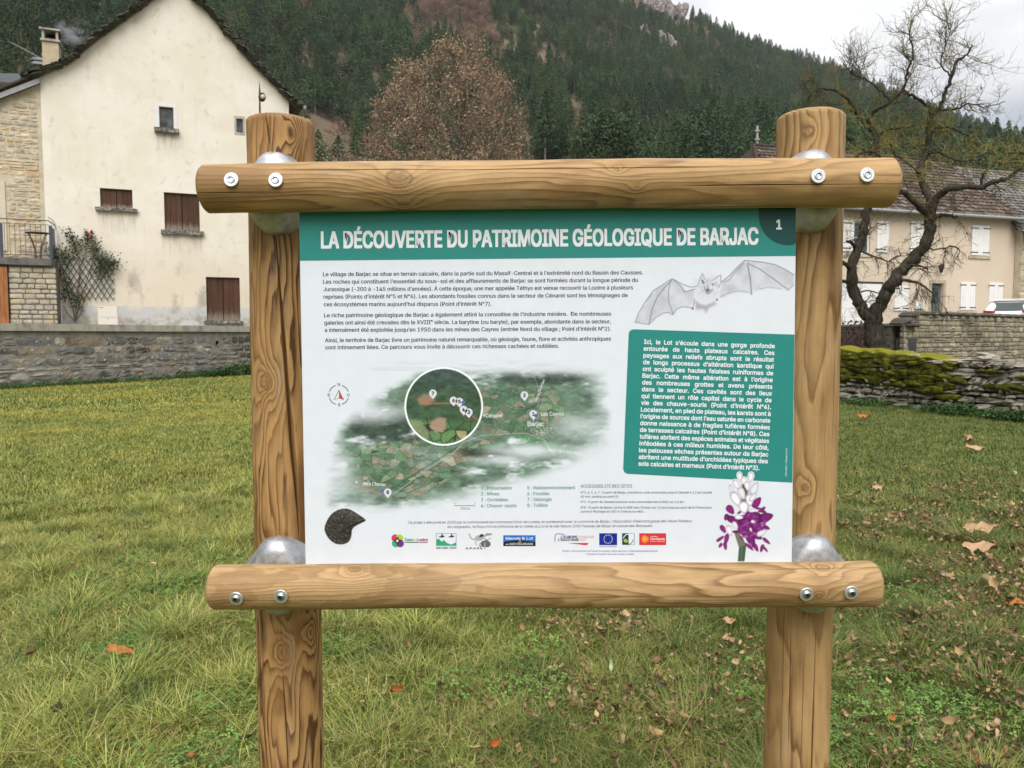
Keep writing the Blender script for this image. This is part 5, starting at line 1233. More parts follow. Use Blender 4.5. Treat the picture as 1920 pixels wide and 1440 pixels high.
q = MB(); HF.box(q, (r_[0]+r_[1])/2-.02, (r_[0]+r_[1])/2+.02, zm-.06, zm-.03, -1.03, -1.018); q.build('lock', M_galv, CB)
q = MB(); HF.box(q, r_[0]+.04, r_[0]+.2, r_[3]-.06, r_[3]-.035, -1.022, -1.018); q.build('label_plate', mat('red_plate', (.45, .15, .1)), CB)

# trellis with climbing rose
TR = thing('trellis', 'dark green diamond lattice trellis fixed to the cream wall', 'trellis', HF.pt(HF.uz(160, 560, -.06)[0], TERR+.8, -.06))
M_green = mat('green_paint', vary((.020, .075, .075), .2, 5), rough=.6)
tu0, tu1, tzb, tzt = rect(HF, 120, 482, 212, 562, -.06)
W_, H_ = tu1-tu0, tzt-tzb; nx = 8; sl = H_/W_*2.05
for dirn in (1, -1):
    for k in range(-7, nx+8):
        cu_ = tu0+W_*k/nx; pts = []
        for uu in np.linspace(tu0-.06, tu1+.06, 60):
            zz = tzb+(uu-cu_)*dirn*1.75
            if tzb-.05 <= zz <= tzt+.05: pts.append((uu, zz))
        if len(pts) < 3: continue
        (a0, b0), (a1, b1) = pts[0], pts[-1]; L = math.hypot(a1-a0, b1-b0); nxv, nzv = -(b1-b0)/L*.014, (a1-a0)/L*.014; d_ = -.06-.012*(dirn > 0)
        q = MB(); q.add([HF.pt(a0+nxv, b0+nzv, d_), HF.pt(a0-nxv, b0-nzv, d_), HF.pt(a1-nxv, b1-nzv, d_), HF.pt(a1+nxv, b1+nzv, d_)]+[HF.pt(a0+nxv, b0+nzv, d_+.01), HF.pt(a0-nxv, b0-nzv, d_+.01), HF.pt(a1-nxv, b1-nzv, d_+.01), HF.pt(a1+nxv, b1+nzv, d_+.01)],
            [(0, 1, 2, 3), (7, 6, 5, 4), (0, 4, 5, 1), (2, 6, 7, 3)]); q.build('slat', M_green, TR)
M_rleaf = leafmat('rose_leaves', [(.035, .055, .02), (.06, .08, .03), (.09, .085, .035), (.05, .06, .03)], ns=4)
M_stem = mat('rose_stem', vary((.12, .07, .05), .3, 10))
ROSE = thing('climbing_rose', 'climbing rose with red bloom growing up the green trellis', 'rose bush', HF.pt(HF.uz(141, 604, -.2)[0], TERR, -.2))
rs = random.Random(12); q = MB(); LV, LF, LS = [], [], []
def leafc(p, n, spread, size, rs, LV, LF, LS):
    for i in range(n):
        c = p+Vector((rs.gauss(0, spread), rs.gauss(0, spread*.6), rs.gauss(0, spread))); nv = Vector((rs.gauss(0, 1), rs.gauss(-.6, 1), rs.gauss(.5, 1))).normalized(); a = nv.orthogonal().normalized(); b = nv.cross(a); s_ = size*rs.uniform(.6, 1.3); k = len(LV)
        LV += [c-a*s_, c-b*s_*.5+nv*s_*.1, c+a*s_, c+b*s_*.5+nv*s_*.1]; LF.append((k, k+1, k+2, k+3)); sh_ = rs.random(); LS += [sh_]*4
stems = [[(141, 604), (137, 580), (130, 560), (122, 520), (112, 490), (104, 470), (92, 468)], [(141, 604), (142, 585), (146, 545), (152, 510), (146, 480), (140, 455), (128, 436)], [(141, 604), (148, 575), (158, 540), (170, 505), (176, 480), (178, 455), (172, 440)], [(142, 600), (152, 590), (158, 560), (180, 530), (195, 505), (207, 492)], [(141, 602), (128, 590), (120, 575)], [(146, 545), (150, 500), (162, 470), (166, 440)], [(104, 470), (112, 500), (116, 530), (122, 560)]]
for st in stems:
    pts = [hp(x, y, -.1-.1*rs.random()) for x, y in st]; q.tube(pts, [.022-.014*i/len(pts) for i in range(len(pts))], 5)
q.build('stem', M_stem, ROSE)
for (x, y, n_, sp) in ((128, 437, 45, .12), (134, 450, 50, .12), (142, 462, 70, .16), (150, 468, 40, .14), (160, 447, 50, .13), (166, 440, 40, .1), (172, 450, 50, .12), (178, 462, 45, .12), (175, 475, 35, .12), (128, 478, 60, .16), (118, 482, 50, .16), (106, 474, 60, .14), (102, 490, 60, .14), (110, 505, 50, .14), (190, 480, 70, .17), (200, 490, 110, .2), (207, 495, 80, .17), (196, 503, 70, .15), (215, 492, 35, .1), (185, 500, 50, .16), (180, 512, 30, .14), (115, 545, 30, .12), (124, 525, 40, .13), (138, 560, 30, .13), (148, 555, 40, .14), (130, 540, 30, .1), (140, 566, 30, .1), (150, 575, 12, .1), (96, 468, 50, .12), (120, 560, 18, .1)):
    leafc(hp(x, y, -.2), int(n_*1.5), sp*1.1, .05, rs, LV, LF, LS)
mk('foliage', LV, LF, M_rleaf, ROSE, attrs={'shade': LS})['kind'] = 'stuff'
LV, LF, LS = [], [], []; leafc(hp(168, 438, -.26), 26, .055, .05, rs, LV, LF, LS); leafc(hp(170, 443, -.26), 10, .05, .04, rs, LV, LF, LS); 
mk('bloom', LV, LF, mat('red_petals', (.42, .02, .03), rough=.6), ROSE, attrs={'shade': LS})

# ------------------------------------------------------------------ terrace retaining wall
P0 = ((0-960)/F*22.6, 22.6); P1 = ((470-960)/F*31.2, 31.2)
WF = Fr(P0, P1); uA, uB = -5.0, 15.5; ZC0, ZC1 = 1.72, 1.945
TW = thing('terrace_wall', 'grey rubble stone retaining wall with concrete coping below the cream house', 'wall', WF.pt(0, 0))
q = MB(); WF.box(q, uA, uB, -.3, ZC0, .03, .5); q.build('mortar', M_rubblemortar, TW)
hole_u, hole_z = WF.uz(407, 643)
ST_R = stone_meshes('wall_stone', M_rubble, 12, round_=.20, amp=.10)
courses(WF, TW, ST_R, uA+1.5, 13.5, lambda u: -.05, lambda u: ZC0+.02, (.17, .36), (.28, .75), .16, .026, .026, avoid=[(hole_u-.13, hole_u+.13, hole_z-.13, hole_z+.13)], d=.03, seed=21, tilt=.045, merge=.22)
q = MB(); WF.box(q, uA, uB, ZC0+.002, ZC1, -.07, .52); q.build('coping', M_conc, TW)
q = MB(); 
V = [WF.pt(hole_u+.115*math.cos(t), hole_z+.115*math.sin(t), -.012) for t in np.linspace(0, 6.283, 21)[:-1]]+[WF.pt(hole_u+.09*math.cos(t), hole_z+.09*math.sin(t), -.012) for t in np.linspace(0, 6.283, 21)[:-1]]+[WF.pt(hole_u+.09*math.cos(t), hole_z+.09*math.sin(t), .028) for t in np.linspace(0, 6.283, 21)[:-1]]
q.add(V, [(i, (i+1) % 20, 20+(i+1) % 20, 20+i) for i in range(20)]+[(20+i, 20+(i+1) % 20, 40+(i+1) % 20, 40+i) for i in range(20)]); q.build('drain_pipe', M_rubblemortar, TW)
q = MB(); q.add(V[40:], [tuple(range(20))]); q.build('drain_hole', M_black, TW)
# terrace floor behind it
q = MB(); fl = [WF.pt(uA, TERR-.02, .4), WF.pt(uB, TERR-.02, .4), HF.pt(UW+8, TERR-.02, 2), HF.pt(UW+8, TERR-.02, 14), HF.pt(-9, TERR-.02, 14)]
q.add([Vector(p) for p in fl]+[Vector((p.x, p.y, -.5)) for p in fl], [(0, 1, 2, 3, 4)]+[(i, 5+i, 5+(i+1) % 5, (i+1) % 5) for i in range(5)])
tag(q.build('terrace', mat('gravel_terrace', vary((.30, .27, .22), .2, 3), spec=.1)), kind='structure')
# lamp on a thin iron pole
LP = thing('street_lamp', 'thin dark iron pole with small round lamp and spike in front of the cream house', 'lamp', at(488, 700, 28.5).xy.to_3d())
q = MB(); q.tube([at(489.5, 700, 28.5).xy.to_3d(), at(487.5, 218, 28.5), at(487, 190, 28.5)], [.06, .035, .03], 8); q.build('pole', M_rust, LP)
q = MB(); q.tube([at(487, 190, 28.5), at(487, 175, 28.5), at(486.5, 153, 28.5)], [.03, .035, .006], 6); q.build('spike', M_rust, LP)
c_ = at(491.5, 182, 28.3); q = MB(); q.add(*boulder(c_, .135, .10, .17, 1, 0.0, 2)); LH = q.build('lamp_head', M_rust, LP, smooth=True)
c_ = at(492.8, 181.5, 28.2); q = MB(); q.add(*boulder(c_, .085, .06, .09, 1, 0.0, 2)); q.build('lamp_glass', mat('lamp_glass', (.5, .46, .42), rough=.2), LH, smooth=True)
# smoke from the chimney
def smoke_mat():
    m = bpy.data.materials.new('smoke'); m.use_nodes = True; m.node_tree.nodes.clear(); g = G(m.node_tree)
    p = g.coord('Position'); o = g.coord('Object'); r = g.vm('LENGTH', g.vm('MULTIPLY', o, (1, 1, 1)), out='Value')
    n = g.noise(g.mapv(p, (1, 1, 1.3)), 1.5, 4, .6, .6); d = g.m('MULTIPLY', g.step(n, .47, .68), g.step(r, 1.0, .25))
    v = g.n('ShaderNodeVolumePrincipled', {'Color': (.9, .93, 1, 1), 'Density': g.m('MULTIPLY', d, 1.6)}); out = g.n('ShaderNodeOutputMaterial'); m.node_tree.links.new(v.outputs[0], out.inputs['Volume']); return m
bm = bmesh.new(); bmesh.ops.create_icosphere(bm, subdivisions=2, radius=1); V = [v.co.copy() for v in bm.verts]; Fa = [[v.index for v in f.verts] for f in bm.faces]; bm.free()
SM = mk('smoke', V, Fa, smoke_mat()); SM.location = hp(137, 60, cd+.6); SM.scale = (1.0, .55, .62); SM.rotation_euler = (0, R(-8), 0)
tag(SM, 'thin bluish wisp of smoke drifting right from the chimney', 'smoke', kind='stuff')
# ------------------------------------------------------------------ right side: house, street, walls
A_ = ((1785-960)/F*34, 34.0); U_ = (.9535, .3015)
RF = Fr(A_, (A_[0]+U_[0], A_[1]+U_[1]))
STREET = 1.62
M_rend = mat('peach_render', lambda g: {'Base Color': g.mix(g.noise(g.coord('Position'), .8, 5, .6), (.585, .48, .37), (.66, .565, .455)), 'Normal': g.bump(g.noise(g.coord('Position'), 40, 3), .3, .008)}, rough=.95, spec=.1)
RH = thing('village_house', 'two-storey peach rendered house with white shutters and brown tiled roof behind the bare tree', 'house', RF.pt(-4, STREET))
ur = RF.uz(1903, 450)[0]; ul = RF.uz(1436, 400)[0]; ze = RF.uz(1785, 398)[1]
holes = {'up1': rect(RF, 1599, 414, 1631, 476), 'door': rect(RF, 1747, 531, 1766, 600)}
wall_with_holes('wall', RF, [(ul, STREET-.6), (ur, STREET-.6), (ur, ze), (ul, ze)], list(holes.values()), M_rend, RH, reveal=.2)
q = MB()
zr = RF.uz(1785, 305, 4.2)[1]
for u_ in (ul, ur): 
    p4 = [RF.pt(u_, STREET-.6, .001), RF.pt(u_, STREET-.6, 8.4), RF.pt(u_, ze, 8.4), RF.pt(u_, zr-.15 if u_ == ur else ze+.001, 4.2), RF.pt(u_, ze, .001)]; q.add(p4, [(0, 1, 2, 3, 4)] if u_ == ur else [(4, 3, 2, 1, 0)])
q.build('side_wall', M_rend, RH)
def wshut(r, both=True, parent=RH, open_=False):
    u0, u1, z0, z1 = r; fb = MB(); RF.box(fb, u0, u1, z0, z1, -.045, -.003); S_ = fb.build('shutter', M_whitep, parent)
    m_ = (u0+u1)/2
    for a, c in (((u0, m_-.008), (m_+.008, u1)) if both else ((u0, u1),)):
        for t in (.1, .9):
            q = MB(); z = z0+(z1-z0)*t; RF.box(q, a-.05, a+(c-a)*.75 if a == u0 else c-.02, z-.022, z+.022, -.062, -.046) if a == u0 else RF.box(q, c-(c-a)*.75, c+.05, z-.022, z+.022, -.062, -.046); q.build('hinge', M_rust, S_)
        n_ = 3
        for k in range(n_):
            q = MB(); w = (c-a)/n_; RF.box(q, a+w*k+.006, a+w*(k+1)-.006, z0+.012, z1-.012, -.056, -.0452); q.build('plank', M_whitep, S_)
for r in ((1822, 422, 1852, 480), (1801, 529, 1825.5, 582), (1854, 530, 1877, 586), (1707, 414, 1731, 473)): wshut(rect(RF, *r))
wshut(rect(RF, 1579, 412, 1599, 472), False); wshut(rect(RF, 1644, 414, 1664, 474), False)
wshut(rect(RF, 1677, 536, 1701, 583))
for r in ((1822, 422, 1852, 480), (1801, 529, 1825.5, 582), (1707, 414, 1731, 473), (1599, 414, 1631, 476)):
    u0, u1, z0, z1 = rect(RF, *r); q = MB(); RF.box(q, u0-.14, u1+.14, z0-.14, z0-.02, -.05, .02); q.build('sill', M_cutstone, RH)
pane(RF, holes['up1'], RH, .12, .06, bars=(.5,))
r = rect(RF, 1578, 531, 1650, 612); q = MB(); RF.box(q, r[0], r[1], r[2], r[3], -.03, -.003); GD = q.build('garage_door', M_whitep, RH)
for k in range(5):
    q = MB(); z = r[2]+(r[3]-r[2])*k/5; RF.box(q, r[0]+.03, r[1]-.03, z+.02, z+(r[3]-r[2])/5-.02, -.04, -.031); q.build('panel_strip', M_whitep, GD)
q = MB(); RF.box(q, r[0]-.08, r[1]+.08, r[3]+.01, r[3]+.09, -.04, .0); q.build('lintel', M_rust, RH)
u0, u1, z0, z1 = holes['door']; q = MB(); RF.box(q, u0+.002, u1-.002, z0, z1-.002, .12, .17); D_ = q.build('door', mat('grey_door', (.10, .115, .12), rough=.5), RH)
q = MB(); RF.box(q, u0+.14, u1-.14, z0+.75, z1-.18, .105, .119); q.build('pane', M_glass, D_)
q = MB(); RF.box(q, u0-.14, u0-.002, z0, z1+.14, -.02, .02); RF.box(q, u1+.002, u1+.14, z0, z1+.14, -.02, .02); RF.box(q, u0-.002, u1+.002, z1+.002, z1+.14, -.02, .02); q.build('door_frame', M_cutstone, RH)
r = rect(RF, 1715, 567, 1729, 579); q = MB(); RF.box(q, r[0], r[1], r[2], r[3], -.09, -.003); q.build('meter_box', M_whitep, RH)
# tiled roof
zr = RF.uz(1785, 305, 4.2)[1]; pitch = math.atan2(zr-ze, 4.6)
def tile_col(g):
    p = g.coord('Position'); r = g.attr('shade', 'Fac'); c = g.ramp(r, [(0, (.058, .045, .037)), (.4, (.095, .070, .056)), (.7, (.13, .096, .078)), (1, (.19, .155, .13))])
    c = g.mix(g.m('MULTIPLY', g.step(g.noise(p, .7, 5, .65), .5, .66), .7), c, (.12, .105, .085)); return {'Base Color': c, 'Roughness': .9}
M_tile = mat('old_roof_tile', tile_col, spec=.1)
def tiled(fr, u0, u1, d0, z0, d1, z1, name, m, parent, tw=.26, th=.33, seed=1, hipL=0.0):
    rs = random.Random(seed); L = math.hypot(d1-d0, z1-z0); rows = int(L/th); V, Fa, S_ = [], [], []; up = Vector((0, 0, 1))
    sl = (fr.n*(d1-d0)+up*(z1-z0)).normalized(); nr = (up*(d1-d0)-fr.n*(z1-z0)).normalized()
    for i in range(rows):
        t0 = i*th; base = fr.pt(0, z0, d0)+sl*t0; uu = u0+rs.uniform(0, tw)*(i % 2)+hipL*i/rows
        rowlift = .0
        while uu < u1-tw*.5:
            w = tw*.94; lift = rs.uniform(0, .012); s_ = rs.random(); k = len(V); lo = .055+lift
            a = base+fr.u*uu; 
            for (du, ds, dn) in ((0, -.03, lo), (w*.5, -.03, lo+.03), (w, -.03, lo), (w, th, .022), (w*.5, th, .045), (0, th, .022), (0, -.03, .0), (w, -.03, .0)): V.append(a+fr.u*du+sl*ds+nr*dn); S_.append(s_)
            Fa += [(k, k+1, k+4, k+5), (k+1, k+2, k+3, k+4), (k+6, k+7, k+2, k+1, k)]; uu += tw
    o = mk(name, V, Fa, m, parent, attrs={'shade': S_}); o['kind'] = 'stuff'; return o
q = MB(); e0, e1 = -.35, 4.2
hip = 2.6
for (ua, ub, da, za, db, zb_) in ((ul-.3, ur+.15, e0, ze-.16, e1, zr), (ul-.3, ur+.15, 8.75, ze-.16, e1, zr)):
    q.add([RF.pt(ua, za, da), RF.pt(ub, za, da), RF.pt(ub, zb_, db), RF.pt(ua+hip, zb_, db)], [(0, 1, 2, 3)])
q.add([RF.pt(ul-.3, ze-.16, e0), RF.pt(ul-.3+hip, zr, e1), RF.pt(ul-.3, ze-.16, 8.75)], [(0, 1, 2)])
RR = q.build('roof', M_tile, RH)
tiled(RF, ul-.3, ur+.15, e0, ze-.15, e1, zr, 'roof_tiles', M_tile, RR, hipL=hip)
q = MB(); q.tube([RF.pt(ul-.3+hip, zr+.03, e1), RF.pt(ur+.15, zr+.03, e1)], .09, 8); q.tube([RF.pt(ul-.3, ze-.12, e0), RF.pt(ul-.3+hip, zr+.03, e1)], .08, 8); q.build('ridge', M_tile, RR)
q = MB(); q.tube([RF.pt(ul-.35, ze-.16, e0-.07), RF.pt(ur+.3, ze-.18, e0-.07)], .065, 8); q.build('gutter', M_galv, RH)
for u_ in np.arange(ul, ur, .55):
    q = MB(); RF.box(q, u_, u_+.08, ze-.16, ze-.05, -.3, .0); q.build('rafter', M_shut, RH)
# lantern over the door
LN = thing('wall_lantern', 'black wall lantern above the grey front door', 'lantern', RF.pt(RF.uz(1765, 502)[0], RF.uz(1765, 502)[1], -.2))
lu, lz = RF.uz(1765, 503, -.25); q = MB()
for k, (zz, rr_) in enumerate(((-.2, .05), (.08, .11))): pass
q.tube([RF.pt(lu, lz-.2, -.25), RF.pt(lu, lz-.17, -.25), RF.pt(lu, lz+.08, -.25), RF.pt(lu, lz+.1, -.25), RF.pt(lu, lz+.2, -.25)], [.03, .06, .115, .13, .03], 6); q.build('lamp_body', M_rust, LN)
q = MB(); q.tube([RF.pt(lu, lz+.18, -.25), RF.pt(lu, lz+.26, -.18), RF.pt(lu, lz+.2, .0)], .012, 5); q.build('bracket', M_rust, LN)
q = MB(); q.tube([RF.pt(lu, lz-.14, -.25), RF.pt(lu, lz+.06, -.25)], [.062, .108], 6, cap=False); q.build('lamp_glass', M_glass, LN)

# grey stone barn at the far right
BR = thing('stone_barn', 'rubble stone barn with grey slate roof at the right edge', 'house', RF.pt(ur+3, STREET, -.3))
db = -.35; b0 = ur+.02; b1 = ur+9; zeb = RF.uz(1912, 438, db-.3)[1]
q = MB(); RF.box(q, b0, b1, STREET-.6, zeb+.25, db, 7); q.build('wall', M_limejoint, BR)
ST_O2 = ST_O
courses(RF, BR, ST_O2, b0, b0+2.2, lambda u: STREET-.1, lambda u: zeb+.1, (.14, .26), (.2, .5), .14, .03, .03, d=db, seed=31, tilt=.05)
M_slate = mat('grey_slate_tile', lambda g: {'Base Color': g.ramp(g.attr('shade', 'Fac'), [(0, (.09, .085, .075)), (.5, (.16, .15, .135)), (1, (.25, .235, .21))])}, spec=.15)
zrb = RF.uz(1905, 322, 4.2)[1]; q = MB(); q.add([RF.pt(b0-.35, zeb, db-.35), RF.pt(b1, zeb, db-.35), RF.pt(b1, zrb, 4.2), RF.pt(b0-.35, zrb, 4.2), RF.pt(b1, zeb, 8.8), RF.pt(b0-.35, zeb, 8.8)], [(0, 1, 2, 3), (3, 2, 4, 5)]); BRR = q.build('roof', M_lauze, BR)
tiled(RF, b0-.35, b1, db-.35, zeb+.02, 4.2, zrb, 'roof_slates', M_slate, BRR, .3, .27, 4)
q = MB(); q.tube([RF.pt(b0-.3, zeb-.02, db-.42), RF.pt(b1, zeb-.02, db-.42)], .06, 8); q.build('gutter', M_galv, BR)

# street plateau
P_a, P_b = ((1695-960)/F*21.2, 21.2), ((1920-960)/F*25.6, 25.6)
W2 = Fr(P_a, P_b); P_c = ((1570-960)/F*26, 26.0); W3 = Fr(P_c, P_a); W3.n = -W3.n
L2 = W2.uz(1920, 600)[0]; L3 = W3.uz(1695, 620)[0]
sp = [W3.pt(-9, 0, .35), W3.pt(L3, 0, .35), W2.pt(.2, 0, .35), W2.pt(L2+9, 0, .35), RF.pt(ur+11, 0, 12), RF.pt(ul-3, 0, 12)]
q = MB(); q.add([Vector((p.x, p.y, STREET-.12 if i < 4 else STREET)) for i, p in enumerate(sp)]+[Vector((p.x, p.y, -.5)) for p in sp], [tuple(range(6))]+[(i, 6+i, 6+(i+1) % 6, (i+1) % 6) for i in range(6)])
tag(q.build('street', mat('street_asphalt', vary((.10, .10, .10), .15, 4), spec=.2)), kind='structure')
M_ret = stone_mat('tan_coursed_stone', [(.30, .26, .19), (.40, .35, .25), (.22, .195, .15), (.34, .29, .20), (.46, .41, .30), (.25, .24, .21)], dirt=.55, dark=(.10, .09, .07), sc=4)
ST_T = stone_meshes('coursed_stone', M_ret, 10, round_=.10, amp=.05)
M_cope = stone_mat('dark_coping_stone', [(.10, .09, .075), (.14, .125, .105), (.12, .11, .10)], dirt=.4)
RW = thing('street_wall', 'tan coursed stone wall with dark rounded coping in front of the village house', 'wall', W2.pt(0, 0))
def zt2(u): 
    return float(np.interp(u, [0, .25, .6, .95, 30], [1.86, 1.95, 2.12, 2.17, 2.17]))
us = np.linspace(0, L2+6, 40); q = MB(); V = []
for u in us: V += [W2.pt(u, -.2, .05), W2.pt(u, zt2(u), .05), W2.pt(u, zt2(u), .4), W2.pt(u, -.2, .4)]
q.add(V, [(4*i+j, 4*i+4+j, 4*i+4+(j+1) % 4, 4*i+(j+1) % 4) for i in range(39) for j in range(4)]); q.build('mortar', M_joint, RW)
courses(W2, RW, ST_T, .05, L2+1.2, lambda u: .55, lambda u: zt2(u)+.03, (.10, .18), (.14, .46), .12, .026, .018, d=.05, seed=41, tilt=.045, merge=.22)
def coping(fr, us, zf, parent, r=.11, seg=.5):
    rs = random.Random(9); CM = stone_meshes('coping_stone', M_cope, 4, round_=.5, amp=.05); u = us[0]
    while u < us[-1]:
        w = rs.uniform(.35, .6); z = zf(u+w/2)+.045; sl = math.atan2(zf(u+w)-zf(u), w)
        lay_stone('coping_stone', rs.choice(CM), parent, fr, u+w/2, z, .2, w, .13, .52, -sl); u += w-.005
coping(W2, [0, L2+6], zt2, RW)
RW3 = thing('corner_wall', 'darker low stone wall turning back from the corner of the street wall', 'wall', W3.pt(0, 0))
q = MB(); W3.box(q, -9, L3-.48, -.2, 1.82, .05, .4); q.build('mortar', M_joint, RW3)
M_ret2 = stone_mat('grey_coursed_stone', [(.16, .145, .12), (.20, .18, .15), (.24, .22, .18), (.18, .165, .145)], dirt=.5)
ST_T2 = stone_meshes('coursed_stone', M_ret2, 8, round_=.10, amp=.06)
courses(W3, RW3, ST_T2, -1.0, L3-.06, lambda u: .5, lambda u: 1.84, (.10, .18), (.18, .45), .12, .02, .018, d=.05, seed=43, tilt=.03)
coping(W3, [-2, L3-.45], lambda u: 1.83, RW3)

# car on the street
def car():
    T_ = thing('parked_car', 'white hatchback car parked beyond the street wall, its rear window and red lights showing', 'car')
    M_cw = mat('white_car_paint', (.80, .80, .80), rough=.25, spec=.5, Coat_Weight=.5); M_tl = mat('red_lamp', (.42, .02, .015), rough=.25, spec=.5); M_ty = mat('tyre_rubber', (.02, .02, .02), rough=.8)
    M_cg = mat('car_glass', (.03, .045, .04), rough=.08, spec=.8)
    secs = [(0.0, .42, .60, .72, .70, .74), (.03, .30, .62, .93, .80, .82), (.10, .26, .66, 1.00, .84, .84), (.28, .22, .70, 1.20, .86, .80), (.52, .2, .72, 1.42, .87, .68), (.8, .2, .74, 1.49, .88, .66), (1.5, .2, .74, 1.51, .89, .66), (2.3, .2, .74, 1.46, .89, .65), (2.75, .2, .73, 1.22, .88, .72), (3.1, .2, .72, .98, .88, .78), (3.7, .22, .66, .88, .86, .74), (4.1, .28, .58, .72, .78, .66), (4.2, .36, .52, .60, .66, .58)]
    V = []; 
    for (x, zb_, zm_, zt_, wb, wt) in secs:
        belt = min(zt_-.05, .95) if zt_ > 1.05 else zt_-.06
        ring = [(0, zb_), (wb*.9, zb_), (wb, zb_+.12), (wb+.01, zm_), (wb-.02, belt), (wt, zt_-.06), (wt*.82, zt_), (0, zt_+.015)]
        ring = ring+[(-a, b) for a, b in ring[-2:0:-1]]
        V += [(x, a, b) for a, b in ring]
    n = 14; Fa = [(i*n+k, i*n+(k+1) % n, (i+1)*n+(k+1) % n, (i+1)*n+k) for i in range(len(secs)-1) for k in range(n)]+[tuple(range(n))[::-1], tuple((len(secs)-1)*n+k for k in range(n))]
    Fa = [f[::-1] for f in Fa]
    objs = []
    def P_(name, v, f, m, par=T_, sm=False): o = mk(name, v, f, m, par, sm); objs.append(o); return o
    B_ = P_('body', V, Fa, M_cw, T_, True); md = B_.modifiers.new('round', 'SUBSURF'); md.levels = 1; md.render_levels = 1
    # rear glass follows the sloping tail
    def tail(x0, z0, x1, z1, w0, w1, off, name, m, c=.06):
        nx, nz = (z1-z0), -(x1-x0); l = math.hypot(nx, nz); nx, nz = -nx/l*off, -nz/l*off; v = []
        for t in np.linspace(0, 1, 5):
            x, z, w = x0+(x1-x0)*t, z0+(z1-z0)*t, w0+(w1-w0)*t
            for s_ in np.linspace(-1, 1, 9): v.append((x+nx+c*abs(s_)**3-.01, w*s_, z-nz))
        f = [(i*9+k, i*9+k+1, (i+1)*9+k+1, (i+1)*9+k) for i in range(4) for k in range(8)]; return P_(name, v, f, m, T_, True)
    tail(.11, 1.03, .43, 1.36, .64, .56, .035, 'rear_window', M_cg)
    q = MB(); q.box((.42, -.58, 1.40), (.26, 0, .04), (0, 1.16, 0), (0, 0, .03)); P_('spoiler', q.v, q.f, M_cw)
    for s_ in (-1, 1):
        q = MB(); v = []
        for (x, y, z) in ((.0, .42, .93), (.02, .62, .90), (.10, .80, .90), (.30, .86, .95), (.0, .42, 1.0), (.02, .62, 1.02), (.10, .80, 1.03), (.30, .86, 1.02)): v.append((x-.025, y*s_+.012*s_, z))
        f = [(i, i+1, i+5, i+4) for i in range(3)]; f = f if s_ < 0 else [t[::-1] for t in f]; P_('tail_light', v, f, M_tl)
        v = [(x, s_*w, z) for x, w, z in ((.75, .86, 1.0), (2.75, .87, 1.0), (2.25, .70, 1.40), (.95, .70, 1.42))]; P_('side_window', v, [(0, 1, 2, 3) if s_ < 0 else (3, 2, 1, 0)], M_cg)
        for x in (.75, 3.4):
            q = MB(); q.tube([(x, s_*.72, .31), (x, s_*.90, .31)], .31, 20); w_ = P_('wheel', q.v, q.f, M_ty); q = MB(); q.tube([(x, s_*.895, .31), (x, s_*.91, .31)], .19, 14); P_('rim', q.v, q.f, M_galv, w_)
    q = MB(); q.box((-.03, -.26, .72), (.02, 0, 0), (0, .52, 0), (0, 0, .11)); P_('number_plate', q.v, q.f, M_whitep)
    q = MB(); q.box((-.05, -.8, .36), (.1, 0, 0), (0, 1.6, 0), (0, 0, .14)); P_('bumper', q.v, q.f, M_anth)
    return T_
CAR = car(); CAR.location = at(1889, 628, 29.6).xy.to_3d()+Vector((0, 0, STREET-.1)); CAR.rotation_euler = (0, 0, R(90-38))

# ------------------------------------------------------------------ mossy dry-stone wall
MF = Fr((7.75, 18.2), (9.5, 14.3)); um0, um1 = -9.5, 8.0
def mz(u): return float(np.interp(u, [-12, -8, -2, 0, 1.2, 2.4, 2.9, 3.5, 4.3, 8], [1.2, 1.25, 1.28, 1.25, 1.20, 1.13, 1.02, 1.05, 1.03, .95])+.03*(vnoise(u*2.3, 0, 4)-.5))
M_dry = stone_mat('dry_wall_limestone', [(.20, .185, .15), (.28, .26, .21), (.34, .31, .26), (.24, .215, .17), (.40, .37, .31), (.30, .25, .17), (.17, .16, .14)], dirt=.45, lich=.3, sc=7)
def mossy(g):
    p = g.coord('Position'); n = g.noise(p, 6, 5, .65); n2 = g.noise(p, 45, 4, .7); x, y, z = g.sep(g.n('ShaderNodeNewGeometry').outputs['Normal'])
    c = g.ramp(n, [(.3, (.035, .042, .008)), (.5, (.075, .08, .012)), (.7, (.16, .15, .02))]); c = g.mix(g.m('MULTIPLY', g.step(z, .6, .97), .8), c, (.27, .255, .03)); c = g.mix(1.0, c, g.ramp(n2, [(.3, .45), (.65, 1.35)]), 'MULTIPLY')
    return {'Base Color': c, 'Roughness': 1.0, 'Normal': g.bump(n2, 1.0, .03)}
M_moss = mat('moss', mossy, spec=.05)
DW = thing('dry_stone_wall', 'low dry stone wall covered in yellow-green moss along the right of the lawn', 'wall', MF.pt(1, 0))
q = MB(); V = []; us = np.linspace(um0, um1, 60)
for u in us: V += [MF.pt(u, -.2, .14), MF.pt(u, mz(u)-.1, .14), MF.pt(u, mz(u)-.1, .5), MF.pt(u, -.2, .5)]
q.add(V, [(4*i+j, 4*i+4+j, 4*i+4+(j+1) % 4, 4*i+(j+1) % 4) for i in range(59) for j in range(4)]); q.build('core', mat('wall_core', vary((.06, .055, .045), .3, 8, 0, 1, .95, 'Position'), spec=.05), DW)
ST_D = stone_meshes('wall_stone', M_dry, 14, round_=.24, amp=.16)
rs = random.Random(77); grid = []
z = -.03
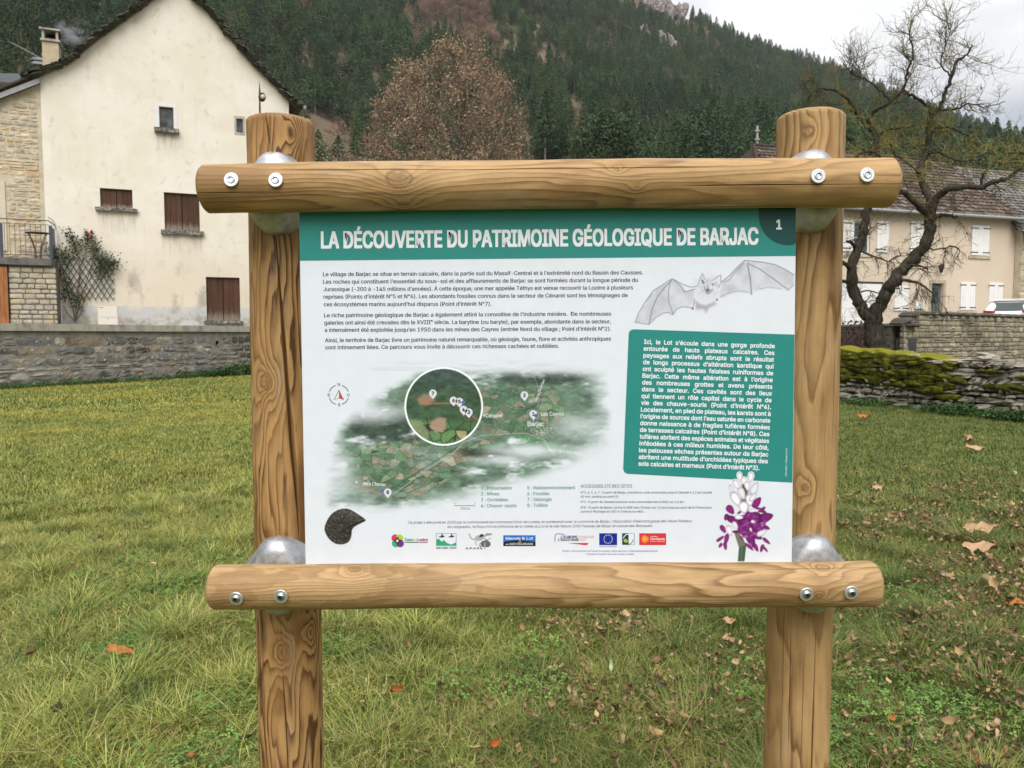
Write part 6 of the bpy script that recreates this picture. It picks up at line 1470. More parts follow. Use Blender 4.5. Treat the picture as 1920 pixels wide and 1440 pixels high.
while z < 1.34:
    h = rs.choice((rs.uniform(.045, .08), rs.uniform(.07, .12), rs.uniform(.11, .18))); u = -4.6+rs.uniform(-.3, 0)
    while u < 6.5:
        big = rs.random() < .25; w = rs.uniform(.32, .62) if big else rs.uniform(.12, .32); hh = h*(rs.uniform(1.1, 1.55) if big and h < .13 else rs.uniform(.75, 1.05))
        if z+hh*.6 < mz(u+w/2): lay_stone('wall_stone', rs.choice(ST_D), DW, MF, u+w/2, z+h/2+rs.uniform(-.02, .02), .16-rs.uniform(.02, .09), w*.99, hh*.98, .34, rs.uniform(-.09, .09))
        u += w
    z += h*.97
# loose flat coping slabs on the lower right stretch
u = 2.6
while u < 7.5:
    w = rs.uniform(.35, .8); lay_stone('coping_slab', rs.choice(ST_D), DW, MF, u+w/2, mz(u+w/2)+.02, .28, w, rs.uniform(.045, .075), .6, rs.uniform(-.04, .04)); u += w*.93
lay_stone('coping_slab', ST_D[3], DW, MF, MF.uz(1836, 674)[0], mz(3.3)+.12, .25, .34, .12, .3, .25)
# moss carpet hanging over the top
V = []; NU, NP = 260, 26; 
for i in range(NU):
    u = -9+i*(9+3.1)/(NU-1); fall = np.clip((3.1-u)/1.0, 0.05, 1); t0 = mz(u)
    for k in range(NP):
        s_ = k/(NP-1); hang = (.10+.36*float(vnoise(u*1.6, 3, 6))**1.5+.2*float(vnoise(u*6, 1, 8)))*fall
        if s_ < .4: zz = t0-hang*(1-s_/.4); d = .015+.02*math.sin(s_/.4*3.14*.5)*0
        else: a = (s_-.4)/.6; zz = t0+.075*math.sin(a*3.14)*fall; d = .02+a*.70
        nz_ = (float(fbm(u*5, zz*6+d*6, 9, 4))-.5)
        V.append(MF.pt(u, zz+nz_*.10*(1 if s_ > .05 else .3), d-.10-nz_*.12*(s_ < .5)))
mk('moss_carpet', V, [(i*NP+k, (i+1)*NP+k, (i+1)*NP+k+1, i*NP+k+1) for i in range(NU-1) for k in range(NP-1)], M_moss, DW, smooth=True)
for i in range(150):
    u = rs.uniform(-1.5, 5.8) if i < 60 else rs.uniform(-1.5, 2.9); zc_ = mz(u)*rs.uniform(.32, .93) if u > 2.2 else mz(u)*rs.uniform(.45, .95)
    if u > 2.9 and rs.random() < .7: continue
    Vb, Fb = boulder((0, 0, 0), rs.uniform(.10, .34), .075, rs.uniform(.04, .10), i, .6, 2); q = MB(); q.add([MF.pt(u, zc_, -.045)+MF.u*v.x+MF.n*v.y+Vector((0, 0, v.z)) for v in Vb], Fb); q.build('moss_cushion', M_moss, DW, smooth=True)

# utility pole far behind
UP = thing('utility_pole', 'pale slender utility pole rising in front of the forest left of the right post', 'pole', at(1420, 628, 70).xy.to_3d())
q = MB(); q.tube([at(1420, 560, 70), at(1420, 236, 70)], .11, 6); q.build('pole', mat('pole_concrete', vary((.36, .34, .31), .15, 1), spec=.1), UP)
for y_ in (246, 262, 274):
    q = MB(); a = at(1415.5, y_, 69.8); q.box(a, (.45, 0, 0), (0, .08, 0), (0, 0, .1)); q.build('insulator', M_galv, UP)
# ------------------------------------------------------------------ leafless fruit tree behind the mossy wall
def bark(g):
    p = g.coord('Position'); n = g.noise(g.mapv(p, (1, 1, .35)), 18, 5, .7); x, y, z = g.sep(g.n('ShaderNodeNewGeometry').outputs['Normal'])
    c = g.ramp(n, [(.3, (.018, .015, .012)), (.5, (.044, .038, .030)), (.7, (.095, .085, .068))])
    ms = g.m('MULTIPLY', g.step(g.m('ADD', g.m('MULTIPLY', z, .3), g.noise(p, 3.2, 4, .6)), .58, .82), .6); c = g.mix(ms, c, (.07, .068, .02))
    return {'Base Color': c, 'Normal': g.bump(n, .9, .03), 'Roughness': .95}
M_bark = mat('dark_bark', bark, spec=.08)
M_twig = mat('lichen_twigs', lambda g: {'Base Color': g.ramp(g.m('ADD', g.attr('shade', 'Fac'), g.m('MULTIPLY', g.m('SUBTRACT', g.noise(g.coord('Position'), 1.6, 3), .5), .7)), [(.15, (.045, .036, .024)), (.45, (.12, .10, .05)), (.75, (.25, .22, .075))])}, rough=.95, spec=.05)
TB_D = 19.6
BT = thing('bare_tree', 'old leafless forked fruit tree with mossy bark behind the mossy wall', 'tree', at(1640, 672, TB_D).xy.to_3d())
def smooth_path(pts, n=5):
    P = [Vector(p) for p in pts]; out = []
    for i in range(len(P)-1):
        a, b, c, d = P[max(i-1, 0)], P[i], P[i+1], P[min(i+2, len(P)-1)]
        for k in range(n):
            t = k/n; out.append(.5*((2*b)+(c-a)*t+(2*a-5*b+4*c-d)*t*t+(-a+3*b-3*c+d)*t**3))
    return out+[P[-1]]
PX = TB_D/F
limbs = [   # name, [(px, py, dDepth)], width at base px, width at tip px, twig density, droop
    ('trunk', [(1641, 700, 0), (1641, 660, 0), (1639, 625, 0), (1637, 600, 0)], 42, 36, 0, 0),
    ('limb', [(1637, 606, 0), (1616, 578, .1), (1600, 545, .2), (1597, 505, .2), (1610, 465, .3), (1621, 425, .3), (1627, 385, .4), (1634, 335, .5), (1642, 290, .5), (1640, 250, .6), (1626, 228, .6)], 24, 9, 8, 0),
    ('limb', [(1637, 608, 0), (1645, 582, -.1), (1660, 553, -.2), (1681, 520, -.3), (1709, 489, -.3), (1732, 463, -.4), (1743, 433, -.4), (1744, 403, -.4)], 28, 20, 7, 0),
    ('limb', [(1744, 405, -.4), (1722, 386, -.5), (1700, 366, -.6), (1684, 352, -.6), (1668, 332, -.5), (1655, 300, -.4)], 15, 7, 10, 0),
    ('limb', [(1745, 400, -.4), (1740, 370, -.2), (1730, 342, 0), (1724, 318, .1), (1735, 292, .2), (1743, 255, .2), (1742, 224, .2), (1758, 207, .2), (1771, 178, .1), (1783, 145, 0), (1796, 112, 0)], 15, 6, 16, 0),
    ('limb', [(1746, 402, -.4), (1757, 372, -.6), (1780, 355, -.8), (1815, 350, -1), (1840, 352, -1.1), (1865, 340, -1.2), (1893, 334, -1.3), (1915, 312, -1.3)], 16, 6, 15, -.3),
    ('limb', [(1748, 412, -.4), (1762, 405, -.5), (1778, 404, -.6), (1795, 407, -.7)], 9, 5, 12, -1),
    ('limb', [(1626, 228, .6), (1642, 207, .5), (1672, 190, .3), (1692, 166, .2), (1703, 130, .1), (1712, 103, 0), (1704, 57, 0)], 8, 2.5, 26, .5),
    ('limb', [(1672, 190, .3), (1650, 170, .4), (1628, 150, .5), (1600, 141, .6), (1590, 128, .6)], 5, 2, 24, .5),
    ('limb', [(1640, 250, .6), (1612, 225, .5), (1598, 195, .4), (1575, 174, .3), (1542, 166, .2), (1520, 178, .1), (1508, 200, .1)], 8, 3, 20, .1),
    ('limb', [(1642, 290, .5), (1610, 275, .9), (1590, 255, 1.1), (1560, 230, 1.2), (1540, 225, 1.2)], 8, 3, 16, 0),
    ('limb', [(1640, 262, .6), (1662, 243, .4), (1690, 240, .3), (1715, 235, .2)], 6, 3, 18, .2),
    ('limb', [(1692, 172, .2), (1717, 182, .1), (1740, 200, .2), (1745, 222, .2)], 7, 5, 18, .4),
    ('limb', [(1743, 250, .2), (1767, 238, .0), (1795, 243, -.2), (1820, 258, -.3), (1835, 275, -.3)], 6, 2.5, 20, -.2),
    ('limb', [(1758, 207, .2), (1790, 205, 0), (1815, 195, -.2), (1845, 200, -.3), (1885, 190, -.4)], 5, 1.5, 20, .2),
    ('limb', [(1783, 145, 0), (1765, 120, 0), (1775, 80, .1), (1785, 45, .1)], 4, 1.2, 26, .6),
    ('limb', [(1796, 112, 0), (1812, 104, 0), (1822, 84, 0)], 6, 3, 26, .5),
    ('limb', [(1735, 292, .2), (1760, 285, 0), (1790, 300, -.2), (1820, 300, -.3), (1850, 285, -.4)], 6, 2.5, 20, .1),
    ('limb', [(1730, 330, 0), (1700, 305, .2), (1680, 290, .3), (1665, 265, .4)], 6, 3, 20, .2),
    ('limb', [(1840, 352, -1.1), (1845, 325, -1.1), (1870, 300, -1.1), (1900, 285, -1.1), (1925, 290, -1.1)], 6, 2.5, 18, .2),
    ('limb', [(1681, 525, -.3), (1705, 527, -.6), (1730, 535, -.8), (1752, 552, -.9)], 8, 3, 20, -.6),
    ('limb', [(1690, 512, -.3), (1705, 500, -.5), (1722, 498, -.6), (1740, 505, -.6)], 6, 3, 16, -.2),
    ('limb', [(1732, 463, -.4), (1755, 468, -.6), (1785, 462, -.7), (1800, 470, -.7)], 4, 2, 20, -.4),
    ('limb', [(1597, 508, .2), (1585, 495, 0), (1572, 488, -.1)], 10, 6, 12, 0),
    ('limb', [(1608, 470, .3), (1596, 455, .1), (1586, 452, 0)], 9, 5, 12, .2),
    ('limb', [(1597, 530, .2), (1580, 525, .1), (1565, 520, 0)], 8, 4, 12, -.3),
    ('limb', [(1610, 470, .3), (1640, 480, .1), (1665, 488, 0), (1690, 478, -.1)], 5, 2, 20, -.3),
    ('limb', [(1603, 555, .1), (1625, 545, -.1), (1650, 550, -.2)], 4, 2, 16, -.3),
    ('limb', [(1655, 300, -.4), (1640, 285, -.4), (1620, 285, -.4), (1600, 300, -.4)], 6, 3, 18, 0),
]
rs = random.Random(5); TWV, TWF, TWS = [], [], []
def addtube(pts, r0, r1, n, sh):
    q = MB(); N = len(pts); q.tube(pts, [r0+(r1-r0)*i/(N-1) for i in range(N)], n, cap=False); k = len(TWV); TWV.extend(q.v); TWF.extend([tuple(i+k for i in f) for f in q.f]); TWS.extend([sh]*len(q.v))
def twig(p, d, L, r, lev, tr, sh):
    n = 4 if lev == 0 else 3; pts = [p]; q_ = p.copy(); dd = d.copy(); kids = []
    for i in range(n):
        dd = (dd+Vector((rs.gauss(0, .2), rs.gauss(0, .2), rs.gauss(0, .2)+tr*.14))).normalized(); q_ = q_+dd*(L/n); pts.append(q_.copy()); kids.append((q_.copy(), dd.copy()))
    addtube(pts, r, r*.45, 4 if lev == 0 else 3, sh)
    if lev < 2:
        for (kp, kd) in kids:
            for _ in range(rs.choice((1, 2, 2, 3)) if lev == 0 else rs.choice((0, 1, 2))):
                sd = (kd*.7+Vector((rs.gauss(0, .7), rs.gauss(0, .7), rs.gauss(0, .6)+tr*.3))).normalized(); twig(kp, sd, L*rs.uniform(.4, .7), r*.6, lev+1, tr, sh+rs.uniform(-.1, .1))
for (nm, pts, w0, w1, dens, tr) in limbs:
    P3 = smooth_path([at(x, y, TB_D+d) for x, y, d in pts], 5); N = len(P3)
    if nm == 'limb': P3 = [p+Vector((rs.gauss(0, .012), rs.gauss(0, .02), rs.gauss(0, .012))) if 0 < i < N-1 else p for i, p in enumerate(P3)]
    rad = [(w0+(w1-w0)*(i/(N-1)))*PX/2*.9*rs.uniform(.9, 1.12) for i in range(N)]
    if nm == 'trunk': rad[0] *= 1.25
    q = MB(); q.tube(P3, rad, 10 if w0 > 8 else 6, jit=.16); q.build(nm, M_bark, BT, smooth=True)
    L = sum((P3[i+1]-P3[i]).length for i in range(N-1)); nt_ = int(L*dens*.52)
    for _ in range(nt_):
        t = rs.random()**.7; i = min(int(t*(N-1)), N-2); p = P3[i].lerp(P3[i+1], rs.random()); ax = (P3[i+1]-P3[i]).normalized()
        sd = Vector((rs.gauss(0, 1), rs.gauss(0, .9), rs.gauss(0, 1)+tr*.9)); sd = (sd-ax*sd.dot(ax)*.6+ax*.4).normalized()
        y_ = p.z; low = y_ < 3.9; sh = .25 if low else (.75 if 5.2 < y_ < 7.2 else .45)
        twig(p, sd, rs.uniform(.25, .75)*(1.15 if tr > .3 else .9), rs.uniform(.007, .012), 0, tr+(-.5 if low else .1), sh+rs.uniform(-.2, .2))
o = mk('twigs', TWV, TWF, M_twig, BT, attrs={'shade': TWS}); o['kind'] = 'stuff'
# dark leafless shrub at its foot
HV, HFc, HS = [], [], []
SB = thing('leafless_shrub', 'dark reddish-brown leafless shrub between the right post and the bare tree', 'shrub', at(1590, 660, 21.5).xy.to_3d())
for i in range(420):
    p = at(rs.uniform(1540, 1625), 628, 21.5+rs.gauss(0, .6)); p.z = rs.uniform(.2, 1.9)*rs.uniform(.5, 1); d = Vector((rs.gauss(0, .5), rs.gauss(0, .5), 1)).normalized(); q = MB(); q.tube([p, p+d*.3+Vector((rs.gauss(0, .06), 0, 0)), p+d*.55], [.012, .008, .004], 3, cap=False); k = len(HV); HV += q.v; HFc += [tuple(a+k for a in f) for f in q.f]; HS += [rs.random()]*len(q.v)
for i in range(1500):
    p = at(rs.uniform(1535, 1625), 628, 21.5+rs.gauss(0, .6)); p.z = rs.uniform(.3, 2.0); leafc(p, 1, .01, .04, rs, HV, HFc, HS)
o = mk('twigs', HV, HFc, mat('red_brown_twigs', lambda g: {'Base Color': g.ramp(g.attr('shade', 'Fac'), [(0, (.05, .03, .028)), (1, (.13, .08, .07))])}, spec=.05), SB, attrs={'shade': HS}); o['kind'] = 'stuff'

# ------------------------------------------------------------------ large oak with withered leaves
OD = 62.0
M_obark = mat('oak_bark', vary((.12, .095, .07), .3, 2))
OK = thing('brown_oak', 'large round oak holding withered brown leaves behind the board', 'tree', at(862, 540, OD).xy.to_3d())
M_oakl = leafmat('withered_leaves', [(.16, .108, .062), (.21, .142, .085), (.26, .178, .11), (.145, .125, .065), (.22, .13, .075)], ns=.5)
crown = [(672, 420), (680, 300), (690, 262), (700, 215), (703, 188), (722, 168), (735, 125), (760, 112), (785, 95), (812, 88), (835, 72), (862, 66), (885, 52), (908, 62), (904, 88), (925, 125), (955, 150), (975, 185), (984, 222), (978, 245), (992, 285), (1002, 330), (1000, 420)]
oklimbs = [('trunk', [(862, 620), (862, 470), (860, 400)], 30, 24), ('limb', [(860, 410), (835, 340), (800, 280), (775, 220), (760, 165)], 15, 3), ('limb', [(860, 405), (862, 330), (868, 250), (870, 160), (875, 85)], 16, 3), ('limb', [(862, 405), (900, 330), (930, 265), (950, 200)], 14, 3), ('limb', [(840, 350), (790, 320), (740, 290), (715, 240)], 11, 3), ('limb', [(865, 330), (835, 260), (825, 190), (825, 120)], 9, 2), ('limb', [(900, 330), (940, 300), (970, 290)], 8, 2), ('limb', [(866, 280), (900, 220), (910, 150)], 8, 2), ('limb', [(800, 280), (760, 260), (735, 200)], 6, 2)]
rs = random.Random(31)
for nm, pts, w0, w1 in oklimbs:
    P3 = smooth_path([at(x, y, OD+rs.uniform(-2, 2) if i else OD) for i, (x, y) in enumerate(pts)], 5); N = len(P3); P3 = [p+Vector((rs.gauss(0, .12), 0, rs.gauss(0, .08))) if 0 < i < N-1 else p for i, p in enumerate(P3)]
    q = MB(); q.tube(P3, [(w0+(w1-w0)*i/(N-1))*OD/F/2 for i in range(N)], 7); q.build(nm, M_obark, OK, smooth=True)
def inpoly(x, y, P):
    c = False; n = len(P)
    for i in range(n):
        (xa, ya), (xb, yb) = P[i], P[(i+1) % n]
        if (ya > y) != (yb > y) and x < (xb-xa)*(y-ya)/(yb-ya)+xa: c = not c
    return c
LV, LF, LS = [], [], []; TV2, TF2 = [], []
cl = []
while len(cl) < 1150:
    x, y = rs.uniform(665, 1005), rs.uniform(50, 420)
    if not inpoly(x, y, crown): continue
    if rs.random() > .12+1.9*float(vnoise(x/24, y/19, 4))**1.5: continue
    edge_d = min(1, min(math.hypot(x-a, y-b) for a, b in crown)/90)
    dd = rs.uniform(-1, 1)*5.2*math.sqrt(edge_d)+rs.gauss(0, .8); cl.append((x, y, dd))
for (x, y, dd) in cl:
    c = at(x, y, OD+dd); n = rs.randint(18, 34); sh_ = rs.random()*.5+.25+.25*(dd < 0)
    for i in range(n):
        p = c+Vector((rs.gauss(0, .36), rs.gauss(0, .36), rs.gauss(0, .3))); nv = Vector((rs.gauss(0, 1), rs.gauss(0, 1), rs.gauss(0, 1))).normalized(); a = nv.orthogonal().normalized(); b = nv.cross(a); s_ = rs.uniform(.05, .105); k = len(LV)
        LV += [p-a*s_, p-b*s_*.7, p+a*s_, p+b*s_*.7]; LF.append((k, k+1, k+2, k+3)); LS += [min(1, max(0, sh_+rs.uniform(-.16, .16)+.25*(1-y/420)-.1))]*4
    for i in range(6):
        e = c+Vector((rs.gauss(0, .5), rs.gauss(0, .5), rs.gauss(.1, .5))); st = c-Vector((rs.gauss(0, .4), 0, rs.uniform(.2, .9))); w = Vector((.02, 0, .01)); k = len(TV2); TV2 += [st-w, st+w, e]; TF2.append((k, k+1, k+2))
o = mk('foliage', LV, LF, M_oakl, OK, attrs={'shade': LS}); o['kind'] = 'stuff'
o = mk('twigs', TV2, TF2, M_obark, OK); o['kind'] = 'stuff'

# ------------------------------------------------------------------ scrub on the meadow slope behind the house
SLB = [(588, 215, 100, 9, 1.0, 'rusty-brown leafless bush above the roof corner of the cream house'), (622, 225, 112, 10, 1.2, 'second rusty-brown bush on the slope left of the brown oak'), (655, 240, 104, 11, 1.1, 'brown bush touching the left side of the brown oak'), (640, 190, 130, 9, 1.3, 'brown bush highest on the meadow slope beneath the pines'), (690, 215, 125, 10, 1.2, 'brown bush just behind the left edge of the oak crown'), (560, 250, 95, 11, .8, 'low brown bush beside the gutter of the cream house'), (672, 282, 84, 9, .7, 'low brown bush near the log crossbar left of the oak'), (1020, 265, 120, 10, 1.0, 'pale brown bush right of the oak above the crossbar')]
for i, (px, py, D_, kind, s_, lab) in enumerate(SLB):
    X, Y = xy_of(px, D_); z = float(hill(X, Y)); o = bpy.data.objects.new('leafless_bush', PROT[kind]); link(o); k_ = s_*.62
    o.location = (float(X), float(Y), z-.3); o.scale = (k_*1.15, k_*1.15, k_*.8); o.rotation_euler = (0, 0, i*1.3); tag(o, lab, 'bush', 'leafless bushes on the meadow slope')
for i, (px, D_, s_, lab) in enumerate(((603, 92, .72, 'narrow dark young pine just right of the cream house roof corner'), (640, 108, .62, 'small dark pine midway between the cream house and the oak'), (672, 118, .7, 'small dark pine at the left flank of the brown oak'))):
    X, Y = xy_of(px, D_); z = float(hill(X, Y)); o = bpy.data.objects.new('young_pine', PROT[i*2]); link(o); o.location = (float(X), float(Y), z-.2); o.scale = (s_*1.1, s_*1.1, s_*.85); tag(o, lab, 'pine', 'young pines on the meadow slope')
# ------------------------------------------------------------------ grass, weeds, fallen leaves
def grass_col(g):
    p = g.coord('Position'); s = g.attr('shade', 'Fac'); r = g.rand(); x, y, z = g.sep(p)
    c = g.ramp(s, [(0, (.045, .08, .012)), (.3, (.13, .18, .028)), (.6, (.26, .29, .055)), (.82, (.37, .37, .10)), (.9, (.56, .47, .20)), (1, (.70, .58, .32))])
    n = g.noise(p, .42, 4, .6); n2 = g.noise(p, 2.6, 4, .6)
    dist = g.step(y, 6, 15); left = g.step(x, 3.5, -3.0)
    yel = g.m('MULTIPLY', g.step(n, .40, .62), g.m('MULTIPLY_ADD', g.m('MULTIPLY', dist, left), .58, .25))
    c = g.mix(yel, c, g.mix(.55, c, (.44, .37, .07)))
    c = g.mix(g.m('MULTIPLY', g.step(n2, .54, .70), .6), c, (.045, .10, .025))
    c = g.mix(g.m('MULTIPLY', g.step(g.m('MULTIPLY_ADD', g.noise(p, 1.1, 4, .65), 2.0, g.m('MULTIPLY', x, .35)), .72, 1.3), .6), c, (.06, .095, .02))
    dk = g.noise(g.mapv(p, (1, 1, 1), (7, 3, 0)), .8, 4, .6); c = g.mix(g.m('MULTIPLY', g.step(dk, .60, .72), .45), c, (.07, .13, .028))
    c = g.mix(g.m('MULTIPLY', g.step(n2, .46, .34), .3), c, (.38, .32, .10))
    c = g.mix(1.0, c, g.ramp(r, [(0, .78), (1, 1.22)]), 'MULTIPLY')
    return {'Base Color': c, 'Roughness': .55}
M_grass = mat('grass_blades', grass_col, spec=.25)
def blades(seed, n, rad, h, w, lean, dry=.1, droop=1.0, seg=2, gauss=False):
    rs = random.Random(seed); V, Fa, S = [], [], []
    for i in range(n):
        if gauss: bx, by = rs.gauss(0, rad*.35), rs.gauss(0, rad*.35)
        else: a = rs.random()*6.283; q = rad*math.sqrt(rs.random()); bx, by = q*math.cos(a), q*math.sin(a)
        L = rs.uniform(*h); an = rs.random()*6.283; dx, dy = math.cos(an), math.sin(an)
        if gauss: dx, dy = (bx+rs.gauss(0, rad*.2)), (by+rs.gauss(0, rad*.2)); l_ = math.hypot(dx, dy)+1e-6; dx, dy = dx/l_, dy/l_
        le = rs.uniform(*lean); ww = rs.uniform(*w); px_, py_ = -dy*ww/2, dx*ww/2; s_ = rs.random()*.85 if rs.random() > dry else rs.uniform(.88, 1)
        k = len(V)
        for j in range(seg+1):
            t = j/seg; out = L*le*t**1.6; z = L*(t-le*.45*droop*t*t); f_ = (1-t)**.6
            if j < seg: V += [(bx+dx*out-px_*f_, by+dy*out-py_*f_, z-.006), (bx+dx*out+px_*f_, by+dy*out+py_*f_, z-.006)]; S += [s_*(.75+.25*t)]*2
            else: V.append((bx+dx*out, by+dy*out, z-.006)); S.append(s_)
        for j in range(seg-1): Fa.append((k+2*j, k+2*j+1, k+2*j+3, k+2*j+2))
        Fa.append((k+2*seg-2, k+2*seg-1, k+2*seg))
    return proto('grass_patch', V, Fa, M_grass, {'shade': S})
def in_view(X, Y, margin=.12): return np.abs(X) < Y*(.665+margin)+1.2
def field(n, d0, d1):
    D = np.sqrt(RNG.uniform(d0**2, d1**2, n)); az = RNG.uniform(-.80, .80, n); return D*np.sin(az), D*np.cos(az)
def outside_walls(X, Y):       # lawn side of both walls
    a = np.array([(WF.o.x-x)*WF.n.x+(WF.o.y-y)*WF.n.y for x, y in zip(X, Y)]); b = np.array([(MF.o.x-x)*MF.n.x+(MF.o.y-y)*MF.n.y for x, y in zip(X, Y)])
    return (a > .06) & ((b > .02) | (Y > 29))
near = [blades(i, 120, .15, (.025, .075), (.0022, .0042), (.2, 1.0), .13, seg=2) for i in range(5)]+[blades(10+i, 110, .16, (.05, .12), (.0022, .0040), (.4, 1.3), .22, seg=3) for i in range(4)]
tuft = [blades(20+i, 150, .20, (.12, .24), (.0030, .0055), (.5, 1.25), .14, seg=4, gauss=True) for i in range(4)]
X, Y = field(7200, 1.6, 7.5); z = lawn_z(X, Y); tall = vnoise(X*.9+3, Y*.9, 12)+.25*(X < -.6)-.2*(X > 1); idx = np.where(RNG.random(len(X)) < np.clip((tall-.35)*2.2, .05, .9), RNG.integers(5, 9, len(X)), RNG.integers(0, 5, len(X)))
tag(scatter('lawn_grass_near', np.stack([X, Y, z], 1), RNG.uniform(0, 6.28, len(X)), RNG.uniform(.75, 1.25, len(X)), idx, near), 'short mixed green and straw-coloured grass blades close to the board', 'grass', kind='stuff')
TX, TY = field(430, 2.2, 8.5); keep = (vnoise(TX*.8+9, TY*.8+2, 14)+.3*(TX < -.3) > .55); TX, TY = TX[keep], TY[keep]
hx = [ground_pt(*p) for p in ((200, 1330), (225, 1300), (170, 1370), (120, 1340), (270, 1340), (80, 1400), (150, 1420), (300, 1215), (250, 1240), (60, 1330), (830, 1210), (870, 1205), (660, 1190), (700, 1185), (640, 1230), (450, 1290), (20, 1390), (200, 1410), (1480, 1290), (1700, 1240))]
TX = np.concatenate([TX, [p.x for p in hx]]); TY = np.concatenate([TY, [p.y for p in hx]])
tag(scatter('long_grass_tufts', np.stack([TX, TY, lawn_z(TX, TY)], 1), RNG.uniform(0, 6.28, len(TX)), RNG.uniform(.55, 1.05, len(TX)), RNG.integers(0, 4, len(TX)), tuft), 'long arching grass tufts standing above the short lawn', 'grass', kind='stuff')
mid = [blades(30+i, 170, .36, (.03, .09), (.005, .009), (.3, 1.1), .10) for i in range(5)]
X, Y = field(7600, 7.0, 19); k = outside_walls(X, Y) & in_view(X, Y); X, Y = X[k], Y[k]
tag(scatter('lawn_grass_middle', np.stack([X, Y, lawn_z(X, Y)], 1), RNG.uniform(0, 6.28, len(X)), RNG.uniform(.7, 1.3, len(X)), RNG.integers(0, 5, len(X)), mid), 'yellowish green lawn in the middle distance', 'grass', kind='stuff')
farp = [blades(40+i, 240, .85, (.04, .11), (.012, .02), (.3, 1.0), .10) for i in range(4)]
X, Y = field(5200, 18, 41); k = outside_walls(X, Y) & in_view(X, Y); X, Y = X[k], Y[k]
tag(scatter('lawn_grass_far', np.stack([X, Y, ground_z(X, Y)], 1), RNG.uniform(0, 6.28, len(X)), RNG.uniform(.7, 1.3, len(X)), RNG.integers(0, 4, len(X)), farp), 'yellowish green lawn running up to the terrace wall', 'grass', kind='stuff')

M_weed = leafmat('weed_leaves', [(.03, .075, .018), (.045, .10, .024), (.065, .12, .03), (.035, .07, .024)], ns=1.5, rough=.6)
M_clover = leafmat('clover_leaves', [(.10, .19, .04), (.15, .24, .055), (.08, .15, .03)], ns=2, rough=.6)
def leafy(seed, n, rad, h, size, m, lob=0):
    rs = random.Random(seed); V, Fa, S = [], [], []
    for i in range(n):
        a = rs.random()*6.283; q = rad*math.sqrt(rs.random()); z = h*rs.random()**.7*(1-.5*(q/rad)**2)+.01; s_ = size*rs.uniform(.6, 1.3); sh = rs.random()
        c = Vector((q*math.cos(a), q*math.sin(a), z)); n_ = Vector((rs.gauss(0, .5), rs.gauss(0, .5), 1)).normalized(); u = n_.orthogonal().normalized(); v = n_.cross(u)
        th = rs.random()*6.28; u, v = u*math.cos(th)+v*math.sin(th), v*math.cos(th)-u*math.sin(th)
        for l_ in range(3 if lob else 1):
            an = l_*2.09; d = u*math.cos(an)+v*math.sin(an); e = n_.cross(d); cc = c+d*s_*(.55 if lob else 0); k = len(V)
            V += [cc-d*s_*.5, cc+e*s_*.38+n_*s_*.06, cc+d*s_*.55-n_*s_*.1, cc-e*s_*.38+n_*s_*.06]; Fa.append((k, k+1, k+2, k+3)); S += [sh]*4
    return proto('leafy_clump', V, Fa, m, {'shade': S})
weed = [leafy(50+i, 120, .24, .28, .045, M_weed) for i in range(3)]
def strip(fr, u0, u1, n, dlo, dhi, dens=None):
    P = []
    while len(P) < n:
        u = random.uniform(u0, u1); d = random.uniform(dlo, dhi)
        if dens and random.random() > dens(u): continue
        p = fr.pt(u, 0, -d); P.append((p.x, p.y))
    return P
P = strip(WF, -1, 11.5, 230, .05, .75, lambda u: .35+.8*float(vnoise(u*.7, 1, 3))); P = np.array(P); sc = RNG.uniform(.45, 1.1, len(P))
U = np.array([(Vector((x, y, 0))-WF.o).dot(WF.u) for x, y in P]); sc *= np.interp(U, [0, 6, 8.2, 9.6], [.8, .9, 1.6, 2.4])
tag(scatter('nettles_by_terrace_wall', np.stack([P[:, 0], P[:, 1], np.zeros(len(P))], 1), RNG.uniform(0, 6.28, len(P)), sc, RNG.integers(0, 3, len(P)), weed), 'dark green nettles growing along the foot of the terrace wall', 'weeds', kind='stuff')
P = strip(MF, -2, 6.5, 150, .03, .55, lambda u: float(np.interp(u, [-2, 0, .4, 1.6, 2.4, 3.0, 3.6, 6], [.4, .4, .8, .9, .4, 1, 1, .9]))); P = np.array(P)
U = np.array([(Vector((x, y, 0))-MF.o).dot(MF.u) for x, y in P]); sc = RNG.uniform(.35, .8, len(P))*np.interp(U, [0, 1.2, 1.8, 2.5, 3.1, 3.6, 5], [.7, 1.2, .9, .8, 1.75, 1.2, 1.5])
tag(scatter('weeds_by_dry_wall', np.stack([P[:, 0], P[:, 1], np.zeros(len(P))], 1), RNG.uniform(0, 6.28, len(P)), sc, RNG.integers(0, 3, len(P)), weed), 'green weeds and brambles at the foot of the dry stone wall', 'weeds', kind='stuff')
clov = [leafy(60+i, 90, .16, .05, .014, M_clover, 1) for i in range(3)]
C_ = []
for (px, py, n, s_) in ((330, 1100, 46, .45), (380, 1075, 34, .35), (290, 1125, 22, .3), (250, 1260, 16, .2), (660, 1232, 9, .12), (990, 1245, 10, .12), (940, 1275, 8, .12), (1390, 1325, 10, .14), (1840, 1350, 18, .2), (1800, 1400, 16, .2), (1700, 1330, 8, .15), (400, 1410, 10, .15), (1730, 1120, 6, .15), (1560, 1400, 8, .12), (250, 1410, 10, .2)):
    c = ground_pt(px, py)
    for i in range(max(3, int(n*.42))): C_.append((c.x+random.gauss(0, s_), c.y+random.gauss(0, s_*1.3)))
C_ = np.array(C_); tag(scatter('clover_patches', np.stack([C_[:, 0], C_[:, 1], lawn_z(C_[:, 0], C_[:, 1])+.018], 1), RNG.uniform(0, 6.28, len(C_)), RNG.uniform(.6, 1.2, len(C_)), RNG.integers(0, 3, len(C_)), clov), 'bright green clover and low herbs in patches of the lawn', 'clover', kind='stuff')

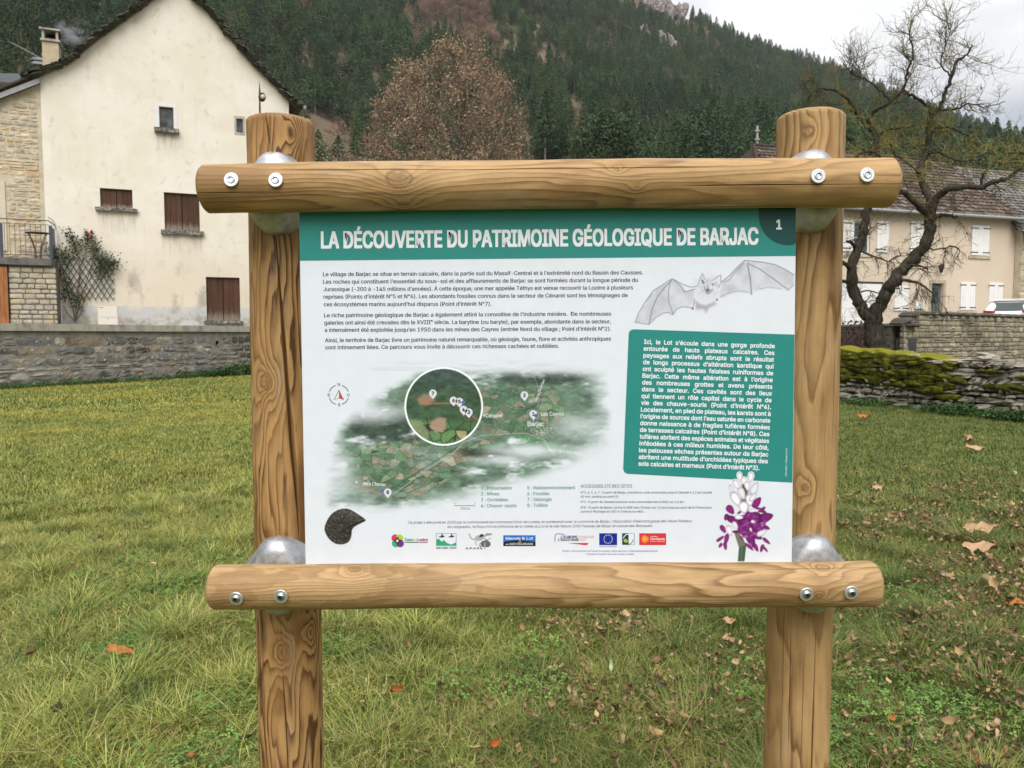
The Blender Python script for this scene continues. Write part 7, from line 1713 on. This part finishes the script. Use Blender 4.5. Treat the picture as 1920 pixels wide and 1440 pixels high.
def litter(g):
    r = g.rand(); n = g.noise(g.coord('Object'), 40, 3, .6)
    c = g.ramp(r, [(0, (.09, .065, .05)), (.2, (.19, .125, .07)), (.4, (.37, .25, .125)), (.6, (.54, .39, .21)), (.75, (.25, .15, .075)), (.9, (.58, .42, .25)), (.95, (.40, .16, .05)), (1, (.30, .26, .21))], 'LINEAR')
    return {'Base Color': g.mix(1.0, c, g.ramp(n, [(.3, .7), (.7, 1.15)]), 'MULTIPLY'), 'Roughness': .8}
M_litter = mat('dry_leaves', litter, spec=.15)
def leaf_mesh(name, seed, L, W, curl, m, lobes=0):
    rs = random.Random(seed); nu, nv = 7, 5; V, Fa = [], []
    for i in range(nu):
        t = i/(nu-1); w = W*math.sin(math.pi*min(.97, max(.03, t))**.8)**.8*(1+(.35*math.sin(t*lobes*6.28) if lobes else 0))
        for k in range(nv):
            s_ = -1+2*k/(nv-1); x = (t-.5)*L; y = s_*w/2
            z = curl*L*(abs(s_)**1.6*.45+.4*(t-.5)**2*2.2)+rs.uniform(-.09, .09)*L; V.append((x+rs.uniform(-.05, .05)*L, y*(1-.3*curl*abs(s_)), z))
    Fa = [(i*nv+k, i*nv+k+1, (i+1)*nv+k+1, (i+1)*nv+k) for i in range(nu-1) for k in range(nv-1)]
    return proto(name, V, Fa, m, smooth=True)
lf = [leaf_mesh('dry_leaf', 70+i, .04*random.uniform(.7, 1.2), .024*random.uniform(.7, 1.3), random.uniform(.3, 1.3), M_litter, (0, 0, 2)[i % 3]) for i in range(9)]
X, Y = field(80000, 2.0, 10.5); dens = np.clip(.26+.36*X, .02, 1)*np.clip((8.5-Y)/3.2, .10, 1.7)*(vnoise(X*3.2, Y*2.2, 33)**2*3.4); k = RNG.random(len(X)) < dens*.72; X, Y = X[k], Y[k]
tag(scatter('leaf_litter', np.stack([X, Y, lawn_z(X, Y)+RNG.uniform(.02, .075, len(X))], 1), RNG.uniform(0, 6.28, len(X)), RNG.lognormal(-.5, .42, len(X)), RNG.integers(0, 9, len(X)), lf, tilt=RNG.normal(0, .75, (len(X), 2))), 'small dry brown leaves littering the grass on the right', 'leaf litter', kind='stuff')
stalk = [blades(80+i, 3, .10, (.14, .30), (.0018, .0028), (1.6, 2.6), 1.0, droop=.55, seg=5) for i in range(4)]
X, Y = field(700, 2.0, 7); k = (X > -1.5); X, Y = X[k], Y[k]
tag(scatter('dry_grass_stalks', np.stack([X, Y, lawn_z(X, Y)+.03], 1), RNG.uniform(0, 6.28, len(X)), RNG.uniform(.6, 1.1, len(X)), RNG.integers(0, 4, len(X)), stalk), 'thin straw-coloured dead stalks lying over the grass', 'dry grass', kind='stuff')
def lmat(name, c): return mat(name, lambda g: {'Base Color': g.mix(g.noise(g.coord('Object'), 30, 4, .6), tuple(x*.6 for x in c), tuple(x*1.3 for x in c))}, rough=.7, spec=.2)
MO, MT_, MDk, MGr, MRd = lmat('orange_leaf', (.42, .15, .04)), lmat('tan_leaf', (.46, .29, .17)), lmat('dark_leaf', (.12, .085, .08)), lmat('pale_green_leaf', (.50, .60, .38)), lmat('russet_leaf', (.36, .11, .03))
HERO = [(228, 1222, .165, .052, .12, MO, -.35, 'long orange-brown leaf lying in the grass below the left end of the lower crossbar'), (357, 1416, .040, .024, .3, MRd, 1.2, 'small bright orange leaf in the bottom left grass beside the left post'), (118, 1161, .045, .03, .3, MRd, .8, 'dark orange leaf far left in the grass level with the lower crossbar'),
    (1146, 1246, .060, .020, .25, MGr, 1.5, 'pale green curled leaf standing in the grass between the posts'), (1240, 1281, .045, .034, .2, MDk, .2, 'dark purplish leaf between the posts right of the pale green leaf'), (742, 1297, .06, .035, .7, MRd, .6, 'curled russet leaf in the grass right of the left post'), (925, 1400, .06, .04, .8, MO, .9, 'orange curled leaf at the bottom middle between the posts'),
    (1838, 992, .24, .12, .15, MT_, -.1, 'large tan leaf at the right, upper of two lying close together'), (1838, 1028, .22, .11, .25, MT_, -.25, 'large tan leaf at the right, lower of two lying close together'), (1908, 1130, .13, .045, .1, MO, -.1, 'orange-tan leaf cut by the right edge of the picture'), (1618, 782, .26, .11, .3, MO, .2, 'orange leaf at the foot of the mossy wall right of the right post'),
    (1813, 824, .28, .14, .4, MT_, 1.0, 'tan leaf on the lawn in front of the dry stone wall, upper of a pair'), (1826, 841, .25, .12, .2, MT_, .1, 'tan leaf on the lawn in front of the dry stone wall, lower of a pair'), (1672, 1347, .040, .030, .3, MRd, .3, 'small red-orange leaf in the litter right of the right post'), (1366, 1165, .07, .05, .3, MT_, .2, 'tan leaf just under the lower crossbar left of the right post'), (1645, 915, .12, .07, .2, MT_, .3, 'tan leaf on the lawn right of the right post above the lower crossbar')]
for i, (px, py, L, W_, cu, m_, rz, lab) in enumerate(HERO):
    me = leaf_mesh('fallen_leaf', 90+i, L, W_, cu, m_, 2 if L > .1 and i != 0 else 0); p = ground_pt(px, py, .06 if py > 1000 else .08); o = bpy.data.objects.new('fallen_leaf', me); link(o); o.location = p; o.rotation_euler = (R(28) if i != 3 else R(70), R(random.uniform(-10, 10)), rz if i != 3 else .3)
    if i == 3: o.rotation_euler = (R(0), R(-70), R(80))
    tag(o, lab, 'leaf', 'single fallen leaves on the lawn')

# ------------------------------------------------------------------ air
def haze():
    m = bpy.data.materials.new('haze'); m.use_nodes = True; m.node_tree.nodes.clear(); g = G(m.node_tree)
    v = g.n('ShaderNodeVolumePrincipled', {'Color': (.86, .92, 1, 1), 'Density': HAZE}); out = g.n('ShaderNodeOutputMaterial'); m.node_tree.links.new(v.outputs[0], out.inputs['Volume']); return m
HAZE = 0.00012
if HAZE:
    mb = MB(); mb.box((-1700, -1700, -40), (3400, 0, 0), (0, 3400, 0), (0, 0, 560)); tag(mb.build('haze', haze()), kind='stuff')
